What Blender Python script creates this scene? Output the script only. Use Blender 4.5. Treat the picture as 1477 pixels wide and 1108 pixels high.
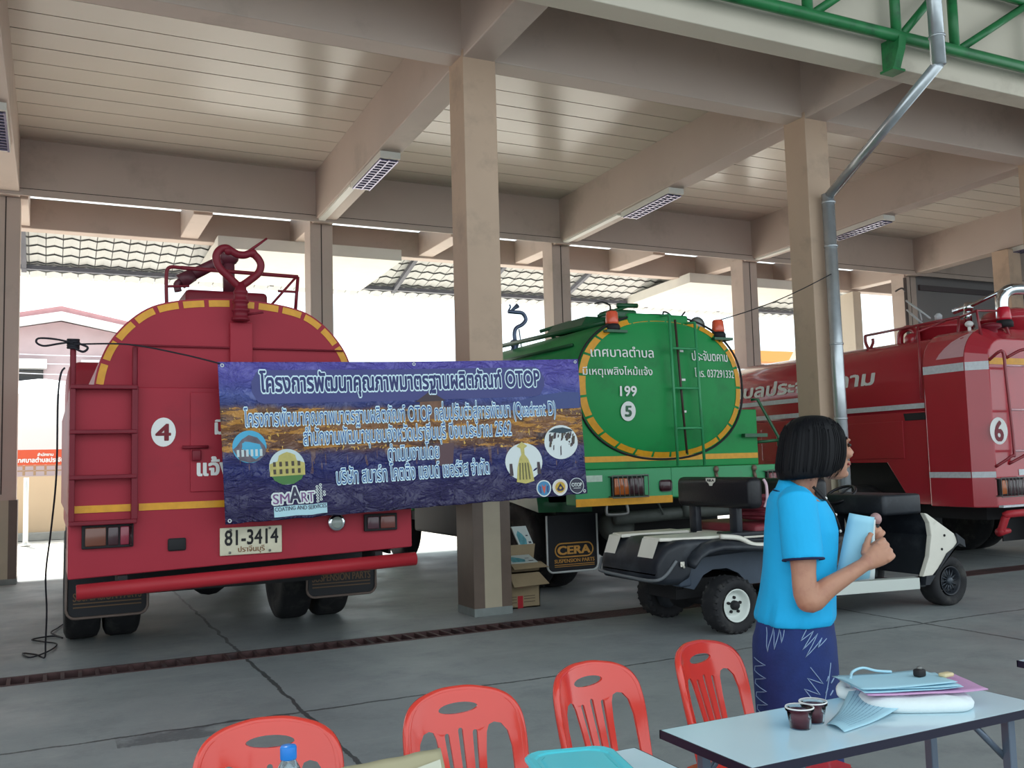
import bpy, bmesh, math, random
from math import sin, cos, pi, radians, atan2, hypot, sqrt
from mathutils import Vector, Matrix, noise
from mathutils.geometry import tessellate_polygon

for o in list(bpy.data.objects):
    bpy.data.objects.remove(o)
scene = bpy.context.scene
COL = scene.collection
rnd = random.Random(7)

# ---------------------------------------------------------------- camera
cam_data = bpy.data.cameras.new('camera')
cam_data.sensor_fit = 'HORIZONTAL'
cam_data.sensor_width = 36.0
cam_data.lens = 36.0 * 1356.67 / 1477.0
cam_data.clip_end = 500
cam = bpy.data.objects.new('camera', cam_data)
COL.objects.link(cam)
YAW, PITCH, ROLL = 0.459647, 0.0826979, -0.0272255
fw = Vector((sin(YAW) * cos(PITCH), cos(YAW) * cos(PITCH), sin(PITCH)))
rt = Vector((cos(YAW), -sin(YAW), 0))
up = rt.cross(fw)
r2 = rt * cos(ROLL) + up * sin(ROLL)
u2 = -rt * sin(ROLL) + up * cos(ROLL)
cam.matrix_world = Matrix(((r2.x, u2.x, -fw.x, 0), (r2.y, u2.y, -fw.y, 0), (r2.z, u2.z, -fw.z, 1.45), (0, 0, 0, 1)))
scene.camera = cam

# ---------------------------------------------------------------- sky, sun, exposure
world = bpy.data.worlds.new('world')
scene.world = world
world.use_nodes = True
bg = world.node_tree.nodes['Background']
bg.inputs[0].default_value = (0.84, 0.95, 1.0, 1)
bg.inputs[1].default_value = 1.75
sun_data = bpy.data.lights.new('sun', 'SUN')
sun_data.energy = 13.0
sun_data.angle = radians(3)
sun_data.color = (1.0, 0.96, 0.9)
sun = bpy.data.objects.new('sun', sun_data)
COL.objects.link(sun)
sun.rotation_euler = Vector((0.12, -0.60, -0.79)).to_track_quat('-Z', 'Y').to_euler()
vs = scene.view_settings
scene.display_settings.display_device = 'sRGB'
vs.view_transform = 'Standard'
vs.look = 'None'
vs.exposure = 0.1
vs.gamma = 1.0
vs.use_curve_mapping = False
scene.cycles.max_bounces = 8
scene.cycles.diffuse_bounces = 5
scene.cycles.use_denoising = True

# ---------------------------------------------------------------- materials
def lin(c):
    return tuple(((v / 255.0) / 12.92 if v / 255.0 <= 0.04045 else ((v / 255.0 + 0.055) / 1.055) ** 2.4) for v in c)

MATS = {}
def mat(name, rgb, rough=0.5, metal=0.0, var=0.0, scale=4.0, bump=0.0, bscale=40.0, spec=0.5, trans=0.0, coat=0.0, dirt=None, dscale=1.5, dlo=0.52, dhi=0.7, emit=0.0, ior=1.45):
    """procedural principled material: base colour with noise variation, optional dirt patches and bump"""
    if name in MATS:
        return MATS[name]
    m = bpy.data.materials.new(name)
    MATS[name] = m
    m.use_nodes = True
    nt = m.node_tree
    b = nt.nodes['Principled BSDF']
    c = lin(rgb)
    b.inputs['Base Color'].default_value = (*c, 1)
    b.inputs['Roughness'].default_value = rough
    b.inputs['Metallic'].default_value = metal
    b.inputs['Specular IOR Level'].default_value = spec
    b.inputs['IOR'].default_value = ior
    if trans:
        b.inputs['Transmission Weight'].default_value = trans
    if coat:
        b.inputs['Coat Weight'].default_value = coat
        b.inputs['Coat Roughness'].default_value = 0.08
    if emit:
        b.inputs['Emission Color'].default_value = (*c, 1)
        b.inputs['Emission Strength'].default_value = emit
    tc = nt.nodes.new('ShaderNodeTexCoord')
    col_out = None
    if var:
        n = nt.nodes.new('ShaderNodeTexNoise')
        n.inputs['Scale'].default_value = scale
        n.inputs['Detail'].default_value = 6
        nt.links.new(tc.outputs['Object'], n.inputs['Vector'])
        r = nt.nodes.new('ShaderNodeValToRGB')
        r.color_ramp.elements[0].position = 0.3
        r.color_ramp.elements[1].position = 0.7
        r.color_ramp.elements[0].color = (*[max(0, v * (1 - var)) for v in c], 1)
        r.color_ramp.elements[1].color = (*[min(1, v * (1 + var)) for v in c], 1)
        nt.links.new(n.outputs['Fac'], r.inputs['Fac'])
        col_out = r.outputs['Color']
    if dirt:
        n = nt.nodes.new('ShaderNodeTexNoise')
        n.inputs['Scale'].default_value = dscale
        n.inputs['Detail'].default_value = 8
        n.inputs['Roughness'].default_value = 0.65
        nt.links.new(tc.outputs['Object'], n.inputs['Vector'])
        r = nt.nodes.new('ShaderNodeValToRGB')
        r.color_ramp.elements[0].position = dlo
        r.color_ramp.elements[1].position = dhi
        nt.links.new(n.outputs['Fac'], r.inputs['Fac'])
        mx = nt.nodes.new('ShaderNodeMix')
        mx.data_type = 'RGBA'
        mx.inputs[6].default_value = (*c, 1)
        if col_out:
            nt.links.new(col_out, mx.inputs[6])
        mx.inputs[7].default_value = (*lin(dirt), 1)
        nt.links.new(r.outputs['Color'], mx.inputs[0])
        col_out = mx.outputs[2]
    if col_out:
        nt.links.new(col_out, b.inputs['Base Color'])
    if bump:
        n = nt.nodes.new('ShaderNodeTexNoise')
        n.inputs['Scale'].default_value = bscale
        n.inputs['Detail'].default_value = 5
        nt.links.new(tc.outputs['Object'], n.inputs['Vector'])
        bp = nt.nodes.new('ShaderNodeBump')
        bp.inputs['Strength'].default_value = bump
        bp.inputs['Distance'].default_value = 0.02
        nt.links.new(n.outputs['Fac'], bp.inputs['Height'])
        nt.links.new(bp.outputs['Normal'], b.inputs['Normal'])
    return m

# ---------------------------------------------------------------- mesh building
class MB:
    """collects vertices and faces (world coordinates) and links them as ONE mesh object"""
    def __init__(self):
        self.v = []; self.f = []; self.m = []; self.s = []
    def add(self, vs, fs, mi=0, smooth=False):
        b = len(self.v)
        self.v += [tuple(p) for p in vs]
        for f in fs:
            self.f.append(tuple(i + b for i in f)); self.m.append(mi); self.s.append(smooth)
        return self
    def box(self, x0, x1, y0, y1, z0, z1, mi=0):
        vs = [(x, y, z) for z in (z0, z1) for y in (y0, y1) for x in (x0, x1)]
        return self.add(vs, [(0, 2, 3, 1), (4, 5, 7, 6), (0, 1, 5, 4), (2, 6, 7, 3), (0, 4, 6, 2), (1, 3, 7, 5)], mi)
    def rbox(self, x0, x1, y0, y1, z0, z1, r=0.01, seg=2, mi=0, M=None):
        bm = bmesh.new()
        bmesh.ops.create_cube(bm, size=1)
        for v in bm.verts:
            v.co = Vector(((x0 + x1) / 2 + v.co.x * (x1 - x0), (y0 + y1) / 2 + v.co.y * (y1 - y0), (z0 + z1) / 2 + v.co.z * (z1 - z0)))
        bmesh.ops.bevel(bm, geom=bm.edges[:], offset=r, segments=seg, profile=0.5, affect='EDGES')
        return self.bm(bm, mi, True, M)
    def bm(self, bm, mi=0, smooth=False, M=None):
        bm.verts.index_update()
        self.add([(M @ v.co) if M else v.co.copy() for v in bm.verts], [[v.index for v in f.verts] for f in bm.faces], mi, smooth)
        bm.free()
        return self
    def tube(self, pts, r, n=10, mi=0, cap=True, closed=False):
        """round tube along a path; r a number or one per point"""
        P = [Vector(p) for p in pts]
        k = len(P)
        R = r if isinstance(r, (list, tuple)) else [r] * k
        T = []
        for i in range(k):
            a = P[(i - 1) % k] if (i > 0 or closed) else P[i]
            b = P[(i + 1) % k] if (i < k - 1 or closed) else P[i]
            t = (b - a)
            T.append(t.normalized() if t.length > 1e-9 else Vector((0, 0, 1)))
        nrm = T[0].orthogonal().normalized()
        vs = []
        for i in range(k):
            nrm = (nrm - T[i] * nrm.dot(T[i]))
            nrm = nrm.normalized() if nrm.length > 1e-6 else T[i].orthogonal().normalized()
            bn = T[i].cross(nrm)
            for j in range(n):
                a = 2 * pi * j / n
                vs.append(P[i] + nrm * (cos(a) * R[i]) + bn * (sin(a) * R[i]))
        fs = []
        for i in range(k if closed else k - 1):
            for j in range(n):
                a = i * n + j; b = i * n + (j + 1) % n
                c = ((i + 1) % k) * n + (j + 1) % n; d = ((i + 1) % k) * n + j
                fs.append((a, b, c, d))
        if cap and not closed:
            fs.append(tuple(reversed(range(n)))); fs.append(tuple(range((k - 1) * n, k * n)))
        return self.add(vs, fs, mi, True)
    def lathe(self, prof, c, axis='Z', n=28, mi=0, smooth=True, cap=True):
        """profile [(radius, height)] turned about an axis through c"""
        c = Vector(c); vs = []
        for (r, h) in prof:
            for j in range(n):
                a = 2 * pi * j / n
                p, q = r * cos(a), r * sin(a)
                vs.append(c + (Vector((p, q, h)) if axis == 'Z' else Vector((p, h, q)) if axis == 'Y' else Vector((h, p, q))))
        fs = []
        flip = axis == 'Y'
        for i in range(len(prof) - 1):
            for j in range(n):
                f = (i * n + j, i * n + (j + 1) % n, (i + 1) * n + (j + 1) % n, (i + 1) * n + j)
                fs.append(tuple(reversed(f)) if flip else f)
        if cap:
            f0 = tuple(reversed(range(n))); f1 = tuple(range((len(prof) - 1) * n, len(prof) * n))
            if prof[0][0] > 1e-6: fs.append(tuple(reversed(f0)) if flip else f0)
            if prof[-1][0] > 1e-6: fs.append(tuple(reversed(f1)) if flip else f1)
        return self.add(vs, fs, mi, smooth)
    def prism(self, poly, a, b, axis='Y', mi=0, holes=()):
        """2-D outline (with holes) pushed from a to b along an axis"""
        loops = [list(poly)] + [list(h) for h in holes]
        flat = [p for l in loops for p in l]
        tris = tessellate_polygon([[Vector((p[0], p[1], 0)) for p in l] for l in loops])
        def P(p, d):
            return (p[0], d, p[1]) if axis == 'Y' else (d, p[0], p[1]) if axis == 'X' else (p[0], p[1], d)
        n = len(flat)
        vs = [P(p, a) for p in flat] + [P(p, b) for p in flat]
        fs = []
        for t in tris:
            fs.append(tuple(t)); fs.append(tuple(i + n for i in reversed(t)))
        o = 0
        for l in loops:
            k = len(l)
            for i in range(k):
                j = (i + 1) % k
                fs.append((o + i, o + j, n + o + j, n + o + i))
            o += k
        return self.add(vs, fs, mi)
    def loft(self, rings, mi=0, cap=True, smooth=True):
        n = len(rings[0]); vs = [p for r in rings for p in r]; fs = []
        for i in range(len(rings) - 1):
            for j in range(n):
                fs.append((i * n + j, i * n + (j + 1) % n, (i + 1) * n + (j + 1) % n, (i + 1) * n + j))
        if cap:
            fs.append(tuple(reversed(range(n)))); fs.append(tuple(range((len(rings) - 1) * n, len(rings) * n)))
        return self.add(vs, fs, mi, smooth)
    def ball(self, c, rx, ry, rz, n=16, mi=0, M=None):
        bm = bmesh.new()
        bmesh.ops.create_uvsphere(bm, u_segments=n, v_segments=max(8, n // 2), radius=1)
        for v in bm.verts:
            v.co = Vector((v.co.x * rx, v.co.y * ry, v.co.z * rz))
            if M: v.co = M @ v.co
            v.co += Vector(c)
        return self.bm(bm, mi, True)
    def mapv(self, fn):
        self.v = [tuple(fn(Vector(p))) for p in self.v]
        return self
    def mesh(self, name, mats):
        me = bpy.data.meshes.new(name)
        me.from_pydata(self.v, [], self.f)
        for m in (mats if isinstance(mats, (list, tuple)) else [mats]):
            me.materials.append(m)
        for p, mi, s in zip(me.polygons, self.m, self.s):
            p.material_index = mi; p.use_smooth = s
        bm = bmesh.new(); bm.from_mesh(me)
        bmesh.ops.recalc_face_normals(bm, faces=bm.faces[:])
        bm.to_mesh(me); bm.free()
        return me
    def build(self, name, mats, parent=None, bevel=0.0, recalc=True):
        off = wloc(parent) if parent else Vector((0, 0, 0))
        if off.length:
            self.v = [(p[0] - off.x, p[1] - off.y, p[2] - off.z) for p in self.v]
        o = bpy.data.objects.new(name, self.mesh(name, mats))
        COL.objects.link(o)
        if parent: o.parent = parent
        if bevel:
            md = o.modifiers.new('edge', 'BEVEL'); md.width = bevel; md.segments = 2; md.limit_method = 'ANGLE'
            md.angle_limit = radians(40)
        return o

def wloc(o):
    v = Vector((0, 0, 0))
    while o:
        v += Vector(o.location); o = o.parent
    return v

def tag(o, label=None, cat=None, group=None, kind=None):
    if label: o['label'] = label
    if cat: o['category'] = cat
    if group: o['group'] = group
    if kind: o['kind'] = kind
    return o

def thing(name, label, cat, loc=(0, 0, 0), group=None):
    o = bpy.data.objects.new(name, None)
    o.empty_display_size = 0.2
    COL.objects.link(o)
    o.location = loc
    return tag(o, label, cat, group)

def copy_tree(o, parent=None):
    c = o.copy()
    COL.objects.link(c)
    if parent: c.parent = parent
    for ch in [x for x in KIDS.get(o.name, [])]:
        copy_tree(ch, c)
    return c
KIDS = {}
def index_kids():
    KIDS.clear()
    for o in bpy.data.objects:
        if o.parent: KIDS.setdefault(o.parent.name, []).append(o)

def struct(o):
    o['kind'] = 'structure'
    return o

def eval_mesh(o, name):
    dg = bpy.context.evaluated_depsgraph_get()
    me = bpy.data.meshes.new_from_object(o.evaluated_get(dg))
    me.name = name
    return me

# ---------------------------------------------------------------- lettering (Thai and Latin), cut into thin strips so it can follow any surface
_txt = {}
def glyph_outline(body):
    """closed outlines of the words at size 1, as lists of points"""
    if body in _txt: return _txt[body]
    cu = bpy.data.curves.new('words', 'FONT'); cu.body = body
    o = bpy.data.objects.new('words', cu); COL.objects.link(o)
    dg = bpy.context.evaluated_depsgraph_get()
    c = o.evaluated_get(dg).to_curve(dg)
    loops = []
    for sp in c.splines:
        L = []
        if sp.type == 'BEZIER':
            bp = sp.bezier_points; k = len(bp)
            for i in range(k):
                a, b = bp[i], bp[(i + 1) % k]
                p0, p1, p2, p3 = a.co, a.handle_right, b.handle_left, b.co
                st = 1 if (p0 - p1).length < 1e-5 and (p2 - p3).length < 1e-5 else 4
                for s in range(st):
                    t = s / st; u = 1 - t
                    q = p0 * u**3 + p1 * 3 * u * u * t + p2 * 3 * u * t * t + p3 * t**3
                    L.append((q.x, q.y))
        else:
            L = [(p.co.x, p.co.y) for p in sp.points]
        if len(L) > 2: loops.append(L)
    o.evaluated_get(dg).to_curve_clear()
    bpy.data.objects.remove(o); bpy.data.curves.remove(cu)
    _txt[body] = loops
    return loops

def letter_strips(body, rows=40, fat=0.0):
    """(xa, xb, y0, y1) strips of the filled words, thickened by fat on every side"""
    loops = glyph_outline(body)
    ys = [p[1] for l in loops for p in l]
    ylo, yhi = min(ys) - fat - 0.01, max(ys) + fat + 0.01
    dy = (yhi - ylo) / rows
    raw = []
    for i in range(rows):
        y = ylo + (i + 0.5) * dy
        xs = []
        for l in loops:
            k = len(l)
            for j in range(k):
                a, b = l[j], l[(j + 1) % k]
                if (a[1] <= y) != (b[1] <= y):
                    xs.append((a[0] + (y - a[1]) * (b[0] - a[0]) / (b[1] - a[1]), 1 if b[1] > a[1] else -1))
        xs.sort(); w = 0; iv = []; st = None
        for x, d in xs:
            if w == 0: st = x
            w += d
            if w == 0: iv.append((st, x))
        raw.append(iv)
    out = []
    k = int(fat / dy) if fat else 0
    for i in range(rows):
        iv = []
        if fat:
            for di in range(-k, k + 1):
                if 0 <= i + di < rows:
                    e = sqrt(max(0, fat * fat - (di * dy) ** 2))
                    iv += [(a - e, b + e) for a, b in raw[i + di]]
            iv.sort(); mg = []
            for a, b in iv:
                if mg and a <= mg[-1][1]: mg[-1] = (mg[-1][0], max(mg[-1][1], b))
                else: mg.append((a, b))
            iv = mg
        else: iv = raw[i]
        y0 = ylo + i * dy
        for a, b in iv: out.append((a, b, y0, y0 + dy))
    return out

def words_mb(mb, body, fn, x0, x1, base, size=None, rows=40, fat=0.0, mi=0, slant=0.0):
    """letters between x0 and x1 (2-D) standing on base; fn maps (x, y) to 3-D"""
    loops = glyph_outline(body)
    gx = [p[0] for l in loops for p in l]
    lo, hi = min(gx), max(gx)
    kx = (x1 - x0) / (hi - lo)
    ky = size if size else kx
    for a, b, c, d in letter_strips(body, rows, fat):
        nseg = max(1, int((b - a) * abs(kx) / 0.08))
        for q in range(nseg):
            aa = a + (b - a) * q / nseg; bb = a + (b - a) * (q + 1) / nseg
            X0, X1 = x0 + (aa - lo) * kx, x0 + (bb - lo) * kx
            Y0, Y1 = base + c * ky, base + d * ky
            s0, s1 = slant * (Y0 - base), slant * (Y1 - base)
            mb.add([fn(X0 + s0, Y0), fn(X1 + s0, Y0), fn(X1 + s1, Y1), fn(X0 + s1, Y1)], [(0, 1, 2, 3)], mi)
    return mb
def disc2d(mb, fn, cx, cy, rx, ry=None, n=28, mi=0, r0=0.0):
    ry = ry or rx
    if r0:
        vs = [fn(cx + rx * k * cos(2 * pi * i / n), cy + ry * k * sin(2 * pi * i / n)) for k in (1, r0) for i in range(n)]
        mb.add(vs, [(i, (i + 1) % n, n + (i + 1) % n, n + i) for i in range(n)], mi)
    else:
        mb.add([fn(cx + rx * cos(2 * pi * i / n), cy + ry * sin(2 * pi * i / n)) for i in range(n)], [tuple(range(n))], mi)
    return mb
def rect2d(mb, fn, x0, x1, y0, y1, nx=1, ny=1, mi=0):
    for i in range(nx):
        for j in range(ny):
            a, b = x0 + (x1 - x0) * i / nx, x0 + (x1 - x0) * (i + 1) / nx
            c, d = y0 + (y1 - y0) * j / ny, y0 + (y1 - y0) * (j + 1) / ny
            mb.add([fn(a, c), fn(b, c), fn(b, d), fn(a, d)], [(0, 1, 2, 3)], mi)
    return mb
def poly2d(mb, fn, pts, mi=0):
    t = tessellate_polygon([[Vector((p[0], p[1], 0)) for p in pts]])
    mb.add([fn(*p) for p in pts], [tuple(x) for x in t], mi)
    return mb
def onY(y, d=0.0):
    return lambda a, b: (a, y - d, b)
def onX(x, d=0.0):
    return lambda a, b: (x - d, a, b)
def arcpts(cx, cy, rx, ry, a0, a1, n):
    return [(cx + rx * cos(a0 + (a1 - a0) * i / n), cy + ry * sin(a0 + (a1 - a0) * i / n)) for i in range(n + 1)]
def smoothpath(pts, k=6):
    """Catmull-Rom through the points"""
    P = [Vector(p) for p in pts]; out = []
    for i in range(len(P) - 1):
        p0 = P[max(0, i - 1)]; p1 = P[i]; p2 = P[i + 1]; p3 = P[min(len(P) - 1, i + 2)]
        for s in range(k):
            t = s / k
            out.append(0.5 * ((2 * p1) + (p2 - p0) * t + (2 * p0 - 5 * p1 + 4 * p2 - p3) * t * t + (3 * p1 - p0 - 3 * p2 + p3) * t**3))
    out.append(P[-1])
    return out

def letters(parent, body, fn, x0, x1, base, m, size=None, rows=36, fat=0.03, slant=0.0, name='lettering', gap=0.17):
    """printed words; every word a mesh of its own under the parent"""
    loops = glyph_outline(body)
    iv = sorted((min(p[0] for p in l), max(p[0] for p in l)) for l in loops)
    runs = []
    for a, b in iv:
        if runs and a <= runs[-1][1] + gap: runs[-1][1] = max(runs[-1][1], b)
        else: runs.append([a, b])
    lo, hi = runs[0][0], runs[-1][1]
    kx = (x1 - x0) / (hi - lo); ky = size if size else kx
    allst = letter_strips(body, rows, fat)
    for ra, rb in runs:
        mb = MB()
        for a, b, c, d in allst:
            if not (ra - gap / 2 <= (a + b) / 2 <= rb + gap / 2): continue
            ns = max(1, int((b - a) * abs(kx) / 0.08))
            for q in range(ns):
                aa = a + (b - a) * q / ns; bb = a + (b - a) * (q + 1) / ns
                X0, X1 = x0 + (aa - lo) * kx, x0 + (bb - lo) * kx
                Y0, Y1_ = base + c * ky, base + d * ky
                s0, s1 = slant * (Y0 - base), slant * (Y1_ - base)
                mb.add([fn(X0 + s0, Y0), fn(X1 + s0, Y0), fn(X1 + s1, Y1_), fn(X0 + s1, Y1_)], [(0, 1, 2, 3)])
        mb.build(name, m, parent)

# ================================================================ THE BUILDING
PAINT = (190, 173, 162)
m_wall = mat('cream_paint', PAINT, 0.55, var=0.04, scale=1.2, dirt=(150, 138, 126), dscale=0.9, dlo=0.55, dhi=0.85)
m_col = mat('column_paint', (186, 160, 138), 0.6, var=0.05, scale=1.5, dirt=(160, 140, 122), dscale=1.4)
m_fascia = mat('fascia_paint', (206, 196, 180), 0.65, var=0.05, scale=0.9, dirt=(168, 156, 140), dscale=0.8, dlo=0.55, dhi=0.8)
m_trim = mat('white_trim', (214, 212, 204), 0.4)
m_line = mat('dark_joint', (70, 62, 60), 0.8)

# concrete floor with joints, cracks, stains
def floor_material():
    m = bpy.data.materials.new('concrete_floor'); m.use_nodes = True
    nt = m.node_tree; N = nt.nodes; Lk = nt.links
    b = N['Principled BSDF']
    tc = N.new('ShaderNodeTexCoord')
    def nz(scale, detail=6, rough=0.6, vec=None):
        n = N.new('ShaderNodeTexNoise'); n.inputs['Scale'].default_value = scale
        n.inputs['Detail'].default_value = detail; n.inputs['Roughness'].default_value = rough
        Lk.new(vec or tc.outputs['Object'], n.inputs['Vector']); return n.outputs['Fac']
    def ramp(f, a, b_, ca=(0, 0, 0, 1), cb=(1, 1, 1, 1)):
        r = N.new('ShaderNodeValToRGB'); e = r.color_ramp.elements
        e[0].position = a; e[1].position = b_; e[0].color = ca; e[1].color = cb
        Lk.new(f, r.inputs['Fac']); return r.outputs['Color']
    def math_(op, a, b_=None, c=None):
        n = N.new('ShaderNodeMath'); n.operation = op
        for i, x in enumerate((a, b_, c)):
            if x is None: continue
            if isinstance(x, (int, float)): n.inputs[i].default_value = x
            else: Lk.new(x, n.inputs[i])
        return n.outputs[0]
    def mix(f, a, b_, mode='MIX'):
        n = N.new('ShaderNodeMix'); n.data_type = 'RGBA'; n.blend_type = mode
        if isinstance(f, (int, float)): n.inputs[0].default_value = f
        else: Lk.new(f, n.inputs[0])
        for i, x in ((6, a), (7, b_)):
            if isinstance(x, tuple): n.inputs[i].default_value = x
            else: Lk.new(x, n.inputs[i])
        return n.outputs[2]
    base = ramp(nz(0.55, 8, 0.6), 0.3, 0.72, (*lin((126, 132, 134)), 1), (*lin((154, 159, 159)), 1))
    base = mix(math_('MULTIPLY', ramp(nz(2.3, 9, 0.75), 0.5, 0.72), 0.45), base, (*lin((96, 102, 106)), 1))
    base = mix(math_('MULTIPLY', ramp(nz(26, 6, 0.8), 0.45, 0.75), 0.22), base, (*lin((158, 162, 160)), 1))
    # pale scuffs
    mp = N.new('ShaderNodeMapping'); mp.inputs['Scale'].default_value = (0.5, 3.0, 1); Lk.new(tc.outputs['Object'], mp.inputs['Vector'])
    base = mix(math_('MULTIPLY', ramp(nz(1.6, 8, 0.7, mp.outputs['Vector']), 0.56, 0.75), 0.35), base, (*lin((172, 177, 178)), 1))
    sep = N.new('ShaderNodeSeparateXYZ'); Lk.new(tc.outputs['Object'], sep.inputs[0])
    wob = math_('MULTIPLY', math_('SUBTRACT', nz(2.2, 8, 0.7), 0.5), 0.12)
    def line(coord, pos, w):
        d = math_('ABSOLUTE', math_('ADD', math_('SUBTRACT', coord, pos), wob))
        return math_('LESS_THAN', d, w)
    cr = line(sep.outputs['Y'], 5.73, 0.013)
    for x in (1.39, 6.65, -3.4, 11.6):
        cr = math_('MAXIMUM', cr, math_('MULTIPLY', line(sep.outputs['X'], x, 0.014), math_('LESS_THAN', sep.outputs['Y'], 40)))
    cr = math_('MAXIMUM', cr, line(sep.outputs['Y'], 2.0, 0.012))
    base = mix(math_('MULTIPLY', cr, 0.85), base, (*lin((52, 55, 56)), 1))
    # wide damp stain along the joint on the left
    st = math_('MULTIPLY', math_('MULTIPLY', math_('LESS_THAN', math_('ABSOLUTE', math_('ADD', math_('SUBTRACT', sep.outputs['Y'], 5.62), math_('MULTIPLY', wob, 2.0))), 0.12),
               math_('LESS_THAN', sep.outputs['X'], 1.3)), math_('GREATER_THAN', sep.outputs['X'], 0.35))
    st = math_('MULTIPLY', st, ramp(nz(3.5, 6, 0.7), 0.40, 0.56))
    base = mix(math_('MULTIPLY', st, 0.6), base, (*lin((60, 66, 72)), 1))
    Lk.new(base, b.inputs['Base Color'])
    Lk.new(ramp(nz(1.3, 6, 0.6), 0.3, 0.7, (0.42, 0.42, 0.42, 1), (0.7, 0.7, 0.7, 1)), b.inputs['Roughness'])
    b.inputs['Specular IOR Level'].default_value = 0.4
    bp = N.new('ShaderNodeBump'); bp.inputs['Strength'].default_value = 0.25; bp.inputs['Distance'].default_value = 0.01
    Lk.new(nz(30, 8, 0.75), bp.inputs['Height']); Lk.new(bp.outputs['Normal'], b.inputs['Normal'])
    return m
m_floor = floor_material()
m_ground = mat('pale_yard_concrete', (196, 192, 184), 0.85, var=0.1, scale=0.6, dirt=(150, 146, 140), dscale=0.4)

# floor slab with a slot for the drain
mb = MB()
DY0, DY1 = 7.52, 7.84
mb.box(-14, 30, -8, DY0, -0.25, 0); mb.box(-14, 30, DY1, 15.2, -0.25, 0); mb.box(-14, 30, DY0, DY1, -0.25, -0.16)
struct(mb.build('floor', m_floor))
mb = MB(); mb.box(-40, 60, 15.2, 90, -0.25, -0.01); struct(mb.build('ground', m_ground))

# drain grate: rusty bars over the slot
m_rust = mat('rusty_iron', (74, 50, 50), 0.7, var=0.25, scale=9, dirt=(52, 44, 46), dscale=3)
t = thing('drain_grate', 'long rusty maroon drain grate of short bars crossing the concrete floor', 'drain', (4, 7.68, 0))
mb = MB()
mb.box(-8, 20, DY0, DY0 + 0.03, -0.05, 0.004); mb.box(-8, 20, DY1 - 0.03, DY1, -0.05, 0.004)
mb.build('grate_frame', m_rust, t)
mb = MB()
x = -3.0
while x < 16:
    # the bars lie askew in places
    sk = 0.03 * noise.noise(Vector((x * 0.8, 3, 1)))
    w = 0.026 if x < 4.4 else 0.05
    mb.add([(x + sk, DY0 + 0.03, -0.04), (x + w + sk, DY0 + 0.03, -0.04), (x + w - sk, DY1 - 0.03, -0.04), (x - sk, DY1 - 0.03, -0.04),
            (x + sk, DY0 + 0.03, 0.002), (x + w + sk, DY0 + 0.03, 0.002), (x + w - sk, DY1 - 0.03, 0.002), (x - sk, DY1 - 0.03, 0.002)],
           [(0, 3, 2, 1), (4, 5, 6, 7), (0, 1, 5, 4), (1, 2, 6, 5), (2, 3, 7, 6), (3, 0, 4, 7)])
    x += 0.115 if x < 4.4 else 0.058
o = mb.build('grating', m_rust, t)

# ---------------- columns
m_tile_a = mat('brown_column_tile', (104, 88, 78), 0.4, var=0.08, scale=6)
m_tile_b = mat('pale_column_tile', (178, 166, 144), 0.4, var=0.05, scale=6)
m_base = mat('cement_foot', (126, 132, 130), 0.8, var=0.12, scale=8)
COLS = [(-0.60, 8.28), (3.83, 8.28), (8.30, 8.28), (12.70, 8.28), (17.1, 8.28)]
BACKS = [(-0.55, 14.4), (3.84, 14.4), (8.17, 14.4), (12.46, 14.4), (16.95, 14.4), (16.95, 11.9)]
def column(cx, y, top, w=0.36, cladz=1.55):
    a, b = cx - w / 2, cx + w / 2
    mb = MB(); mb.box(a, b, y, y + w, 0, top)
    col = struct(mb.build('column', m_col if y < 14 else m_wall, bevel=0.008))
    e = 0.018
    mb = MB()
    for s0, s1, mi in ((0, 0.28, 0), (0.28, 0.73, 1), (0.73, 1.0, 0)):
        X0, X1 = a - e + (w + 2 * e) * s0, a - e + (w + 2 * e) * s1
        mb.box(X0, X1, y - e, y - 0.001, 0.07, cladz, mi)
        mb.box(X0, X1, y + w + 0.001, y + w + e, 0.07, cladz, mi)
    mb.box(a - e, a - 0.001, y, y + w, 0.07, cladz, 0); mb.box(b + 0.001, b + e, y, y + w, 0.07, cladz, 0)
    mb.build('tile_cladding', [m_tile_a, m_tile_b], col)
    mb = MB(); mb.box(a - 0.02, b + 0.02, y - 0.022, y + w + 0.02, 0, 0.075)
    mb.build('column_foot', m_base, col)
    return col
for cx, y in COLS: column(cx, y, 5.56)
for cx, y in BACKS: column(cx, y, 5.34, cladz=1.12)
# dark joint lines down the rear columns
for i, (cx, y) in enumerate(BACKS[:5]):
    mb = MB(); mb.box(cx - 0.01, cx + 0.006, y - 0.004, y, 1.2, 5.28); struct(mb.build('trim_%d' % (i + 1), m_line))

# ---------------- beams (the whole roof frame falls gently towards the back)
SL = 0.0389
def sloped(mb, x0, x1, y0, y1, z0, z1, x2=None, mi=0):
    """bar from y0 to y1 whose bottom runs from z0 down with the roof"""
    x2 = 0 if x2 is None else x2
    d = (y1 - y0) * SL
    h = z1 - z0
    vs = [(x0, y0, z0), (x1, y0, z0), (x1 + x2, y1, z0 - d), (x0 + x2, y1, z0 - d), (x0, y0, z0 + h), (x1, y0, z0 + h), (x1 + x2, y1, z0 - d + h), (x0 + x2, y1, z0 - d + h)]
    return mb.add(vs, [(0, 3, 2, 1), (4, 5, 6, 7), (0, 1, 5, 4), (1, 2, 6, 5), (2, 3, 7, 6), (3, 0, 4, 7)], mi)
def beam(mb, name='beam', m=None, bev=0.012):
    return struct(mb.build(name, m or m_wall, bevel=bev))
for (fx, _), (bx, _) in zip(COLS, BACKS[:5]):
    mb = MB(); sloped(mb, fx - 0.15, fx + 0.17, 8.62, 14.42, 5.50, 6.35, bx - fx); beam(mb)
mb = MB(); mb.box(-6, 22, 8.32, 8.6, 5.50, 6.5); beam(mb)                    # front row
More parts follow.
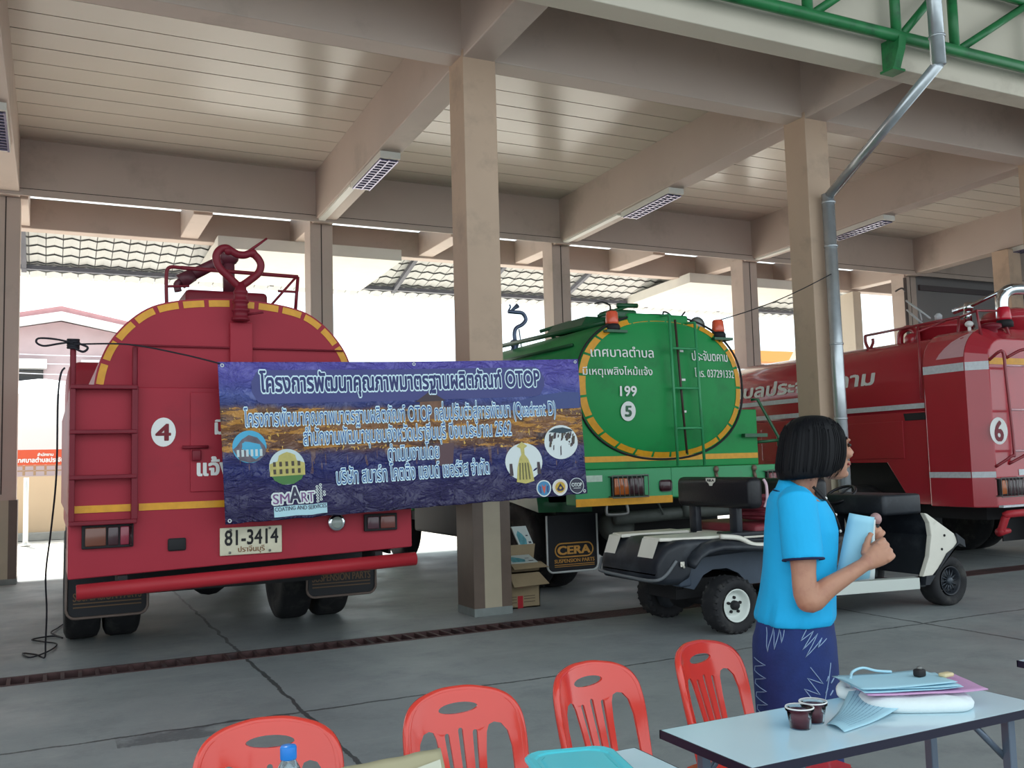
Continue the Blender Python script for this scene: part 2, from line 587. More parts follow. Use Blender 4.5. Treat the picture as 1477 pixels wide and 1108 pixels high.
mb = MB(); mb.box(-6, 22, 14.15, 14.42, 5.335, 6.2); beam(mb)                # back row
mb = MB(); mb.box(-6, 22, 14.12, 14.15, 5.24, 5.335); beam(mb, bev=0.006)      # ledge under it
mb = MB(); mb.box(-6, 22, 14.145, 14.149, 5.338, 5.35); struct(mb.build('trim_6', m_line))
for fx, _ in COLS:                                                             # brackets out to the fascia
    mb = MB(); sloped(mb, fx - 0.17, fx + 0.17, 6.98, 8.34, 5.53, 6.4); beam(mb)
# ceiling of glossy boards
def ceil_z(y): return 6.03 + (14.15 - y) * SL
m_ceil = mat('glossy_ceiling_board', (196, 186, 174), 0.22, var=0.03, scale=0.8, bump=0.06, bscale=2.2, spec=0.55)
mb = MB()
for k in range(15):
    y0 = 8.45 + k * 0.4; y1 = y0 + 0.4
    g = 0.009 if k % 3 else 0.014
    mb.add([(-6, y0 + g, ceil_z(y0)), (22, y0 + g, ceil_z(y0)), (22, y1 - g, ceil_z(y1)), (-6, y1 - g, ceil_z(y1)),
            (-6, y0 + g, ceil_z(y0) + 0.03), (22, y0 + g, ceil_z(y0) + 0.03), (22, y1 - g, ceil_z(y1) + 0.03), (-6, y1 - g, ceil_z(y1) + 0.03)],
           [(0, 3, 2, 1), (4, 5, 6, 7), (0, 1, 5, 4), (1, 2, 6, 5), (2, 3, 7, 6), (3, 0, 4, 7)])
struct(mb.build('ceiling', m_ceil))
mb = MB(); sloped(mb, -6.3, 22.3, 6.7, 16.4, 6.55, 6.75); struct(mb.build('roof_slab', mat('roof_concrete', (110, 104, 100), 0.9)))
# soffit between the fascia and the front row
mb = MB(); sloped(mb, -6, 22, 6.95, 8.4, 6.34, 6.42); struct(mb.build('ceiling_front', m_wall))
# fascia wall over the opening
mb = MB(); mb.box(-6, 22, 6.74, 7.0, 5.45, 7.7); struct(mb.build('wall_front', m_fascia, bevel=0.01))
# unseen roof over the front yard, carried by the green truss; extent set to dim the front light
mb = MB(); mb.box(-9, 22, -0.5, 6.72, 7.75, 7.85); struct(mb.build('roof_canopy', mat('canopy_sheet', (150, 152, 156), 0.5, metal=0.2)))
# hairline cracks along the fascia
m_crack = mat('crack_line', (92, 82, 74), 0.9)
mb = MB(); pts = [(7.9 + i * 0.1, 6.737, 5.86 + 0.02 * noise.noise(Vector((i * 0.45, 0, 0))) + 0.0 * i) for i in range(40)]
mb.tube(pts, 0.006, 4); struct(mb.build('trim_7', m_crack))

# ---------------- rear overhang: outer beam, short brackets, soffit slabs, tiled eave
mb = MB(); mb.box(-6, 22, 15.95, 16.2, 5.22, 5.7); beam(mb)
for x in (-4.6, -0.42, 2.05, 3.84, 6.2, 8.17, 10.3, 12.46, 14.6, 16.95):
    mb = MB(); mb.box(x - 0.14, x + 0.14, 14.4, 16.0, 5.26, 5.7); beam(mb)
m_soffit = mat('white_soffit', (226, 224, 216), 0.6, var=0.03)
for x0, x1 in ((2.45, 5.6), (11.9, 15.2)):
    mb = MB(); sloped(mb, x0, x1, 15.6, 18.1, 5.06, 5.26); struct(mb.build('ceiling_back', m_soffit))
# tiles of the eave seen from below, on thin battens
m_eave = mat('eave_tile', (206, 208, 206), 0.7, var=0.06, scale=3)
m_steel = mat('grey_purlin', (96, 98, 108), 0.5, var=0.1)
EX = 17.75
def eave_z(y): return 5.60 - (y - 16.2) * 0.29
root = struct(bpy.data.objects.new('roof_eave', None)); COL.objects.link(root)
mb = MB()
nx = 92; x0 = -6.0; dx = (EX - x0) / nx
for i in range(nx):
    for j in range(8):
        ya, yb = 16.2 + j * 0.29, 16.2 + (j + 1) * 0.29
        e = 0.007
        za, zb = eave_z(ya) - 0.02, eave_z(yb) + 0.006
        X0, X1 = x0 + i * dx + e, x0 + (i + 1) * dx - e
        xm = (X0 + X1) / 2
        mb.add([(X0, ya, za), (xm, ya, za + 0.03), (X1, ya, za), (X0, yb - 0.008, zb), (xm, yb - 0.008, zb + 0.03), (X1, yb - 0.008, zb)], [(0, 1, 4, 3), (1, 2, 5, 4)])
mb.build('roof_tile', m_eave, root)
mb = MB(); mb.add([(x0, 16.2, eave_z(16.2) + 0.05), (EX, 16.2, eave_z(16.2) + 0.05), (EX, 18.5, eave_z(18.5) + 0.05), (x0, 18.5, eave_z(18.5) + 0.05)], [(0, 1, 2, 3)])
mb.build('roof_sheet', mat('eave_underlay', (168, 170, 172), 0.9), root)
mb = MB()
mb.box(x0, EX, 17.95, 18.05, eave_z(18) - 0.09, eave_z(18) - 0.02)
mb.build('purlin', m_steel, root)
for x in (-4.4, -0.4, 3.84, 6.3, 8.2, 10.2, 12.5, 14.6):
    mb = MB(); mb.add([(x - .04, 16.2, eave_z(16.2) - .1), (x + .04, 16.2, eave_z(16.2) - .1), (x + .04, 18.1, eave_z(18.1) - .1), (x - .04, 18.1, eave_z(18.1) - .1),
                       (x - .04, 16.2, eave_z(16.2) - .02), (x + .04, 16.2, eave_z(16.2) - .02), (x + .04, 18.1, eave_z(18.1) - .02), (x - .04, 18.1, eave_z(18.1) - .02)],
                      [(0, 3, 2, 1), (4, 5, 6, 7), (0, 1, 5, 4), (1, 2, 6, 5), (2, 3, 7, 6), (3, 0, 4, 7)]); mb.build('rafter', m_steel, root)

# ---------------- walls closing the far right end
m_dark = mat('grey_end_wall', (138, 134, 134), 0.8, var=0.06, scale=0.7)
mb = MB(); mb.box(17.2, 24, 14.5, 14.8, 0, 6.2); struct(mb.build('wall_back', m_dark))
mb = MB(); mb.box(17.3, 24, 14.44, 14.49, 5.0, 5.12); struct(mb.build('trim_8', mat('dark_rail', (92, 84, 86), 0.7)))
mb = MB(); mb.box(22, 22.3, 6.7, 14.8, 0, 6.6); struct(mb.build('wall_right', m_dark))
mb = MB(); mb.box(-6.3, -6, 6.7, 14.8, 0, 6.6); struct(mb.build('wall_left', m_wall))
mb = MB(); mb.prism([(15.9, 0), (18.3, 0), (18.3, 3.6), (17.0, 5.1), (15.9, 5.2)], 16.8, 17.05, 'X'); struct(mb.build('wall_gable', m_fascia))

# ---------------- lights under the depth beams
m_louvre = mat('lamp_louvre', (44, 40, 60), 0.35, metal=0.3)
m_refl = mat('lamp_reflector', (136, 130, 158), 0.25, metal=0.5)
def fixture(cx, y, z):
    t = thing('ceiling_light', 'x', 'light', (cx, y, z), 'twin tube louvre lights under the beams')
    L, w, h = 1.3, 0.27, 0.085
    def P(x, yy, zz): return (cx + x, y + yy, z + zz - yy * SL)
    mb = MB()
    mb.box(-w / 2, w / 2, 0, L, -h, 0)
    mb.mapv(lambda p: P(*p)).build('light_housing', m_trim, t, bevel=0.006)
    mb = MB(); mb.box(-w / 2 + 0.02, w / 2 - 0.02, 0.05, L - 0.05, -h - 0.004, -h)
    mb.mapv(lambda p: P(*p)).build('louvre_well', m_louvre, t)
    mb = MB()
    for s in (-1, 1):
        for k in range(13):
            yy = 0.09 + k * (L - 0.18) / 12
            mb.box(s * 0.062 - 0.046, s * 0.062 + 0.046, yy - 0.012, yy + 0.012, -h - 0.018, -h - 0.004)
    for xx in (-0.115, 0, 0.115): mb.box(xx - 0.011, xx + 0.011, 0.05, L - 0.05, -h - 0.02, -h - 0.004)
    mb.mapv(lambda p: P(*p)).build('louvre_grille', m_refl, t)
    return t
def bz(y): return 5.50 - (y - 8.62) * SL
for (fx, _), (bx, _), lab in zip(COLS, BACKS, ('twin tube light at the left edge of the frame, under the first beam', 'twin tube louvre light under the beam over the red tanker',
        'twin tube louvre light under the beam over the green tanker', 'twin tube louvre light half hidden behind the drainpipe column', 'twin tube louvre light at the right edge under the last beam')):
    k = (11.05 - 8.62) / 5.8
    t = fixture(fx + 0.01 + (bx - fx) * k, 11.05, bz(11.05)); t['label'] = lab
# white cable ducts along the rear half of those beams
for (fx, _), (bx, _), lab in zip(COLS[1:4], BACKS[1:4], ('white cable duct under the beam behind the red tanker', 'white cable duct under the beam behind the green tanker', 'white cable duct under the beam behind the drainpipe column')):
    k0, k1 = (12.42 - 8.62) / 5.8, (14.1 - 8.62) / 5.8
    mb = MB()
    sloped(mb, fx + (bx - fx) * k0 - 0.12, fx + (bx - fx) * k0 - 0.02, 12.42, 14.1, bz(12.42) - 0.03, bz(12.42), (bx - fx) * (k1 - k0))
    tag(mb.build('cable_duct', m_trim), lab, 'cable duct', 'cable ducts under the beams')

# ---------------- green truss on the fascia and the drainpipe
m_green = mat('green_truss_paint', (38, 118, 66), 0.35, var=0.12, scale=5, dirt=(28, 84, 50), dscale=4)
m_galv = mat('galvanised_steel', (190, 196, 200), 0.27, metal=0.65, var=0.12, scale=7)
TY = 6.56
t = thing('roof_truss', 'green painted pipe truss fixed along the cream fascia', 'truss', (8, TY, 5.6))
mb = MB(); mb.tube([(-5.8, TY, 5.69), (20.5, TY, 5.69)], 0.06, 14); mb.build('bottom_chord', m_green, t)
mb = MB(); mb.tube([(-5.8, TY, 6.48), (20.5, TY, 6.48)], 0.06, 14); mb.build('top_chord', m_green, t)
xs = [-5.2, -3.9, -2.6, -1.3, 0.0, 1.3, 2.6, 3.9, 5.2, 6.55, 7.75, 8.62, 9.95, 11.3, 12.6, 13.9, 15.2, 16.5, 17.8, 19.1, 20.4]
for x in xs:
    mb = MB(); mb.tube([(x, TY, 5.69), (x, TY, 6.48)], 0.052, 12); mb.build('upright', m_green, t)
for a, b in zip(xs[:-1], xs[1:]):
    mb = MB(); mb.tube([(a + 0.08, TY, 5.72), (b - 0.08, TY, 6.44)], 0.042, 12); mb.build('diagonal', m_green, t)
mb = MB()
mb.prism([(6.735, 5.36), (6.735, 5.68), (6.5, 5.68), (6.52, 5.56), (6.6, 5.36)], 7.72, 7.82, 'X'); mb.box(7.68, 7.86, 6.57, 6.735, 5.34, 5.365)
mb.build('bracket', m_green, t)

t = thing('downpipe', 'shiny galvanised drainpipe bending down from the fascia along a column', 'drainpipe', (8.32, 8.15, 0))
PB = [(7.98, 6.28, 7.4), (7.98, 6.28, 5.33)]
mb = MB(); mb.tube([(8.0, 6.3, 7.4), (8.02, 6.3, 5.33)], 0.072, 18); mb.build('upper_pipe', m_galv, t)
mb = MB(); mb.tube([(8.02, 6.3, 5.34), (8.315, 8.16, 4.50)], 0.058, 18); mb.build('diagonal_pipe', m_galv, t)
mb = MB(); mb.tube([(8.315, 8.17, 4.53), (8.33, 8.17, 0.1)], 0.075, 18); mb.build('lower_pipe', m_galv, t)
for z in (5.62, 4.43, 3.9, 2.73, 1.85):
    x, y = (8.02, 6.3) if z > 5 else (8.322, 8.17)
    mb = MB(); mb.lathe([(0.078, -0.012), (0.082, -0.01), (0.082, 0.01), (0.078, 0.012)], (x, y, z)); mb.build('pipe_band', m_galv, t)

# thin sagging wire at the back and the conduit down the far rear column
m_wireb = mat('black_wire', (40, 38, 40), 0.7)
mb = MB(); mb.tube([(6.87 + (8.24 - 6.87) * q / 8, 8.54 + (8.11 - 8.54) * q / 8, 3.0 + (3.55 - 3.0) * q / 8 - 0.05 * sin(pi * q / 8)) for q in range(9)], 0.006, 5)
tag(mb.build('cable', m_wireb), 'thin black wire slung from the right beacon of the green tanker up to the drainpipe', 'cable')
mb = MB(); mb.tube([(16.72, 14.34, 5.22), (16.72, 14.34, 0.0)], 0.035, 8); mb.tube(smoothpath([(16.72, 14.33, 4.9), (16.6, 14.33, 4.98), (16.4, 14.33, 4.9)], 5), 0.02, 6)
tag(mb.build('conduit', mat('dark_conduit', (96, 88, 88), 0.6)), 'dark conduit pipe running down the far right rear column', 'pipe')

# ================================================================ VEHICLES: shared pieces
m_tyre = mat('tyre_rubber', (34, 34, 37), 0.8, var=0.2, scale=12, dirt=(66, 64, 62), dscale=6)
m_black = mat('black_chassis', (26, 25, 28), 0.7, var=0.2, scale=5)
m_rim = mat('steel_rim', (120, 120, 118), 0.45, metal=0.5)
m_yellow = mat('yellow_tape', (216, 152, 34), 0.4, var=0.08, scale=20)
m_white = mat('white_letter', (226, 226, 224), 0.5)
m_chrome = mat('chrome', (214, 220, 224), 0.1, metal=1.0)
m_amber = mat('amber_lens', (176, 92, 40), 0.2, coat=0.6)
m_redlens = mat('red_lens', (120, 28, 40), 0.2, coat=0.6)
m_darklens = mat('smoky_lens', (62, 36, 42), 0.25, coat=0.5)
m_glass = mat('dark_glass', (40, 46, 52), 0.08, spec=0.8)

def wheel(parent, cx, y, z, r, w, rim=True, m_r=None, side=-1, tread=0, name='wheel', axis='X', hollow=False):
    """tyre with shoulders and tread blocks, rim set in as a sub-part"""
    mb = MB(); h = w / 2
    prof = [(r * 0.60, -h * 0.80), (r * 0.70, -h), (r * 0.88, -h * 1.0), (r * 0.97, -h * 0.86), (r, -h * 0.6), (r, h * 0.6), (r * 0.97, h * 0.86), (r * 0.88, h), (r * 0.70, h), (r * 0.60, h * 0.80)]
    mb.lathe(prof, (cx, y, z), axis, 40, cap=not (rim or hollow))
    if tread:
        for k in range(tread):
            a = 2 * pi * k / tread
            for s in (-1, 1):
                p = Vector((s * h * 0.72, cos(a) * r * 0.985, sin(a) * r * 0.985)); q = Vector((s * h * 1.0, cos(a + 0.05) * r * 0.90, sin(a + 0.05) * r * 0.90))
                if axis == 'Y': p = Vector((p.y, p.x, p.z)); q = Vector((q.y, q.x, q.z))
                c0 = Vector((cx, y, z))
                mb.tube([c0 + p, c0 + q], r * 0.055, 5)
    wh = mb.build(name, m_tyre, parent)
    if rim:
        mb = MB(); s = side
        mb.lathe([(r * 0.62, s * h * 0.86), (r * 0.56, s * h * 0.80), (r * 0.52, s * h * 0.45), (r * 0.30, s * h * 0.35), (r * 0.24, s * h * 0.62), (r * 0.10, s * h * 0.66), (0.001, s * h * 0.66)], (cx, y, z), axis, 32, cap=False)
        mb.build('rim', m_r or m_rim, wh)
    return wh

def tail_lamp(parent, x0, x1, z0, z1, y, lens, guard=False, split=0.5):
    """lens block in a dark frame; lens = materials left to right"""
    mb = MB()
    mb.box(x0, x1, y - 0.035, y, z0, z1)
    l = mb.build('tail_lamp', m_black, parent, bevel=0.008)
    xs = [x0 + 0.015] + [x0 + (x1 - x0) * s for s in split] + [x1 - 0.015] if isinstance(split, (list, tuple)) else [x0 + 0.015, x0 + (x1 - x0) * split, x1 - 0.015]
    for a, b, mm in zip(xs[:-1], xs[1:], lens):
        mb = MB(); mb.rbox(a + 0.006, b - 0.006, y - 0.05, y - 0.03, z0 + 0.018, z1 - 0.018, 0.008)
        mb.build('lens', mm, l)
    if guard:
        mb = MB()
        mb.tube([(x0 - 0.02, y - 0.075, z0 - 0.01), (x1 + 0.02, y - 0.075, z0 - 0.01), (x1 + 0.02, y - 0.075, z1 + 0.01), (x0 - 0.02, y - 0.075, z1 + 0.01)], 0.007, 6, closed=True)
        for k in range(1, 7):
            x = x0 + (x1 - x0) * k / 7
            mb.tube([(x - 0.012, y - 0.075, z1 + 0.01), (x, y - 0.085, (z0 + z1) / 2), (x + 0.012, y - 0.075, z0 - 0.01)], 0.005, 6)
        for xx in (x0 - 0.02, x1 + 0.02):
            for zz in (z0, z1): mb.tube([(xx, y - 0.075, zz), (xx, y, zz)], 0.006, 6)
        mb.build('lamp_guard', m_rim, l)
    return l

def mudflap(parent, x0, x1, z0, z1, y, m_edge, lines):
    """rubber flap with pale rounded border and printed words"""
    mb = MB()
    r = 0.07
    out = [(x0, z1), (x0, z0 + r)] + arcpts(x0 + r, z0 + r, r, r, pi, 1.5 * pi, 6) + arcpts(x1 - r, z0 + r, r, r, 1.5 * pi, 2 * pi, 6) + [(x1, z1)]
    mb.prism(out, y, y + 0.012, 'Y')
    f = mb.build('mudflap', mat('flap_rubber', (24, 24, 30), 0.55), parent)
    mb = MB()
    mb.tube([(p[0], y - 0.008, p[1]) for p in out], 0.011, 8)
    mb.build('flap_edging', m_edge, f)
    return f

def beacon(parent, x, y, z, m_lens, s=1.0):
    mb = MB(); mb.lathe([(0.085 * s, 0), (0.085 * s, 0.05 * s), (0.07 * s, 0.075 * s)], (x, y, z)); b = mb.build('beacon', m_black, parent)
    mb = MB(); mb.lathe([(0.07 * s, 0.075 * s), (0.072 * s, 0.10 * s), (0.062 * s, 0.2 * s), (0.05 * s, 0.215 * s), (0.001, 0.22 * s)], (x, y, z)); mb.build('beacon_dome', m_lens, b)
    return b

# ================================================================ RED TANKER with the number 4
m_red = mat('red_truck_paint', (160, 46, 60), 0.45, var=0.05, scale=2.0, dirt=(130, 44, 56), dscale=1.2, dlo=0.55, dhi=0.8, spec=0.22)
m_red_d = mat('deep_red_paint', (116, 28, 42), 0.42, var=0.06, spec=0.3)
m_brightred = mat('bumper_red', (168, 40, 50), 0.42, var=0.05, spec=0.3)
S1 = 7.15 / 6.3
def t1(x, z): return (x * S1, 1.45 + (z - 1.45) * S1)
Y1 = 7.15
T1 = thing('fire_truck', 'dark red fire tanker with round number 4 and plate 81-3414 behind the banner', 'fire truck', (1.4, Y1, 0))
# tank: rounded top over a square box, pushed forward
half = [(2.59, 0.0), (2.578, 0.22), (2.55, 0.40), (2.50, 0.535), (2.40, 0.66), (2.27, 0.76), (2.14, 0.815), (2.0, 0.845), (1.85, 0.86), (1.70, 0.86)]
cxt = 1.10
outl = [t1(cxt - w, z) for z, w in reversed(half)] + [t1(cxt + w, z) for z, w in half[1:]]
outl = [tuple(p) for p in smoothpath([(a, b, 0) for a, b in outl], 4)]
outl = [(p[0], p[1]) for p in outl]
mb = MB()
rings = []
for yy, k in ((Y1 + 0.16, 0.965), (Y1 + 0.12, 0.99), (Y1 + 0.13, 1.0), (11.4, 1.0), (11.6, 0.9)):
    rings.append([((p[0] - cxt * S1) * k + cxt * S1, yy, (p[1] - 1.9) * k + 1.9) for p in outl])
mb.loft(rings[2:], smooth=True)
tank = mb.build('tank', m_red, T1)
md = tank.modifiers.new('e', 'EDGE_SPLIT'); md.split_angle = radians(35)
# yellow dashes along the rim of the tank end
topc = [p for p in outl if p[1] > 1.45 + (1.98 - 1.45) * S1]
L = [0]
for a, b in zip(topc[:-1], topc[1:]): L.append(L[-1] + hypot(b[0] - a[0], b[1] - a[1]))
def at_len(s):
    for i in range(len(L) - 1):
        if L[i + 1] >= s:
            t = (s - L[i]) / max(1e-9, L[i + 1] - L[i]); a, b = topc[i], topc[i + 1]
            p = (a[0] + (b[0] - a[0]) * t, a[1] + (b[1] - a[1]) * t); d = Vector((b[0] - a[0], b[1] - a[1])).normalized()
            return p, (d.y, -d.x)
    return topc[-1], (1, 0)
nd = 14; step = L[-1] / nd
for k in range(nd):
    s0, s1 = k * step + 0.012, (k + 1) * step - 0.022
    mb = MB()
    for q in range(4):
        a, na = at_len(s0 + (s1 - s0) * q / 4); b, nb = at_len(s0 + (s1 - s0) * (q + 1) / 4)
        i0, i1 = 0.012, 0.062
        mb.add([(a[0] + na[0] * i0, Y1 + 0.126, a[1] + na[1] * i0), (b[0] + nb[0] * i0, Y1 + 0.126, b[1] + nb[1] * i0), (b[0] + nb[0] * i1, Y1 + 0.126, b[1] + nb[1] * i1), (a[0] + na[0] * i1, Y1 + 0.126, a[1] + na[1] * i1)], [(0, 1, 2, 3)])
    mb.build('reflective_strip', m_yellow, tank)
# lower body
mb = MB()
P = [t1(0.118, 1.985), t1(0.118, 0.812), t1(2.32, 0.872), t1(2.32, 1.985)]
mb.prism(P, Y1 + 0.05, Y1 + 0.6, 'Y')
body = mb.build('rear_panel', m_red, T1, bevel=0.012)
mb = MB(); mb.box(0.14, 2.62, Y1 + 0.6, 11.5, 1.12, 2.05); mb.build('side_body', m_red, T1, bevel=0.02)
mb = MB(); mb.box(0.25, 2.5, Y1 + 0.7, 13.4, 0.72, 1.12); mb.build('chassis', m_black, T1)
# front cab
mb = MB(); mb.rbox(0.2, 2.55, 11.9, 13.9, 0.75, 2.75, 0.12, 3); cab = mb.build('cab', m_red, T1)
mb = MB(); mb.box(0.45, 2.3, 11.88, 11.9, 1.9, 2.5); mb.build('cab_window', m_glass, cab)
# vertical tread plates at the left: ladder built into the corner
mb = MB()
lx0, lx1 = t1(0.118, 0)[0], t1(0.50, 0)[0]
for a, b, ztop in ((0.118, 0.150, 2.262), (0.468, 0.505, 2.235)):
    x0, x1 = t1(a, 0)[0], t1(b, 0)[0]
    mb.box(x0, x1, Y1 - 0.02, Y1 + 0.048, t1(0, 1.16)[1], t1(0, 1.99)[1])
    mb.tube([((x0 + x1) / 2, Y1 + 0.01, t1(0, 1.95)[1]), ((x0 + x1) / 2, Y1 + 0.01, t1(0, ztop)[1])], 0.02, 10)
lad = mb.build('corner_ladder', m_red_d, T1, bevel=0.006)
for z in (1.992, 1.716, 1.44, 1.163):
    zz = t1(0, z)[1]
    mb = MB(); mb.box(lx0, lx1, Y1 - 0.035, Y1 + 0.048, zz - 0.03, zz); mb.build('step', m_red_d, lad, bevel=0.006)
# door, latch, hinge line
mb = MB()
x0, z1_ = t1(0.823, 1.955); x1, z0_ = t1(1.62, 1.314)
mb.box(x0, x1, Y1 + 0.036, Y1 + 0.05, z0_, z1_)
door = mb.build('rear_door', m_red, T1, bevel=0.006)
mb = MB(); lx, lz = t1(0.86, 1.60); mb.tube([(lx - 0.10, Y1 + 0.02, lz), (lx + 0.08, Y1 + 0.02, lz)], 0.012, 8); mb.rbox(lx - 0.035, lx + 0.03, Y1 + 0.0, Y1 + 0.03, lz - 0.10, lz - 0.02, 0.01)
mb.build('latch', m_red_d, door)
mb = MB(); hx, hz = t1(0.486, 2.258); mb.tube([(hx, Y1 + 0.11, hz), (t1(1.85, 0)[0], Y1 + 0.11, hz)], 0.007, 6); mb.build('weld_seam', m_red_d, tank)
# yellow bands
for (a, b) in ((0.130, 0.484), (0.516, 1.05), (1.05, 2.3)):
    mb = MB(); xa, za = t1(a, 1.210); xb, zb = t1(b, 1.254); mb.box(xa, xb, Y1 + 0.042, Y1 + 0.049, za, zb)
    mb.build('yellow_band', m_yellow, T1)
# number disc and lettering
fr = onY(Y1 + 0.05, 0.004); fr2 = onY(Y1 + 0.05, 0.006)
nx_, nz_ = t1(0.660, 1.699)
mb = MB(); disc2d(mb, fr, nx_, nz_, 0.084, 0.105); d = mb.build('number_disc', m_white, T1)
letters(d, '4', fr2, nx_ - 0.05, nx_ + 0.046, nz_ - 0.06, m_red_d, 0.17, 36, 0.028)
a, b = t1(0.866, 1.418); letters(T1, 'แจ้ง 199', onY(Y1 + 0.036, 0.003), a, a + 0.52, b, m_white, None, 40, 0.04)
a, b = t1(0.985, 1.685); letters(T1, 'มีเหตุเพลิงไหม้', onY(Y1 + 0.036, 0.003), a - 0.01, a + 0.78, b, m_white, None, 40, 0.04)
# lamps, socket, plate, fog lamp
x0, z0 = t1(0.192, 0.992); x1, z1 = t1(0.485, 1.137)
tail_lamp(T1, x0, x1, z0, z1, Y1 + 0.05, [mat('dull_amber_lens', (112, 66, 52), 0.25, coat=0.4), m_darklens, mat('dull_red_lens', (134, 44, 62), 0.25, coat=0.4), m_darklens], split=[0.48, 0.72, 0.93])
x0, z0 = t1(1.965, 1.0); x1, z1 = t1(2.202, 1.118)
tail_lamp(T1, x0, x1, z0, z1, Y1 + 0.05, [mat('dull_dark_lens', (78, 48, 58), 0.25, coat=0.4), mat('dull_brown_lens', (108, 58, 52), 0.25, coat=0.4)], split=0.45)
x0, z0 = t1(0.687, 0.948); x1, z1 = t1(0.797, 1.028)
mb = MB(); mb.rbox(x0, x1, Y1 + 0.03, Y1 + 0.052, z0, z1, 0.012); mb.build('socket', m_black, T1)
x0, z0 = t1(1.003, 0.897); x1, z1 = t1(1.401, 1.075)
mb = MB(); mb.rbox(x0, x1, Y1 + 0.03, Y1 + 0.044, z0, z1, 0.006)
pl = mb.build('licence_plate', mat('plate_cream', (206, 200, 176), 0.45, var=0.06, scale=14, dirt=(150, 122, 92), dscale=7, dlo=0.6, dhi=0.8), T1)
fp = onY(Y1 + 0.03, 0.003)
letters(pl, '81-3414', fp, x0 + 0.035, x1 - 0.03, z0 + 0.075, m_black, 0.155, 40, 0.02, gap=0.0)
mb = MB(); words_mb(mb, 'ปราจีนบุรี', fp, x0 + 0.13, x1 - 0.13, z0 + 0.022, 0.055, 24, 0.02); mb.build('lettering', mat('plate_brown', (120, 78, 44), 0.6), pl)
for bx_, bz_ in ((0.07, 0.02), (0.36, 0.02), (0.075, 0.185), (0.36, 0.185)):
    mb = MB(); mb.lathe([(0.009, 0), (0.009, -0.008), (0.001, -0.01)], (x0 + bx_, Y1 + 0.03, z0 + bz_), 'Y', 10); mb.build('plate_bolt', m_rim, pl)
cx_, cz_ = t1(1.771, 1.072)
mb = MB(); mb.lathe([(0.068, 0.05), (0.068, -0.02), (0.055, -0.028)], (cx_, Y1 + 0.04, cz_), 'Y'); fl = mb.build('round_lamp', m_chrome, T1)
mb = MB(); mb.lathe([(0.056, -0.022), (0.035, -0.034), (0.001, -0.038)], (cx_, Y1 + 0.04, cz_), 'Y'); mb.build('lens', mat('cloudy_lens', (150, 158, 152), 0.12, spec=0.8), fl)
# rear bumper pipe
mb = MB(); a = t1(0.165, 0.742); b = t1(2.318, 0.795); mb.tube([(a[0], Y1 - 0.02, a[1]), (b[0], Y1 - 0.02, b[1])], 0.052, 18)
bp_ = mb.build('bumper_pipe', m_brightred, T1)
for k in (0.12, 0.88):
    mb = MB(); xx = a[0] + (b[0] - a[0]) * k; zz = a[1] + (b[1] - a[1]) * k; mb.box(xx - 0.03, xx + 0.03, Y1, Y1 + 0.35, zz - 0.02, zz + 0.08); mb.build('bumper_bracket', m_black, bp_)
# mudflaps with brown print
m_fe = mat('brown_edging', (112, 96, 88), 0.5)
m_fp = mat('brown_print', (104, 78, 52), 0.6)
for (x0, x1) in ((0.15, 0.765), (2.10, 2.74)):
    f = mudflap(T1, x0, x1, 0.285, 0.85, 8.5, m_fe, None)
    ff = onY(8.5, 0.003)
    letters(f, 'SUSPENSION PARTS', ff, x0 + 0.05, x1 - 0.05, 0.42, m_fp, 0.095, 26, 0.03)
    for zz in (0.395, 0.365):
        mb = MB(); rect2d(mb, ff, x0 + 0.05, x1 - 0.05, zz, zz + 0.01); mb.build('print_stripe', m_fp, f)
for yy in (9.35, 12.9):
    for x in ((0.29, 0.61, 2.13, 2.49) if yy < 11 else (0.36, 2.40)):
        wheel(T1, x, yy, 0.5, 0.5, 0.29, rim=False)
mb = MB(); mb.tube([(0.35, 9.35, 0.5), (2.45, 9.35, 0.5)], 0.09, 10); mb.ball((1.38, 9.35, 0.5), 0.2, 0.22, 0.22); mb.build('axle', m_black, T1)
mb = MB(); mb.box(0.16, 0.18, 7.75, 8.52, 0.7, 1.1); mb.box(2.62, 2.64, 7.75, 8.52, 0.7, 1.1); mb.box(0.7, 2.1, 8.0, 8.06, 0.5, 0.8); mb.build('skirt', m_black, T1)
# fill pipe column and the heart shaped double hook
YH = Y1 + 0.04
mb = MB(); x0, z0 = t1(1.079, 1.99); x1, z1 = t1(1.227, 2.43); mb.box(x0, x1, Y1 + 0.085, Y1 + 0.13, z0, z1); mb.build('pipe_cover', m_red, tank, bevel=0.01)
mb = MB(); sx = t1(1.14, 0)[0]
prof = []
for z, r in ((2.43, .056), (2.435, .068), (2.447, .068), (2.452, .056), (2.49, .055), (2.495, .066), (2.51, .066), (2.515, .053), (2.55, .052), (2.555, .062), (2.57, .062), (2.575, .049), (2.61, .047), (2.615, .054), (2.63, .054), (2.64, .044), (2.69, .034)):
    prof.append((r, t1(0, z)[1]))
mb.lathe(prof, (sx, YH, 0), 'Z', 20)
stack = mb.build('outlet_pipe', m_red_d, T1)
hk = [(1.133, 2.672), (1.10, 2.70), (1.071, 2.73), (1.005, 2.793), (0.983, 2.862), (1.005, 2.912), (1.048, 2.928), (1.085, 2.908), (1.124, 2.890), (1.168, 2.890), (1.199, 2.902), (1.228, 2.898), (1.26, 2.866), (1.274, 2.825), (1.256, 2.772), (1.199, 2.72), (1.16, 2.69), (1.133, 2.672)]
def hp(x, z):
    a, b = t1(x, z - (0.012 if z > 2.6 else 0)); return (a, YH, b)
mb = MB(); mb.tube(smoothpath([hp(*p) for p in hk], 5), 0.029, 14)
hook = mb.build('double_hook', m_red_d, stack)
for (x, z) in ((1.06, 2.91), (1.22, 2.905)):
    mb = MB(); mb.ball(hp(x, z), 0.036, 0.036, 0.034, 14); mb.build('hook_knob', m_red_d, hook)
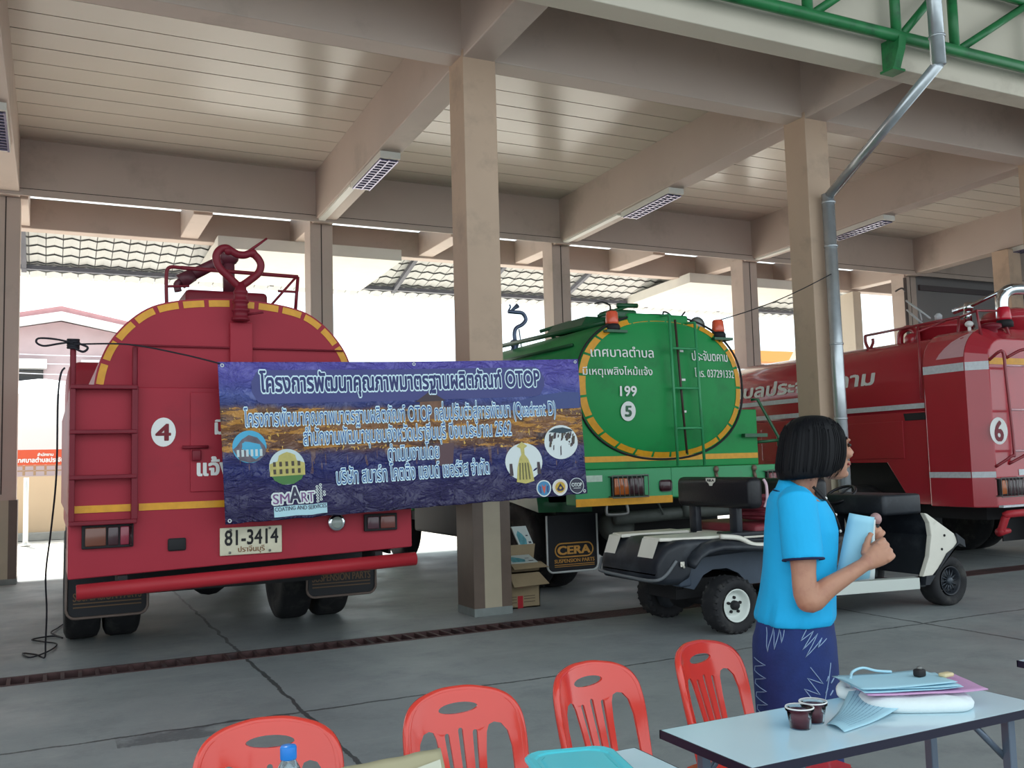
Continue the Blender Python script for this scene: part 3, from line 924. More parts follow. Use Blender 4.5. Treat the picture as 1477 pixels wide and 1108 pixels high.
mb = MB(); mb.tube([hp(1.18, 2.905), hp(1.315, 3.015)], [0.013, 0.008], 8); mb.build('handle', m_red_d, hook)
mb = MB(); mb.tube([(t1(1.14, 0)[0] + 0.05, YH - 0.02, t1(0, 2.475)[1]), (t1(1.28, 0)[0], YH - 0.05, t1(0, 2.49)[1])], 0.009, 8); mb.build('valve_lever', m_red_d, stack)
# things on top: manhole collar, water cannon, hand rail
mb = MB(); a, b = t1(0.83, 2.50); c, d_ = t1(1.36, 2.62)
mb.rbox(a + 0.02, c + 0.06, 7.7, 8.5, b + 0.08, d_ + 0.105, 0.03); mb.build('manhole_collar', m_red_d, T1)
YR = 7.6; k = YR / 6.3
def tr(x, z, y=YR):
    kk = y / 6.3; return (x * kk, y, 1.45 + (z - 1.45) * kk)
mb = MB()
mb.tube(smoothpath([tr(0.672, 2.50), tr(0.670, 2.70), tr(0.69, 2.755), tr(0.76, 2.757)], 4), 0.014, 8)
mb.tube([tr(0.76, 2.757), tr(1.515, 2.745)], 0.016, 8)
mb.tube([tr(1.515, 2.745), tr(1.495, 2.50)], 0.014, 8); mb.tube([tr(1.50, 2.74), tr(1.34, 2.55)], 0.010, 8); mb.tube([tr(0.67, 2.63), tr(0.81, 2.64)], 0.010, 8)
mb.tube([tr(1.38, 2.64), tr(1.50, 2.64)], 0.010, 8)
mb.build('top_rail', m_red_d, T1)
YC = 8.1
mb = MB(); mb.tube([tr(1.06, 2.60, YC), tr(1.055, 2.84, YC)], 0.05, 12); mb.ball(tr(1.055, 2.85, YC), 0.09, 0.09, 0.08)
mb.tube([tr(1.05, 2.845, YC), tr(0.83, 2.715, YC)], [0.045, 0.05], 12, ); mb.tube([tr(0.83, 2.715, YC), tr(0.755, 2.665, YC)], [0.055, 0.065], 12)
mb.tube(smoothpath([tr(0.755, 2.665, YC), tr(0.735, 2.645, YC), tr(0.742, 2.60, YC)], 4), 0.03, 8)
mb.build('water_cannon', mat('grimy_cannon', (86, 34, 46), 0.45, var=0.2, scale=8), T1)

# ================================================================ GREEN TANKER with the number 5
m_grn = mat('green_truck_paint', (30, 138, 72), 0.42, var=0.06, scale=2.0, dirt=(34, 114, 64), dscale=1.5, spec=0.25)
m_grn_l = mat('pale_green_paint', (58, 150, 98), 0.4, var=0.05, scale=3, dirt=(76, 128, 92), dscale=3, dlo=0.58, dhi=0.75)
m_grn_d = mat('dark_green_paint', (22, 84, 50), 0.4, var=0.1, coat=0.2)
Y2 = 8.5
T2 = thing('fire_truck', 'green fire tanker with round number 5, rear ladder and two orange beacons', 'fire truck', (6.06, Y2, 0))
CX, CZ, RX, RZ = 6.055, 2.23, 1.09, 0.785
def ell(k, y, n=56, dz=0.0):
    out = []
    for i in range(n):
        a = 2 * pi * i / n
        c, s_ = cos(a), sin(a)
        e = 2 / 2.25
        out.append((CX + RX * k * (abs(c) ** e) * (1 if c > 0 else -1), y, CZ + dz + RZ * k * (abs(s_) ** e) * (1 if s_ > 0 else -1)))
    return out
mb = MB(); mb.loft([ell(0.002, Y2 - 0.09), ell(0.5, Y2 - 0.07), ell(0.8, Y2 - 0.04), ell(0.93, Y2 - 0.012), ell(0.985, Y2), ell(1.0, Y2 + 0.03), ell(1.0, 13.2), ell(0.9, 13.3)])
tank = mb.build('tank', m_grn, T2)
def bulge(x, z):
    r = hypot((x - CX) / RX, (z - CZ) / RZ)
    return Y2 - 0.09 + 0.09 * min(1, r) ** 2.6 - 0.012
fb = lambda x, z: (x, bulge(x, z), z)
# yellow dashes round the end
pts = ell(1.0, 0, 200)
L = [0]
for i in range(200):
    a, b = pts[i], pts[(i + 1) % 200]; L.append(L[-1] + hypot(b[0] - a[0], b[2] - a[2]))
nd = 25; st = L[-1] / nd
for k in range(nd):
    mb = MB()
    for q in range(5):
        idx = []
        for s in (k * st + 0.012 + (st - 0.028) * q / 5, k * st + 0.012 + (st - 0.028) * (q + 1) / 5):
            i = max(j for j in range(200) if L[j] <= s); t = (s - L[i]) / (L[i + 1] - L[i])
            a, b = pts[i], pts[(i + 1) % 200]; idx.append((a[0] + (b[0] - a[0]) * t, a[2] + (b[2] - a[2]) * t))
        def F(p, r): x = CX + (p[0] - CX) * r; z = CZ + (p[1] - CZ) * r; return (x, Y2 - 0.022 + (0.02 if r > 0.96 else 0.0), z)
        mb.add([F(idx[0], 0.985), F(idx[1], 0.985), F(idx[1], 0.915), F(idx[0], 0.915)], [(0, 1, 2, 3)])
    mb.build('reflective_strip', m_yellow, tank)
mb = MB(); mb.tube([(p[0], Y2 - 0.0, p[2]) for p in ell(1.012, 0, 80)], 0.012, 8, closed=True); mb.build('rim_cable', m_black, tank)
# lettering
letters(tank, 'เทศบาลตำบล', fb, 5.135, 5.885, 2.535, m_white, None, 40, 0.012)
letters(tank, 'มีเหตุเพลิงไหม้แจ้ง', fb, 5.03, 5.855, 2.342, m_white, None, 40, 0.012)
letters(tank, 'ประจันตคาม', fb, 6.405, 6.94, 2.520, m_white, 0.15, 40, 0.012)
letters(tank, 'โทร. 037291332', fb, 6.425, 7.02, 2.335, m_white, 0.125, 32, 0.01)
letters(tank, '199', fb, 5.448, 5.645, 2.118, m_white, 0.15, 32, 0.025)
mb = MB(); disc2d(mb, lambda x, z: (x, bulge(x, z) - 0.001, z), 5.54, 1.955, 0.09, 0.105); dn = mb.build('number_disc', m_white, tank)
letters(dn, '5', lambda x, z: (x, bulge(x, z) - 0.004, z), 5.505, 5.575, 1.90, m_grn_d, 0.16, 30, 0.04)
# square body behind and below
mb = MB(); mb.box(4.78, 7.36, Y2 + 0.01, Y2 + 0.5, 1.345, 1.98); mb.build('rear_body', m_grn, T2, bevel=0.01)
mb = MB(); mb.box(4.84, 7.3, Y2 + 0.5, 13.2, 0.98, 1.9); mb.build('side_body', m_grn, T2, bevel=0.02)
mb = MB(); mb.box(4.8, 7.345, Y2 + 0.002, Y2 + 0.01, 1.422, 1.482); mb.build('yellow_band', m_yellow, T2)
mb = MB(); mb.box(5.0, 7.2, Y2 + 0.6, 14.8, 0.62, 1.0); mb.build('chassis', m_black, T2)
mb = MB(); mb.rbox(4.86, 5.2, 10.9, 13.2, 0.48, 1.0, 0.04); mb.build('fuel_tank', m_black, T2)
mb = MB(); mb.rbox(4.9, 7.25, 13.35, 15.2, 0.75, 2.8, 0.12, 3); cab = mb.build('cab', m_grn, T2)
mb = MB(); mb.box(5.2, 6.95, 13.33, 13.35, 1.95, 2.5); mb.build('cab_window', m_glass, cab)
# pale green bumper with lamps
YB = 8.28
mb = MB(); mb.box(4.78, 5.962, YB, YB + 0.2, 0.99, 1.345); mb.box(5.962, 7.66, YB, YB + 0.2, 1.03, 1.345)
bmp = mb.build('rear_bumper', m_grn_l, T2, bevel=0.01)
mb = MB(); mb.box(4.78, 5.962, YB - 0.006, YB, 0.978, 1.055); mb.build('yellow_band', m_yellow, bmp)
tail_lamp(bmp, 5.195, 5.595, 1.065, 1.27, YB, [m_amber, m_darklens], guard=True, split=0.5)
tail_lamp(bmp, 7.24, 7.62, 1.065, 1.27, YB, [m_redlens, m_amber], guard=True, split=0.5)
mb = MB(); mb.rbox(5.80, 5.955, YB - 0.02, YB + 0.01, 1.095, 1.22, 0.03); mb.build('reflector_light', mat('dark_maroon_lens', (58, 28, 34), 0.3, coat=0.4), bmp)
mb = MB(); rect2d(mb, onY(YB, 0.002), 4.85, 5.10, 1.225, 1.29); mb.build('worn_plate', mat('worn_white_paint', (186, 206, 190), 0.6, var=0.12, scale=20), bmp)
for x in (6.55, 7.08):
    mb = MB(); mb.ball((x, YB - 0.01, 1.31), 0.032, 0.03, 0.038); mb.tube([(x, YB, 1.28), (x, YB - 0.03, 1.20)], 0.02, 8); mb.build('hitch_hook', mat('worn_brass', (120, 100, 88), 0.5, metal=0.4, var=0.2), bmp)
mb = MB(); mb.tube(smoothpath([(5.16, YB + 0.03, 0.99), (5.15, YB + 0.02, 0.91), (5.18, YB + 0.02, 0.882), (5.38, YB + 0.02, 0.882), (5.41, YB + 0.02, 0.91), (5.40, YB + 0.03, 0.99)], 4), 0.016, 8); mb.build('foot_loop', m_rim, bmp)
# under the bumper: pipes and drums in the dark
m_grime = mat('grimy_pipe', (78, 82, 78), 0.6, var=0.2, scale=6)
mb = MB(); mb.tube([(5.42, YB + 0.3, 0.82), (7.3, YB + 0.3, 0.86)], 0.07, 12); mb.build('cross_pipe', m_grime, T2)
mb = MB(); mb.lathe([(0.10, -0.12), (0.17, -0.1), (0.17, 0.1), (0.10, 0.12)], (5.6, YB + 0.55, 0.72), 'Y'); mb.build('pipe_flange', m_grime, T2)
mb = MB(); mb.tube([(6.32, YB + 0.22, 1.0), (6.32, YB + 0.22, 0.8)], 0.06, 10); mb.tube([(5.9, YB + .2, 1.0), (5.98, YB + .2, 0.84)], 0.012, 6); mb.build('drain_pipe', m_grime, T2)
# mudflap with printed words
YF = 9.0
k = YF / 8.3
FX0, FX1, FZ0 = 4.425 * k + 0.02, 5.043 * k - 0.02, 1.45 + (0.345 - 1.45) * k
f = mudflap(T2, FX0, FX1, FZ0, 1.45 + (0.905 - 1.45) * k, YF, mat('pale_edging', (196, 198, 198), 0.45), None)
m_gold = mat('gold_print', (206, 150, 72), 0.5)
ff = onY(YF, 0.004)
u = lambda x: x * k
w_ = lambda z: 1.45 + (z - 1.45) * k
mb = MB()
cx0, cx1, cz0, cz1 = u(4.535), u(4.97), w_(0.49), w_(0.625); r = (cz1 - cz0) / 2
o1 = arcpts(cx1 - r, cz0 + r, r, r, -pi / 2, pi / 2, 10) + arcpts(cx0 + r, cz0 + r, r, r, pi / 2, 1.5 * pi, 10)
mb.tube([(p[0], YF - 0.004, p[1]) for p in o1], 0.008, 6, closed=True)
mb.build('badge_outline', m_gold, f)
letters(f, 'CERA', ff, cx0 + 0.035, cx1 - 0.035, cz0 + 0.03, m_gold, 0.125, 32, 0.045, gap=0.5)
letters(f, 'SUSPENSION PARTS', ff, u(4.525), u(4.985), w_(0.435), m_gold, 0.055, 24, 0.02)
mb = MB(); rect2d(mb, ff, u(4.525), u(4.985), w_(0.412), w_(0.418)); rect2d(mb, ff, u(4.525), u(4.985), w_(0.395), w_(0.40)); mb.build('print_stripe', m_gold, f)
for yy in (9.75, 14.2):
    for x in ((4.98, 5.29, 6.85, 7.16) if yy < 11 else (5.05, 7.1)):
        wheel(T2, x, yy, 0.5, 0.5, 0.28, rim=False)
mb = MB(); mb.tube([(5.0, 9.75, 0.5), (7.1, 9.75, 0.5)], 0.09, 10); mb.ball((6.05, 9.75, 0.5), 0.2, 0.22, 0.22); mb.build('axle', m_black, T2)
mb = MB(); mb.add([(4.70, 9.0, 1.17), (5.4, 9.0, 1.17), (5.4, 9.0, 0.88), (4.73, 9.0, 0.9), (4.70, 10.4, 1.17), (5.4, 10.4, 1.17), (5.4, 10.4, 1.1), (4.73, 10.4, 1.1)],
                  [(0, 1, 2, 3), (0, 4, 5, 1), (0, 3, 7, 4), (4, 7, 6, 5)]); mb.build('fender', m_grn_d, T2)
# ladder on the end
yl = Y2 - 0.17
mb = MB()
mb.tube([(6.055, yl, 3.0), (6.09, yl, 1.36)], 0.016, 10); mb.tube([(6.395, yl, 2.93), (6.445, yl, 1.36)], 0.016, 10)
for (x, z) in ((6.055, 3.0), (6.395, 2.93)): mb.tube([(x, yl, z), (x + 0.0, yl + 0.25, z + 0.02)], 0.013, 8)
ld = mb.build('rear_ladder', m_grn_l, T2)
for x0, x1, z in ((6.062, 6.405, 2.635), (6.07, 6.415, 2.20), (6.08, 6.43, 1.765)):
    mb = MB(); mb.tube([(x0, yl, z), (x1, yl, z)], 0.014, 8); mb.build('rung', m_grn_l, ld)
mb = MB(); mb.tube([(6.17, Y2 - 0.115, 2.96), (6.245, Y2 - 0.13, 1.49)], 0.013, 8); mb.build('level_gauge', mat('gauge_brown', (66, 50, 44), 0.5), tank)
for z in (2.62, 2.30, 1.95):
    mb = MB(); rect2d(mb, fb, 6.24, 6.29, z - 0.012, z + 0.012); mb.build('gauge_mark', m_white, tank)
mb = MB()
mb.tube([(7.36, 8.6, 2.10), (7.42, 8.55, 2.10), (7.66, 8.5, 1.66), (7.66, 8.5, 1.55)], 0.018, 8); mb.tube([(7.36, 8.6, 1.60), (7.66, 8.5, 1.62)], 0.018, 8); mb.box(7.12, 7.45, 8.44, 8.5, 1.66, 1.70)
mb.build('side_bracket', m_grn_d, T2)
# top plate, beacons, work lamp, hatch and rails
mb = MB(); mb.rbox(5.62, 6.42, Y2 - 0.02, Y2 + 0.05, 2.84, 3.03, 0.02); mb.build('top_plate', m_grn, T2)
for (x, z) in ((5.44, 2.825), (6.865, 2.79)):
    b = beacon(T2, x, Y2 + 0.02, z, mat('orange_dome', (226, 92, 62), 0.25, coat=0.5))
    mb = MB(); mb.box(x - 0.13, x + 0.13, Y2 - 0.08, Y2 + 0.12, z - 0.025, z + 0.003); mb.tube([(x, Y2, z - 0.02), (x + (0.18 if x < 6 else -0.18), Y2 + 0.05, z - 0.16)], 0.02, 8); mb.build('beacon_shelf', m_grn_d, b)
mb = MB(); mb.lathe([(0.03, 0.09), (0.085, 0.03), (0.10, -0.02), (0.10, -0.035)], (6.58, Y2 + 0.05, 2.93), 'Y'); wl = mb.build('work_lamp', m_black, T2)
mb = MB(); mb.lathe([(0.095, -0.036), (0.05, -0.05), (0.001, -0.055)], (6.58, Y2 + 0.05, 2.93), 'Y'); mb.build('lens', mat('grey_lens', (136, 140, 136), 0.1), wl)
mb = MB(); mb.tube([(6.58, Y2 + 0.05, 2.84), (6.58, Y2 + 0.05, 2.75)], 0.02, 8); mb.build('lamp_stalk', m_grn_d, wl)
mb = MB()
mb.add([(5.52, 9.3, 3.0), (6.62, 9.3, 3.0), (6.62, 10.2, 3.0), (5.52, 10.2, 3.0), (5.62, 9.35, 3.12), (6.52, 9.35, 3.12), (6.52, 10.15, 3.12), (5.62, 10.15, 3.12)], [(4, 5, 6, 7), (0, 1, 5, 4), (1, 2, 6, 5), (2, 3, 7, 6), (3, 0, 4, 7)])
mb.build('hatch_collar', m_grn_d, T2)
mb = MB(); mb.rbox(5.93, 6.3, 9.3, 9.6, 3.1, 3.22, 0.03); mb.tube([(5.75, 9.3, 3.12), (6.2, 9.3, 3.27)], 0.02, 8); mb.tube([(6.02, 9.3, 3.26), (6.3, 9.3, 3.27)], 0.028, 8); mb.build('hatch_clamp', m_grn_d, T2)
mb = MB()
mb.tube(smoothpath([(5.44, Y2 + .05, 3.05), (5.47, Y2 + .1, 3.12), (5.38, Y2 + .1, 3.15), (5.28, Y2 + .1, 3.13)], 5), 0.009, 6); mb.build('wire_loop', m_black, T2); mb = MB()
mb.tube(smoothpath([(6.10, Y2, 2.99), (6.14, Y2 + .05, 3.07), (6.22, Y2 + .05, 3.05), (6.24, Y2, 2.97)], 5), 0.009, 6); mb.build('wire_loop', m_black, T2); mb = MB()
mb.tube([(6.38, Y2 + .1, 3.0), (6.62, Y2 + .3, 3.13)], 0.009, 6)
mb.build('wire_loop', m_black, T2)
# long walkway rail along the left shoulder, hand bar and swan neck nozzle
mb = MB(); mb.tube([(5.40, Y2 + 0.1, 2.93), (5.33, 11.9, 2.99)], 0.028, 8)
mb.tube([(5.1, Y2 + 0.3, 2.70), (5.1, 12.0, 2.72)], 0.02, 8); mb.build('side_rail', m_grn_d, T2)
mb = MB(); mb.tube([(5.62, 10.5, 3.10), (6.06, 10.5, 3.235)], 0.022, 8); mb.tube([(5.75, 10.5, 3.14), (5.86, 10.5, 2.95)], 0.03, 8); mb.build('hand_bar', m_grn_d, T2)
m_nz = mat('blue_grey_metal', (98, 112, 140), 0.35, metal=0.6, var=0.1)
mb = MB()
mb.tube(smoothpath([(5.52, 11, 2.95), (5.50, 11, 3.12), (5.53, 11, 3.21), (5.62, 11, 3.26), (5.675, 11, 3.33), (5.63, 11, 3.41), (5.53, 11, 3.42), (5.42, 11, 3.425)], 5), 0.026, 10)
mb.tube([(5.42, 11, 3.43), (5.455, 11, 3.49), (5.44, 11, 3.52)], 0.012, 6); mb.tube([(5.45, 11, 3.43), (5.56, 11, 3.51)], [0.012, 0.035], 8)
mb.lathe([(0.05, 2.86), (0.06, 2.9), (0.045, 2.95), (0.06, 3.0), (0.06, 3.03), (0.04, 3.05)], (5.5, 11, 0)); mb.tube([(5.57, 11, 3.2), (5.6, 11, 2.95)], 0.008, 6)
mb.build('swan_neck_nozzle', m_nz, T2)

# ================================================================ RED TANKER with the number 6
m_red3 = mat('glossy_red_paint', (172, 44, 56), 0.2, var=0.04, scale=2.0, coat=0.5)
m_tape = mat('silver_tape', (196, 200, 204), 0.35, var=0.1, scale=30)
T3 = thing('fire_truck', 'glossy red fire tanker with white number 6 at the right edge behind the cart', 'fire truck', (11, 7.4, 0))
SX = 9.8; Y3 = 7.4
# tank: long rounded barrel
def ring3(y, k=1.0, x0=9.86, x1=12.5, zc=2.25, rz=0.72):
    out = []
    for i in range(44):
        a = 2 * pi * i / 44; c, s_ = cos(a), sin(a); e = 2 / 2.9
        out.append(((x0 + x1) / 2 + (x1 - x0) / 2 * k * (abs(c) ** e) * (1 if c > 0 else -1), y, zc + rz * k * (abs(s_) ** e) * (1 if s_ > 0 else -1)))
    return out
mb = MB(); mb.loft([ring3(8.15, 0.97), ring3(8.2), ring3(13.0), ring3(13.15, 0.93)]); mb.build('tank', m_red3, T3)
letters(T3, 'ตำบลประจันตคาม', onX(9.86, 0.006), 12.15, 9.07, 2.35, m_white, 0.27, 40, 0.03, slant=-0.25)
# rear cabinet with chamfered corner and rounded shoulders
def cabring(y, ins=0.0):
    prof = [(9.8 + ins, 0.765), (9.8 + ins, 2.50)] + arcpts(10.22, 2.50, 0.42 - ins, 0.42 - ins, pi, pi / 2, 6)[1:] + arcpts(12.1, 2.50, 0.42 - ins, 0.42 - ins, pi / 2, 0, 6) + [(12.52 - ins, 0.765)]
    return [(p[0], y, p[1]) for p in prof]
mb = MB(); mb.loft([cabring(8.22), cabring(7.62), cabring(7.42, 0.16)], smooth=False); cab3 = mb.build('rear_cabinet', m_red3, T3, bevel=0.012)
# sky reflection on the rounded cabinet shoulder, painted as a pale arc
m_pale = mat('pink_reflection_and_rung', (206, 158, 164), 0.2, coat=0.5, var=0.06, scale=3)
mb = MB()
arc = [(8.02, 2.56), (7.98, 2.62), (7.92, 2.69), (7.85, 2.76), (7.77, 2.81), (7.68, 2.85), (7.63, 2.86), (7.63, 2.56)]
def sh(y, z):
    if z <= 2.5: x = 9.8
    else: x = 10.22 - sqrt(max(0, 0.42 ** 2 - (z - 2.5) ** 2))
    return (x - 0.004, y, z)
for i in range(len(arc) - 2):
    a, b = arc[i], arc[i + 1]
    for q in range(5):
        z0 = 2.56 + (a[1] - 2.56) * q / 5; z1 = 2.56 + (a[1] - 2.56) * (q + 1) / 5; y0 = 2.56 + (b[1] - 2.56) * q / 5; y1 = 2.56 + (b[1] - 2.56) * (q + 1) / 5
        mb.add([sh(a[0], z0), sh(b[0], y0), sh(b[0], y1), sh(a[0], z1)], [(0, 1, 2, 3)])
mb.build('shoulder_reflection', m_pale, cab3)
# silver tapes
def tape(parent, y0, y1, z0, z1, x=9.8):
    mb = MB(); rect2d(mb, onX(x, 0.004), y0, y1, z0, z1); mb.build('silver_band', m_tape, parent)
tape(cab3, 7.63, 8.215, 2.39, 2.49); tape(cab3, 7.63, 8.215, 1.115, 1.185)
mb = MB(); mb.add([(9.797, 7.617, 2.39), (9.958, 7.417, 2.39), (9.958, 7.417, 2.49), (9.797, 7.617, 2.49)], [(0, 1, 2, 3)]); mb.build('silver_band', m_tape, cab3)
mb = MB(); mb.add([(9.797, 7.617, 1.115), (9.958, 7.417, 1.115), (9.958, 7.417, 1.185), (9.797, 7.617, 1.185)], [(0, 1, 2, 3)]); mb.build('silver_band', m_tape, cab3)
mb = MB(); rect2d(mb, onY(7.42, 0.005), 9.965, 12.3, 2.45, 2.53); mb.build('yellow_band', m_yellow, cab3)
mb = MB(); rect2d(mb, onY(7.42, 0.005), 10.36, 12.2, 1.13, 1.20); mb.build('silver_band', m_tape, cab3)
# side skirt with panels and wheel opening
mb = MB(); mb.prism([(8.25, 0.78), (8.56, 0.78), (8.92, 1.31), (13.0, 1.31), (13.0, 1.95), (8.25, 1.95)], 9.86, 10.1, 'X'); sk = mb.build('side_skirt', m_red3, T3, bevel=0.01)
mb = MB(); mb.prism([(8.62, 1.36), (9.55, 1.36), (9.55, 1.84), (8.62, 1.84)], 9.845, 9.86, 'X'); mb.build('locker_door', m_red3, sk, bevel=0.008)
mb = MB(); mb.prism([(9.75, 1.36), (11.3, 1.36), (11.3, 1.84), (9.75, 1.84)], 9.845, 9.86, 'X'); mb.build('locker_door', m_red3, sk, bevel=0.008)
mb = MB(); mb.prism([(8.27, 1.84), (8.58, 1.84), (8.60, 1.93), (8.27, 1.93)], 9.85, 9.86, 'X'); mb.build('shadow_gap', m_black, sk)
tape(T3, 8.27, 13.0, 1.985, 2.05, 9.855)
mb = MB(); rect2d(mb, onX(9.857, 0.006), 9.6, 13.0, 2.205, 2.27); mb.build('silver_band', m_tape, T3)
mb = MB(); mb.tube([(8.62, 0, 0), (8.62, 0, 0)], 0.001, 3)
mb = MB(); mb.rbox(9.83, 9.86, 9.62, 9.7, 1.45, 1.6, 0.01); mb.build('door_latch', m_black, sk)
mb = MB(); mb.box(10.12, 12.2, 7.7, 13.5, 0.60, 1.5); mb.build('chassis', m_black, T3)
mb = MB(); mb.rbox(9.9, 12.4, 13.3, 15.3, 0.75, 2.85, 0.12, 3); cab = mb.build('cab', m_red3, T3)
mb = MB(); mb.box(10.2, 12.1, 13.28, 13.3, 1.95, 2.55); mb.build('cab_window', m_glass, cab)
for yy in (9.55, 13.9):
    for x in (10.05, 10.37, 11.95, 12.27) if yy < 12 else (10.08, 12.2):
        wheel(T3, x, yy, 0.5, 0.5, 0.28, rim=(x < 10.1))
for x in (10.02, 11.8):
    mb = MB(); mb.box(x, x + 0.6, 8.75, 8.765, 0.18, 0.8); mb.build('mudflap', mat('flap_rubber', (24, 24, 30), 0.55), T3)
# number 6, bent tube ladder, lamp, hook
fr3 = onY(7.42, 0.004)
mb = MB(); disc2d(mb, fr3, 10.055, 1.66, 0.155, 0.16, 36); ring_ = mb.build('number_disc', m_white, cab3)
letters(ring_, '6', onY(7.42, 0.006), 9.985, 10.125, 1.545, m_red_d, 0.33, 32, 0.035)
m_rail = mat('red_rail', (140, 40, 50), 0.3, coat=0.3)
mb = MB()
mb.tube(smoothpath([(9.98, 7.42, 2.50), (9.99, 7.30, 2.58), (10.03, 7.27, 2.56), (10.05, 7.27, 2.3), (10.10, 7.27, 1.45), (10.07, 7.29, 1.36), (9.96, 7.42, 1.24)], 4), 0.018, 10)
mb.tube(smoothpath([(10.28, 7.42, 2.53), (10.42, 7.29, 2.62), (10.45, 7.27, 2.5), (10.45, 7.27, 1.5), (10.40, 7.29, 1.40), (10.20, 7.42, 1.27)], 4), 0.018, 10)
l3 = mb.build('bent_ladder', m_rail, T3)
for z, xa in ((2.42, 10.05), (1.9, 10.075), (1.42, 10.10)):
    mb = MB(); mb.tube([(xa, 7.27, z), (10.45, 7.27, z)], 0.014, 8); mb.build('rung', m_pale, l3)
tail_lamp(T3, 9.96, 10.40, 0.90, 1.10, 7.42, [m_amber, m_darklens], guard=True, split=0.3)
mb = MB(); mb.box(9.97, 12.3, 7.36, 7.42, 0.765, 0.79); mb.build('bumper_strip', m_tape, T3)
mb = MB(); mb.tube(smoothpath([(9.98, 7.42, 0.50), (10.0, 7.40, 0.58), (10.03, 7.38, 0.66), (10.12, 7.36, 0.69), (11.2, 7.36, 0.69)], 4), 0.045, 12); mb.tube([(9.93, 7.42, 0.48), (10.12, 7.42, 0.49)], [0.05, 0.03], 10); mb.build('bumper_pipe', m_brightred, T3)
mb = MB(); mb.box(10.45, 11.2, 7.39, 7.42, 0.55, 0.76); mb.build('licence_plate', m_tape, T3)
# top fittings
mb = MB()
mb.tube([(10.4, 9.66, 3.10), (10.4, 8.1, 3.135)], 0.018, 8)
mb.tube(smoothpath([(10.4, 9.66, 3.10), (10.4, 9.66, 3.0), (10.4, 9.60, 2.90), (10.4, 9.53, 2.98), (10.4, 9.53, 3.04)], 4), 0.022, 8)
for y in (8.75, 8.12): mb.tube([(10.4, y, 3.13), (10.35, y, 2.85)], 0.016, 8)
mb.tube([(9.83, 8.27, 2.95), (9.78, 8.25, 2.1)], 0.014, 8); mb.tube([(10.3, 8.25, 3.1), (9.83, 8.27, 2.95)], 0.014, 8)
mb.tube([(10.05, 7.55, 2.75), (10.05, 7.6, 3.12), (10.5, 7.6, 3.14), (10.5, 7.5, 2.75)], 0.018, 8)
mb.tube([(10.05, 7.6, 3.12), (10.4, 8.1, 3.135)], 0.016, 8)
mb.build('top_rail', m_rail, T3)
for (x, y, r_, z0, h) in ((10.9, 8.75, 0.36, 2.93, 0.28), (11.2, 8.0, 0.34, 2.9, 0.36)):
    mb = MB(); mb.lathe([(r_, z0), (r_, z0 + h * 0.5), (r_ * 1.06, z0 + h * 0.52), (r_ * 1.06, z0 + h * 0.62), (r_ * 0.9, z0 + h * 0.85), (r_ * 0.4, z0 + h), (0.001, z0 + h)], (x, y, 0)); mh = mb.build('manhole', m_red3, T3)
    mb = MB(); mb.lathe([(0.045, z0 + h), (0.05, z0 + h + 0.06), (0.02, z0 + h + 0.09), (0.001, z0 + h + 0.09)], (x - 0.1, y, 0)); mb.build('lid_knob', m_tape, mh)
mb = MB(); mb.lathe([(0.09, 2.85), (0.10, 2.98), (0.07, 3.02), (0.001, 3.04)], (10.45, 8.9, 0)); mb.tube(smoothpath([(10.5, 9.15, 2.9), (10.5, 9.13, 3.06), (10.5, 9.0, 3.12), (10.5, 8.88, 3.05), (10.5, 8.86, 2.9)], 4), 0.045, 10); mb.build('valve', m_red3, T3)
mb = MB(); mb.tube([(10.8, 9.26, 3.56), (10.8, 8.88, 3.25)], 0.014, 6); mb.tube([(10.8, 9.26, 3.43), (10.8, 8.96, 3.15)], 0.012, 6); mb.tube([(10.8, 9.20, 3.36), (10.8, 8.92, 3.12)], 0.012, 6); mb.tube([(10.8, 9.26, 3.43), (10.8, 9.20, 3.36)], 0.01, 6); mb.tube([(10.8, 9.05, 3.40), (10.8, 9.02, 3.24)], 0.01, 6)
mb.build('pick_rack', m_tape, T3)
mb = MB(); mb.tube([(10.8, 8.5, 3.29), (10.8, 8.3, 3.31), (10.8, 7.65, 3.47)], [0.045, 0.03, 0.02], 10); mb.lathe([(0.05, -0.06), (0.06, 0), (0.05, 0.06)], (10.8, 8.28, 3.31)); mb.tube([(10.8, 8.3, 3.3), (10.8, 8.3, 3.1)], 0.05, 10); mb.build('nozzle', m_chrome, T3)
mb = MB(); mb.tube(smoothpath([(10.8, 7.80, 2.95), (10.8, 7.80, 3.28), (10.83, 7.78, 3.40), (10.95, 7.74, 3.46), (11.3, 7.66, 3.46)], 5), 0.075, 16); mb.build('chrome_pipe', m_chrome, T3)
beacon(T3, 10.48, 7.55, 2.93, mat('red_dome', (196, 22, 48), 0.25, coat=0.5), 1.15)
mb = MB(); mb.lathe([(0.09, 2.7), (0.12, 2.74), (0.09, 2.78), (0.08, 2.9), (0.13, 2.92), (0.13, 2.96), (0.06, 2.98)], (10.3, 7.62, 0)); mb.build('hydrant_valve', m_red_d, T3)
mb = MB(); mb.tube([(10.1, 7.75, 2.86), (10.1, 7.75, 2.95)], 0.02, 8); mb.ball((10.1, 7.75, 2.98), 0.05, 0.05, 0.04); mb.build('white_cap', m_white, T3)

# ================================================================ GOLF CART
m_blk = mat('black_plastic', (30, 34, 42), 0.45, var=0.15, scale=6, dirt=(56, 60, 66), dscale=3)
m_vinyl = mat('black_vinyl', (20, 20, 26), 0.38, bump=0.1, bscale=60)
m_cream = mat('cart_white', (222, 218, 206), 0.35, var=0.04, scale=5, dirt=(180, 172, 156), dscale=3, dlo=0.6, dhi=0.8)
m_pinkp = mat('pale_piping', (206, 176, 186), 0.5)
CT = thing('golf_cart', 'black and white golf cart parked in front of the green tanker, behind the woman', 'golf cart', (6.2, 6.8, 0))
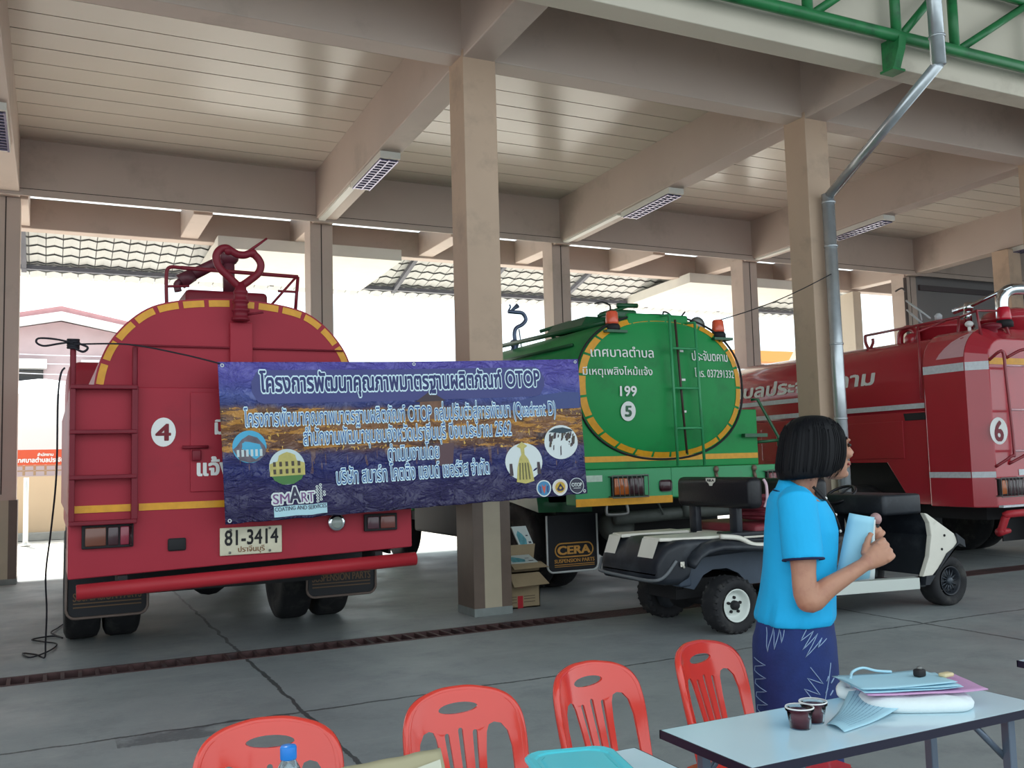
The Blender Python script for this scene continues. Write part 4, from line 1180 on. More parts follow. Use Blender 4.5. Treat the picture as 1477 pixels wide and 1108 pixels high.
# rear tub: tapered black shell
def tub(x, y0, y1, z0, z1, r=0.06, n=6):
    """rounded rectangle section across the cart at x"""
    out = []
    for cx_, cz_, a0 in ((y1 - r, z1 - r, 0), (y0 + r, z1 - r, pi / 2), (y0 + r, z0 + r, pi), (y1 - r, z0 + r, 1.5 * pi)):
        for i in range(n + 1):
            a = a0 + pi / 2 * i / n
            out.append((x, cx_ + r * cos(a), cz_ + r * sin(a)))
    return out
mb = MB()
mb.loft([tub(4.42, 6.42, 7.20, 0.45, 0.56), tub(4.43, 6.38, 7.24, 0.43, 0.62), tub(4.50, 6.34, 7.28, 0.42, 0.73), tub(4.60, 6.31, 7.30, 0.42, 0.775), tub(4.68, 6.30, 7.31, 0.46, 0.78), tub(4.74, 6.30, 7.32, 0.62, 0.78, 0.05), tub(5.3, 6.30, 7.30, 0.64, 0.77, 0.05), tub(5.95, 6.32, 7.28, 0.62, 0.74, 0.05)])
tubo = mb.build('rear_body', m_blk, CT)
# fender ledges jutting out over the rear wheels
for s_ in (-1, 1):
    mb = MB(); rings = []
    yo, yi = (6.19, 6.36) if s_ < 0 else (7.42, 7.24)
    for x, z in ((4.66, 0.60), (4.72, 0.665), (4.80, 0.705), (4.95, 0.725), (5.15, 0.715), (5.35, 0.695), (5.6, 0.68), (5.85, 0.655), (5.95, 0.62)):
        k = 0.03 if 4.75 < x < 5.9 else 0.015
        rings.append([(x, yo, z - 0.035), (x, yo, z - 0.005), (x, yo + (yi - yo) * 0.3, z + k), (x, yi, z + 0.05), (x, yi, z - 0.03), (x, yo + (yi - yo) * 0.12, z - 0.045)])
    mb.loft(rings); mb.build('fender', m_blk, CT)
m_well = mat('faded_black_plastic', (58, 68, 82), 0.55, var=0.12, scale=6)
for y0, y1 in ((6.415, 6.44), (7.16, 7.185)):
    mb = MB(); mb.prism([(4.64, 0.40), (4.80, 0.36), (4.84, 0.40), (4.90, 0.47), (5.0, 0.51), (5.15, 0.51), (5.27, 0.46), (5.33, 0.40), (5.36, 0.36), (5.6, 0.36), (5.95, 0.30), (5.95, 0.66), (4.64, 0.66)], y0, y1, 'Y'); mb.build('wheel_well', m_well, CT)
mb = MB(); mb.rbox(4.60, 4.72, 6.33, 6.46, 0.40, 0.66, 0.02); mb.build('corner_post', m_well, CT)
# white deck pieces on top and over the rear edge
def deck(poly, z, name='deck_panel', m=None, th=0.03):
    mb = MB(); mb.prism([(p[0], p[1]) for p in poly], z, z + th, 'Z'); return mb.build(name, m or m_cream, CT, bevel=0.01)
deck([(4.50, 7.02), (4.62, 7.02), (5.2, 6.98), (5.2, 7.27), (4.55, 7.25)], 0.765)
deck([(4.50, 6.45), (4.52, 6.72), (4.72, 6.72), (5.25, 6.74), (5.25, 6.33), (4.9, 6.33), (4.72, 6.35)], 0.765)
deck([(5.25, 6.30), (5.25, 7.27), (5.98, 7.27), (5.98, 6.30)], 0.755)
deck([(5.05, 6.30), (5.62, 6.28), (5.72, 6.34), (5.62, 6.50), (5.12, 6.50)], 0.775, 'fender_pad', m_blk, 0.035)
mb = MB(); mb.tube(smoothpath([(4.98, 6.27, 0.79), (5.15, 6.24, 0.77), (5.28, 6.22, 0.71), (5.45, 6.22, 0.70), (5.75, 6.22, 0.70), (5.95, 6.25, 0.69)], 5), 0.022, 8); mb.build('fender_trim', m_cream, CT)
for y0, y1 in ((6.46, 6.70), (7.03, 7.22)):
    mb = MB(); mb.add([(4.50, y0, 0.78), (4.50, y1, 0.78), (4.437, y1 - 0.01, 0.63), (4.437, y0 + 0.01, 0.63), (4.55, y0, 0.79), (4.55, y1, 0.79)], [(0, 1, 2, 3), (4, 5, 1, 0)]); mb.build('deck_lobe', m_cream, CT)
mb = MB(); mb.tube(smoothpath([(4.46, 7.29, 0.58), (4.42, 7.27, 0.49), (4.405, 7.2, 0.47), (4.40, 6.8, 0.46), (4.405, 6.44, 0.46), (4.47, 6.35, 0.50), (4.56, 6.31, 0.62)], 5), 0.014, 8); mb.build('bumper_edge', mat('grey_edge', (104, 108, 112), 0.5), CT)
mb = MB(); rect2d(mb, onY(6.305, 0.012), 4.585, 4.625, 0.57, 0.61); mb.tube([(4.60, 6.29, 0.60), (4.62, 6.29, 0.56)], 0.01, 6); mb.build('badge', m_cream, CT)
# axle gear
mb = MB(); mb.tube([(5.08, 6.4, 0.23), (5.08, 7.2, 0.23)], 0.05, 10); mb.ball((5.08, 6.95, 0.24), 0.14, 0.12, 0.12); mb.box(4.75, 5.5, 6.6, 7.0, 0.26, 0.42); mb.tube([(4.72, 6.5, 0.42), (4.72, 6.5, 0.36)], 0.03, 8)
mb.build('axle', m_black, CT)
m_wrim = mat('white_wheel', (214, 220, 214), 0.35)
for x, y, side in ((5.07, 6.30, -1), (5.10, 7.28, 1), (7.6, 6.30, -1), (7.6, 7.28, 1)):
    w = wheel(CT, x, y, 0.23, 0.232, 0.20, rim=False, axis='Y', tread=26 if x < 6 else 0, hollow=True)
    rear = x < 6
    mb = MB(); s = side; h = 0.1; c = (x, y, 0.23)
    mm = m_wrim if (rear and side < 0) else m_blk
    mb.lathe([(0.135, s * h * 0.92), (0.128, s * h * 0.96), (0.118, s * h * 0.80), (0.105, s * h * 0.45), (0.085, s * h * 0.36), (0.07, s * h * 0.50), (0.03, s * h * 0.52), (0.001, s * h * 0.52)], c, 'Y', 32, cap=False)
    mb.lathe([(0.139, -s * h * 0.8), (0.10, -s * h * 0.6), (0.001, -s * h * 0.6)], c, 'Y', 24, cap=False)
    rim = mb.build('rim', mm, w)
    mb = MB(); mb.lathe([(0.040, s * h * 0.45), (0.038, s * h * 0.8), (0.028, s * h * 0.95), (0.001, s * h * 0.95)], c, 'Y', 18); 
    if rear:
        for k in range(5):
            a = 2 * pi * k / 5 + 0.3; mb.tube([(x + 0.062 * cos(a), y + s * h * 0.40, 0.23 + 0.062 * sin(a)), (x + 0.062 * cos(a), y + s * h * 0.66, 0.23 + 0.062 * sin(a))], 0.0125, 8)
    else:
        for k in range(14):
            a = 2 * pi * k / 14; mb.tube([(x + 0.03 * cos(a), y + s * h * 0.7, 0.23 + 0.03 * sin(a)), (x + 0.11 * cos(a), y + s * h * 0.6, 0.23 + 0.11 * sin(a))], 0.006, 5)
    mb.build('hub', m_black if rear else mat('grey_spoke', (70, 76, 84), 0.4, metal=0.4), w)
# seats
for x0, wid, zt in ((5.28, 0.15, 1.27), (6.12, 0.13, 1.235)):
    mb = MB(); mb.rbox(x0 - wid / 2, x0 + wid / 2, 6.14 if x0 < 6 else 6.25, 7.17 if x0 < 6 else 7.25, zt - 0.265, zt, 0.055, 4)
    sb = mb.build('seat_back', m_vinyl, CT)
    for y in (6.43, 6.99):
        mb = MB(); mb.rbox(x0 - 0.03, x0 + 0.03, y - 0.055, y + 0.055, 0.76, zt - 0.22, 0.012); mb.build('seat_post', m_blk, sb)
    if x0 < 6:
        mb = MB(); mb.tube(smoothpath([(x0 + 0.078, 6.15, 1.25), (x0 + 0.09, 6.13, 1.2), (x0 + 0.09, 6.13, 1.08), (x0 + 0.078, 6.15, 1.02)], 4), 0.012, 8); mb.build('piping', m_pinkp, sb)
        mb = MB(); fl_ = onX(x0 - wid / 2, 0.003)
        poly2d(mb, fl_, [(6.72, 1.262), (6.58, 1.262), (6.585, 1.235), (6.62, 1.215), (6.63, 1.195), (6.67, 1.195), (6.68, 1.215), (6.715, 1.235)]); lb = mb.build('maker_label', m_cream, sb)
        letters(lb, 'AILA', onX(x0 - wid / 2, 0.006), 6.70, 6.60, 1.232, m_black, 0.03, 16, 0.05, gap=0.5)
m_mar = mat('maroon_vinyl', (122, 44, 54), 0.5, var=0.1, scale=8)
mb = MB(); mb.rbox(5.4, 5.98, 6.32, 7.25, 0.775, 0.86, 0.03, 3); mb.build('seat_cushion', m_mar, CT)
mb = MB(); mb.rbox(6.15, 6.55, 6.32, 7.25, 0.60, 0.72, 0.03, 3); mb.build('seat_cushion', m_vinyl, CT)
mb = MB(); mb.box(5.95, 6.55, 6.34, 7.24, 0.3, 0.6); mb.build('seat_base', m_blk, CT)
# floor, sill, cowl
mb = MB(); mb.box(5.7, 7.3, 6.24, 7.28, 0.20, 0.235); mb.build('floor_pan', m_blk, CT)
mb = MB(); mb.add([(5.55, 6.21, 0.235), (7.19, 6.21, 0.19), (7.19, 6.21, 0.29), (5.55, 6.21, 0.345), (5.55, 6.28, 0.235), (7.19, 6.28, 0.19), (7.19, 6.28, 0.295), (5.55, 6.28, 0.35)], [(0, 1, 2, 3), (4, 7, 6, 5), (3, 2, 6, 7), (0, 4, 5, 1), (1, 5, 6, 2), (0, 3, 7, 4)]); mb.build('sill', mat('aluminium_sill', (206, 212, 206), 0.35, metal=0.2), CT)
mb = MB(); mb.box(6.3, 7.35, 7.24, 7.27, 0.235, 0.86); mb.build('side_panel', m_blk, CT)
for y0, y1 in ((6.205, 6.26), (7.26, 7.31)):
    mb = MB(); mb.prism([(7.30, 0.875), (7.34, 0.865), (7.68, 0.665), (7.72, 0.60), (7.715, 0.565), (7.36, 0.30), (7.235, 0.295), (7.33, 0.47), (7.375, 0.66), (7.36, 0.78)], y0, y1, 'Y'); cw = mb.build('cowl_side', m_cream, CT, bevel=0.008)
    if y0 < 7:
        for (x, z) in ((7.545, 0.655), (7.50, 0.53)):
            mb = MB(); mb.lathe([(0.012, 0), (0.012, -0.006), (0.001, -0.008)], (x, y0, z), 'Y', 10); mb.build('screw', m_black, cw)
mb = MB(); mb.prism([(7.34, 0.86), (7.69, 0.68), (7.80, 0.60), (7.81, 0.54), (7.74, 0.545), (7.70, 0.56), (7.38, 0.30), (7.30, 0.3), (7.38, 0.5), (7.42, 0.66)], 6.25, 7.27, 'Y'); mb.build('front_cowl', m_blk, CT, bevel=0.015)
mb = MB(); mb.prism([(7.69, 0.67), (7.80, 0.60), (7.81, 0.53), (7.73, 0.57), (7.56, 0.49), (7.40, 0.32), (7.30, 0.22), (7.24, 0.22), (7.26, 0.30), (7.38, 0.30), (7.71, 0.58)], 6.19, 6.25, 'Y'); mb.build('front_fender', m_blk, CT, bevel=0.01)
mb = MB(); mb.rbox(6.92, 7.42, 6.33, 7.25, 0.86, 1.05, 0.03, 3); mb.build('dashboard', m_blk, CT)
mb = MB(); mb.tube([(7.25, 6.95, 0.98), (7.02, 6.95, 1.035)], 0.018, 8)
cc = Vector((7.01, 6.95, 1.04)); ax = Vector((-0.5, 0, 0.87)).normalized(); e1 = Vector((0, 1, 0)); e2 = ax.cross(e1)
mb.tube([cc + e1 * (0.16 * cos(2 * pi * i / 24)) + e2 * (0.16 * sin(2 * pi * i / 24)) for i in range(24)], 0.014, 8, closed=True)
for a in (0.3, 2.4, 4.5): mb.tube([cc, cc + e1 * (0.16 * cos(a)) + e2 * (0.16 * sin(a))], 0.01, 6)
mb.build('steering_wheel', m_vinyl, CT)
# bundle of maroon hose on the cart seat
m_hose = mat('maroon_hose', (112, 38, 50), 0.55, var=0.2, scale=30)
mb = MB(); R_ = random.Random(3); path = []
for i in range(90):
    a = i * 0.55
    path.append((5.72 + 0.17 * cos(a) * (0.8 + 0.3 * R_.random()), 6.62 + 0.26 * sin(a) * (0.75 + 0.3 * R_.random()), 0.885 + i * 0.0023 + 0.012 * R_.random()))
mb.tube(smoothpath(path, 4), 0.022, 7)
tag(mb.build('fire_hose', m_hose), 'tangled maroon hose heaped on the golf cart seat', 'hose')

# ================================================================ CARTONS beside the middle column
m_kraft = mat('brown_cardboard', (150, 132, 104), 0.8, var=0.08, scale=8)
m_kraft_in = mat('cardboard_inside', (128, 112, 88), 0.85, var=0.06)
m_tapered = mat('red_parcel_tape', (176, 40, 50), 0.35)
BY = 8.5
t = thing('carton', 'lowest brown carton with red tape and open flaps beside the middle column', 'carton', (4.30, BY, 0))
mb = MB(); w0, w1 = 4.115, 4.455
mb.box(w0, w1, BY, BY + 0.008, 0, 0.34); mb.box(w0, w1, BY + 0.30, BY + 0.308, 0, 0.34); mb.box(w0, w0 + 0.008, BY, BY + 0.308, 0, 0.34); mb.box(w1 - 0.008, w1, BY, BY + 0.308, 0, 0.34); mb.box(w0, w1, BY, BY + 0.308, 0, 0.012)
mb.build('carton_body', m_kraft, t)
def flap(pts, name='flap', m=None, par=None):
    a, b, c, d = [Vector(p) for p in pts]; n = (b - a).cross(d - a).normalized() * 0.006
    mb = MB(); mb.add([a, b, c, d, a + n, b + n, c + n, d + n], [(0, 1, 2, 3), (7, 6, 5, 4), (0, 4, 5, 1), (1, 5, 6, 2), (2, 6, 7, 3), (3, 7, 4, 0)]); return mb.build(name, m or m_kraft, par or t)
flap([(w0, BY, 0.34), (w1, BY, 0.34), (w1 + 0.05, BY - 0.12, 0.235), (w0 - 0.0, BY - 0.12, 0.225)])
flap([(w1, BY, 0.34), (w1, BY + 0.3, 0.34), (w1 + 0.13, BY + 0.28, 0.22), (w1 + 0.13, BY + 0.04, 0.22)])
mb = MB(); rect2d(mb, onY(BY, 0.002), 4.205, 4.265, 0.0, 0.12); mb.build('parcel_tape', m_tapered, t)
mb = MB(); rect2d(mb, onY(BY, 0.002), 4.205, 4.265, 0.20, 0.29); mb.build('parcel_tape', mat('pale_tape', (166, 110, 96), 0.4), t)
mb = MB()
for z in (0.055, 0.085, 0.11):
    rect2d(mb, onY(BY, 0.0015), 4.13, 4.195, z, z + 0.006); rect2d(mb, onY(BY, 0.0015), 4.275, 4.40, z, z + 0.007)
mb.build('printed_line', mat('carton_print', (92, 76, 62), 0.8), t)
t = thing('carton', 'upper open carton stacked on the lowest one by the middle column', 'carton', (4.30, BY + 0.03, 0.345))
z0 = 0.345
mb = MB(); u0, u1 = 4.15, 4.47
mb.box(u0, u1, BY + 0.02, BY + 0.028, z0, z0 + 0.09); mb.box(u0, u1, BY + 0.27, BY + 0.278, z0, z0 + 0.09); mb.box(u0, u0 + .008, BY + .02, BY + .278, z0, z0 + 0.09); mb.box(u1 - .008, u1, BY + .02, BY + .278, z0, z0 + 0.09); mb.box(u0, u1, BY + .02, BY + .278, z0, z0 + 0.01)
mb.build('carton_body', m_kraft_in, t)
flap([(u0, BY + 0.02, z0 + 0.09), (u1, BY + 0.02, z0 + 0.09), (u1 + 0.04, BY - 0.06, z0 + 0.05), (u0, BY - 0.06, z0 + 0.045)])
flap([(u1, BY + 0.02, z0 + 0.09), (u1, BY + 0.27, z0 + 0.09), (u1 + 0.14, BY + 0.25, z0 + 0.07), (u1 + 0.12, BY + 0.03, z0 + 0.03)])
flap([(u0 + 0.0, BY + 0.27, z0 + 0.09), (u1 + 0.06, BY + 0.27, z0 + 0.09), (u1 + 0.10, BY + 0.30, z0 + 0.25), (u0, BY + 0.30, z0 + 0.25)])
m_pap = mat('booklet_paper', (196, 206, 204), 0.5)
m_teal = mat('teal_print', (76, 148, 160), 0.5, var=0.3, scale=25)
m_inkd = mat('dark_print', (60, 70, 80), 0.6)
def booklet(label, pts, th=0.02, lying=True):
    a, b, c, d = [Vector(p) for p in pts]; n = (b - a).cross(d - a).normalized()
    t = thing('booklet', label, 'booklet', tuple(a), 'printed booklets on the cartons')
    mb = MB(); k = n * -th; mb.add([a, b, c, d, a + k, b + k, c + k, d + k], [(0, 1, 2, 3), (7, 6, 5, 4), (0, 4, 5, 1), (1, 5, 6, 2), (2, 6, 7, 3), (3, 7, 4, 0)]); mb.build('booklet_pages', m_pap, t)
    F = lambda u, v: a + (b - a) * u + (d - a) * v + n * 0.002
    mb = MB(); poly2d(mb, F, [(0.10, 0.12), (0.55, 0.08), (0.65, 0.35), (0.5, 0.62), (0.3, 0.78), (0.12, 0.6)]); mb.build('cover_print', m_teal, t)
    mb = MB(); rect2d(mb, F, 0.72, 0.9, 0.15, 0.24); mb.build('printed_line', m_inkd, t)
    mb = MB(); rect2d(mb, F, 0.7, 0.85, 0.5, 0.56); mb.build('printed_line', m_inkd, t)
zb = z0 + 0.095
booklet('teal printed booklet lying flat in the open upper carton', [(4.16, BY + 0.03, zb), (4.46, BY + 0.03, zb), (4.47, BY + 0.25, zb + 0.055), (4.16, BY + 0.25, zb + 0.055)])
booklet('teal printed booklet leaning upright behind the cardboard flap', [(4.40, BY + 0.31, zb + 0.13), (4.57, BY + 0.31, zb + 0.13), (4.50, BY + 0.36, zb + 0.34), (4.33, BY + 0.36, zb + 0.34)])
mb = MB(); mb.loft([[(4.095 + 0.018 * cos(a) + dx, BY + 0.16 + 0.03 * sin(a), z) for a in [2 * pi * i / 10 for i in range(10)]] for z, dx in ((0.46, 0.02), (0.54, 0.012), (0.62, 0.018), (0.70, 0.03), (0.76, 0.05), (0.78, 0.055))])
tag(mb.build('plastic_bag', mat('thin_white_plastic', (206, 212, 222), 0.3)), 'crumpled white plastic bag wedged between the column and the cartons', 'bag')

# ================================================================ BANNER tied between the tankers
BT = thing('banner', 'large purple blue vinyl banner with Thai words tied across two tankers', 'banner', (2.6, 7.0, 1.06))
bTL, bTR, bBR, bBL = Vector((1.096, 0, 2.229)), Vector((4.104, 0, 2.322)), Vector((4.163, 0, 1.163)), Vector((1.148, 0, 1.059))
def banner(s, t, d=0.0):
    """a point on the sheet: s 0..3 m from the left, t 0..1.165 m from the bottom, d towards the viewer"""
    u, v = s / 3.0, t / 1.165
    p = (bBL * (1 - u) + bBR * u) * (1 - v) + (bTL * (1 - u) + bTR * u) * v
    w = 0.016 * noise.noise(Vector((s * 1.1, t * 0.7, 2.0))) + 0.006 * noise.noise(Vector((s * 4 + t * 3, t * 5 - s, 5.0)))
    w += 0.010 * (1 - v) ** 3 * noise.noise(Vector((s * 7, t * 1.5, 9.0)))
    w += 0.012 * noise.noise(Vector((s * 2.0 - t * 2.5, 0.5 * t, 1.0))) * v
    sag = -0.010 * sin(pi * u) * v
    return Vector((p.x, 7.0 + w - d, p.z + sag + 0.006 * (1 - v) ** 4 * noise.noise(Vector((s * 9, 0, 4)))))
def bf(d): return lambda s, t: banner(s, t, d)
def banner_print():
    m = bpy.data.materials.new('banner_print'); m.use_nodes = True
    nt = m.node_tree; N = nt.nodes; Lk = nt.links; b = N['Principled BSDF']
    uv = N.new('ShaderNodeUVMap'); uv.uv_map = 'sheet'
    sep = N.new('ShaderNodeSeparateXYZ'); Lk.new(uv.outputs[0], sep.inputs[0])
    def M(op, a, c=None, e=None):
        n = N.new('ShaderNodeMath'); n.operation = op
        for i, x in enumerate((a, c, e)):
            if x is None: continue
            if isinstance(x, (int, float)): n.inputs[i].default_value = x
            else: Lk.new(x, n.inputs[i])
        return n.outputs[0]
    def nz(scale, sx=1, sy=1, det=5, ro=0.6):
        mp = N.new('ShaderNodeMapping'); mp.inputs['Scale'].default_value = (sx, sy, 1); Lk.new(uv.outputs[0], mp.inputs['Vector'])
        n = N.new('ShaderNodeTexNoise'); n.inputs['Scale'].default_value = scale; n.inputs['Detail'].default_value = det; n.inputs['Roughness'].default_value = ro
        Lk.new(mp.outputs[0], n.inputs['Vector']); return n.outputs['Fac']
    def ramp(f, stops):
        r = N.new('ShaderNodeValToRGB'); e = r.color_ramp.elements
        while len(e) < len(stops): e.new(0.5)
        for q, (p, c) in zip(e, stops): q.position = p; q.color = (*lin(c), 1)
        Lk.new(f, r.inputs['Fac']); return r.outputs['Color']
    def mix(f, a, c):
        n = N.new('ShaderNodeMix'); n.data_type = 'RGBA'
        Lk.new(f, n.inputs[0]) if not isinstance(f, float) else setattr(n.inputs[0], 'default_value', f)
        Lk.new(a, n.inputs[6]); Lk.new(c, n.inputs[7]) if not isinstance(c, tuple) else setattr(n.inputs[7], 'default_value', c)
        return n.outputs[2]
    s, t = sep.outputs[0], sep.outputs[1]
    # skyline falls from left to right
    tt = M('ADD', M('DIVIDE', t, 1.165), M('ADD', M('MULTIPLY', M('SUBTRACT', s, 1.5), 0.025), M('MULTIPLY', M('SUBTRACT', nz(5, 1, 0.2, 6), 0.5), 0.10)))
    col = ramp(tt, [(0.0, (40, 34, 76)), (0.16, (46, 40, 88)), (0.30, (34, 40, 104)), (0.38, (58, 54, 100)), (0.42, (104, 72, 60)), (0.56, (138, 94, 60)), (0.67, (112, 82, 68)), (0.70, (58, 64, 116)), (0.76, (78, 90, 158)), (0.86, (86, 82, 164)), (1.0, (94, 84, 172))])
    band = M('MULTIPLY', M('GREATER_THAN', tt, 0.40), M('LESS_THAN', tt, 0.68))
    glow = M('MULTIPLY', band, M('MULTIPLY', M('GREATER_THAN', nz(11, 0.35, 1.6, 6, 0.7), 0.53), 0.8))
    col = mix(glow, col, (*lin((206, 146, 66)), 1))
    lamp = M('MULTIPLY', band, M('GREATER_THAN', nz(34, 1, 0.5, 2), 0.66)); col = mix(lamp, col, (*lin((232, 188, 96)), 1))
    dk = M('MULTIPLY', band, M('MULTIPLY', M('GREATER_THAN', nz(9, 0.5, 1.4, 5), 0.6), 0.75)); col = mix(dk, col, (*lin((48, 42, 56)), 1))
    ref = M('MULTIPLY', M('MULTIPLY', M('LESS_THAN', tt, 0.41), M('GREATER_THAN', tt, 0.26)), M('MULTIPLY', M('GREATER_THAN', nz(16, 1.2, 0.18, 3), 0.6), 0.6)); col = mix(ref, col, (*lin((124, 92, 76)), 1))
    Lk.new(col, b.inputs['Base Color'])
    b.inputs['Roughness'].default_value = 0.27; b.inputs['Specular IOR Level'].default_value = 0.55
    # creases of the vinyl
    mp = N.new('ShaderNodeMapping'); mp.inputs['Rotation'].default_value = (0, 0, 0.75); mp.inputs['Scale'].default_value = (1.2, 2.2, 1); Lk.new(uv.outputs[0], mp.inputs['Vector'])
    n1 = N.new('ShaderNodeTexNoise'); n1.inputs['Scale'].default_value = 3.4; n1.inputs['Detail'].default_value = 5; n1.inputs['Roughness'].default_value = 0.55; n1.inputs['Distortion'].default_value = 1.6; Lk.new(mp.outputs[0], n1.inputs['Vector'])
    n2 = nz(14, 1, 1, 4)
    rid = M('SUBTRACT', 1.0, M('MINIMUM', M('MULTIPLY', M('ABSOLUTE', M('SUBTRACT', n1.outputs['Fac'], 0.5)), 9.0), 1.0))
    mp2 = N.new('ShaderNodeMapping'); mp2.inputs['Rotation'].default_value = (0, 0, -0.5); mp2.inputs['Scale'].default_value = (2.6, 1.0, 1); Lk.new(uv.outputs[0], mp2.inputs['Vector'])
    n3 = N.new('ShaderNodeTexNoise'); n3.inputs['Scale'].default_value = 2.2; n3.inputs['Detail'].default_value = 4; n3.inputs['Distortion'].default_value = 1.0; Lk.new(mp2.outputs[0], n3.inputs['Vector'])
    rid2 = M('SUBTRACT', 1.0, M('MINIMUM', M('MULTIPLY', M('ABSOLUTE', M('SUBTRACT', n3.outputs['Fac'], 0.5)), 12.0), 1.0))
    h = M('ADD', M('ADD', M('MULTIPLY', rid, 0.35), M('MULTIPLY', rid2, 0.3)), M('ADD', M('MULTIPLY', n1.outputs['Fac'], 0.6), M('MULTIPLY', n2, 0.12)))
    bp = N.new('ShaderNodeBump'); bp.inputs['Strength'].default_value = 0.7; bp.inputs['Distance'].default_value = 0.045; Lk.new(h, bp.inputs['Height']); Lk.new(bp.outputs['Normal'], b.inputs['Normal'])
    return m
NX, NY = 150, 60
mb = MB(); vs = []; uvs = []
for j in range(NY + 1):
    for i in range(NX + 1):
        s, t = 3.0 * i / NX, 1.165 * j / NY
        vs.append(banner(s, t)); uvs.append((s, t))
fs = [(j * (NX + 1) + i, j * (NX + 1) + i + 1, (j + 1) * (NX + 1) + i + 1, (j + 1) * (NX + 1) + i) for j in range(NY) for i in range(NX)]
mb.add(vs, fs, 0, True)
sheet = mb.build('banner_sheet', banner_print(), BT)
ul = sheet.data.uv_layers.new(name='sheet')
for l in sheet.data.loops: ul.data[l.index].uv = uvs[l.vertex_index]
md = sheet.modifiers.new('thick', 'SOLIDIFY'); md.thickness = 0.002; md.offset = 1 if sheet.data.polygons[0].normal.y > 0 else -1
m_pill = mat('banner_navy', (58, 62, 124), 0.36, bump=0.2, bscale=9)
m_halo = mat('pale_blue_print', (214, 238, 248), 0.4)
m_core = mat('deep_blue_print', (34, 44, 104), 0.4)
m_core2 = mat('mid_blue_print', (40, 88, 152), 0.4)
def bpoly(name, pts, m, d=0.003, parent=None, nsub=0):
    bm = bmesh.new()
    V = [bm.verts.new((p[0], p[1], 0)) for p in pts]
    for t_ in tessellate_polygon([[Vector((p[0], p[1], 0)) for p in pts]]):
        try: bm.faces.new([V[i] for i in t_])
        except ValueError: pass
    for ax in (0, 1):
        lo, hi = min(p[ax] for p in pts), max(p[ax] for p in pts)
        for q in range(1, int((hi - lo) / 0.04) + 1):
            co = Vector((0, 0, 0)); co[ax] = lo + q * 0.04; no = Vector((0, 0, 0)); no[ax] = 1
            bmesh.ops.bisect_plane(bm, geom=bm.verts[:] + bm.edges[:] + bm.faces[:], plane_co=co, plane_no=no, dist=1e-5)
    for v in bm.verts: v.co = banner(v.co.x, v.co.y, d)
    mb = MB(); mb.bm(bm); return mb.build(name, m, parent or sheet)
# rounded title panel
r = 0.09
x0, x1, y0, y1 = 0.23, 2.655, 0.855, 1.105
mb = MB(); mb2 = []
for i in range(60):
    a, c = x0 + (x1 - x0) * i / 60, x0 + (x1 - x0) * (i + 1) / 60
    def yy(x, top):
        e = min(x - x0, x1 - x); q = r - sqrt(max(0, r * r - (r - e) ** 2)) if e < r else 0
        return (y1 - q) if top else (y0 + q)
    for j in range(6):
        f0, f1 = j / 6, (j + 1) / 6
        P_ = lambda x, f: banner(x, yy(x, 0) + (yy(x, 1) - yy(x, 0)) * f, 0.002)
        mb.add([P_(a, f0), P_(c, f0), P_(c, f1), P_(a, f1)], [(0, 1, 2, 3)], 0, True)
mb.build('title_panel', m_pill, sheet)
def btext(body, s0, s1, base, size, halo, core, d=0.005, fat=0.0, hf=0.085, rows=44, slope=0.0):
    f0 = lambda s, t: banner(s, t + (s - s0) * slope, d); f1 = lambda s, t: banner(s, t + (s - s0) * slope, d + 0.0015)
    letters(sheet, body, f0, s0, s1, base, halo, size, rows, hf, name='lettering_outline', gap=0.2)
    letters(sheet, body, f1, s0, s1, base, core, size, rows, fat, gap=0.2)
btext('โครงการพัฒนาคุณภาพมาตรฐานผลิตภัณฑ์ OTOP', 0.293, 2.61, 0.945, 0.185, m_halo, m_core, fat=0.035, hf=0.095)
btext('โครงการพัฒนาคุณภาพมาตรฐานผลิตภัณฑ์ OTOP กลุ่มปรับตัวสู่การพัฒนา (Quadrant D)', 0.165, 2.745, 0.692, 0.165, m_halo, m_core2, hf=0.058, fat=0.0)
btext('สำนักงานพัฒนาชุมชนจังหวัดปราจีนบุรี ปีงบประมาณ 2562', 0.59, 2.316, 0.540, 0.165, m_halo, m_core2, hf=0.058, fat=0.0)
btext('ดำเนินงานโดย', 1.24, 1.665, 0.385, 0.165, m_halo, m_core2, hf=0.058, fat=0.0)
btext('บริษัท สมาร์ท โคตติ้ง แอนด์ เซอร์วิส จำกัด', 0.825, 2.09, 0.232, 0.165, m_halo, m_core2, hf=0.058, fat=0.0)
# temple tower and its reflection in the city picture
m_tow = mat('tower_brown', (118, 82, 62), 0.5, var=0.2, scale=20); m_tow2 = mat('tower_dark', (66, 52, 60), 0.5)
bpoly('tower_print', [(1.50, 0.70), (1.50, 0.79), (1.53, 0.81), (1.53, 0.84), (1.72, 0.845), (1.72, 0.81), (1.75, 0.79), (1.75, 0.70)], m_tow, 0.0015)
bpoly('tower_roof_print', [(1.49, 0.84), (1.56, 0.885), (1.62, 0.925), (1.68, 0.89), (1.75, 0.845)], m_tow2, 0.0028)
bpoly('tower_reflection_print', [(1.62, 0.50), (1.80, 0.50), (1.78, 0.34), (1.70, 0.31), (1.63, 0.34)], mat('reflection_brown', (92, 66, 72), 0.5), 0.0015)
m_hill = mat('hill_print', (58, 72, 128), 0.45)
bpoly('hill_print', [(2.05, 0.765), (2.35, 0.81), (2.6, 0.86), (2.85, 0.885), (2.985, 0.875), (2.985, 0.74), (2.4, 0.74)], m_hill, 0.001)
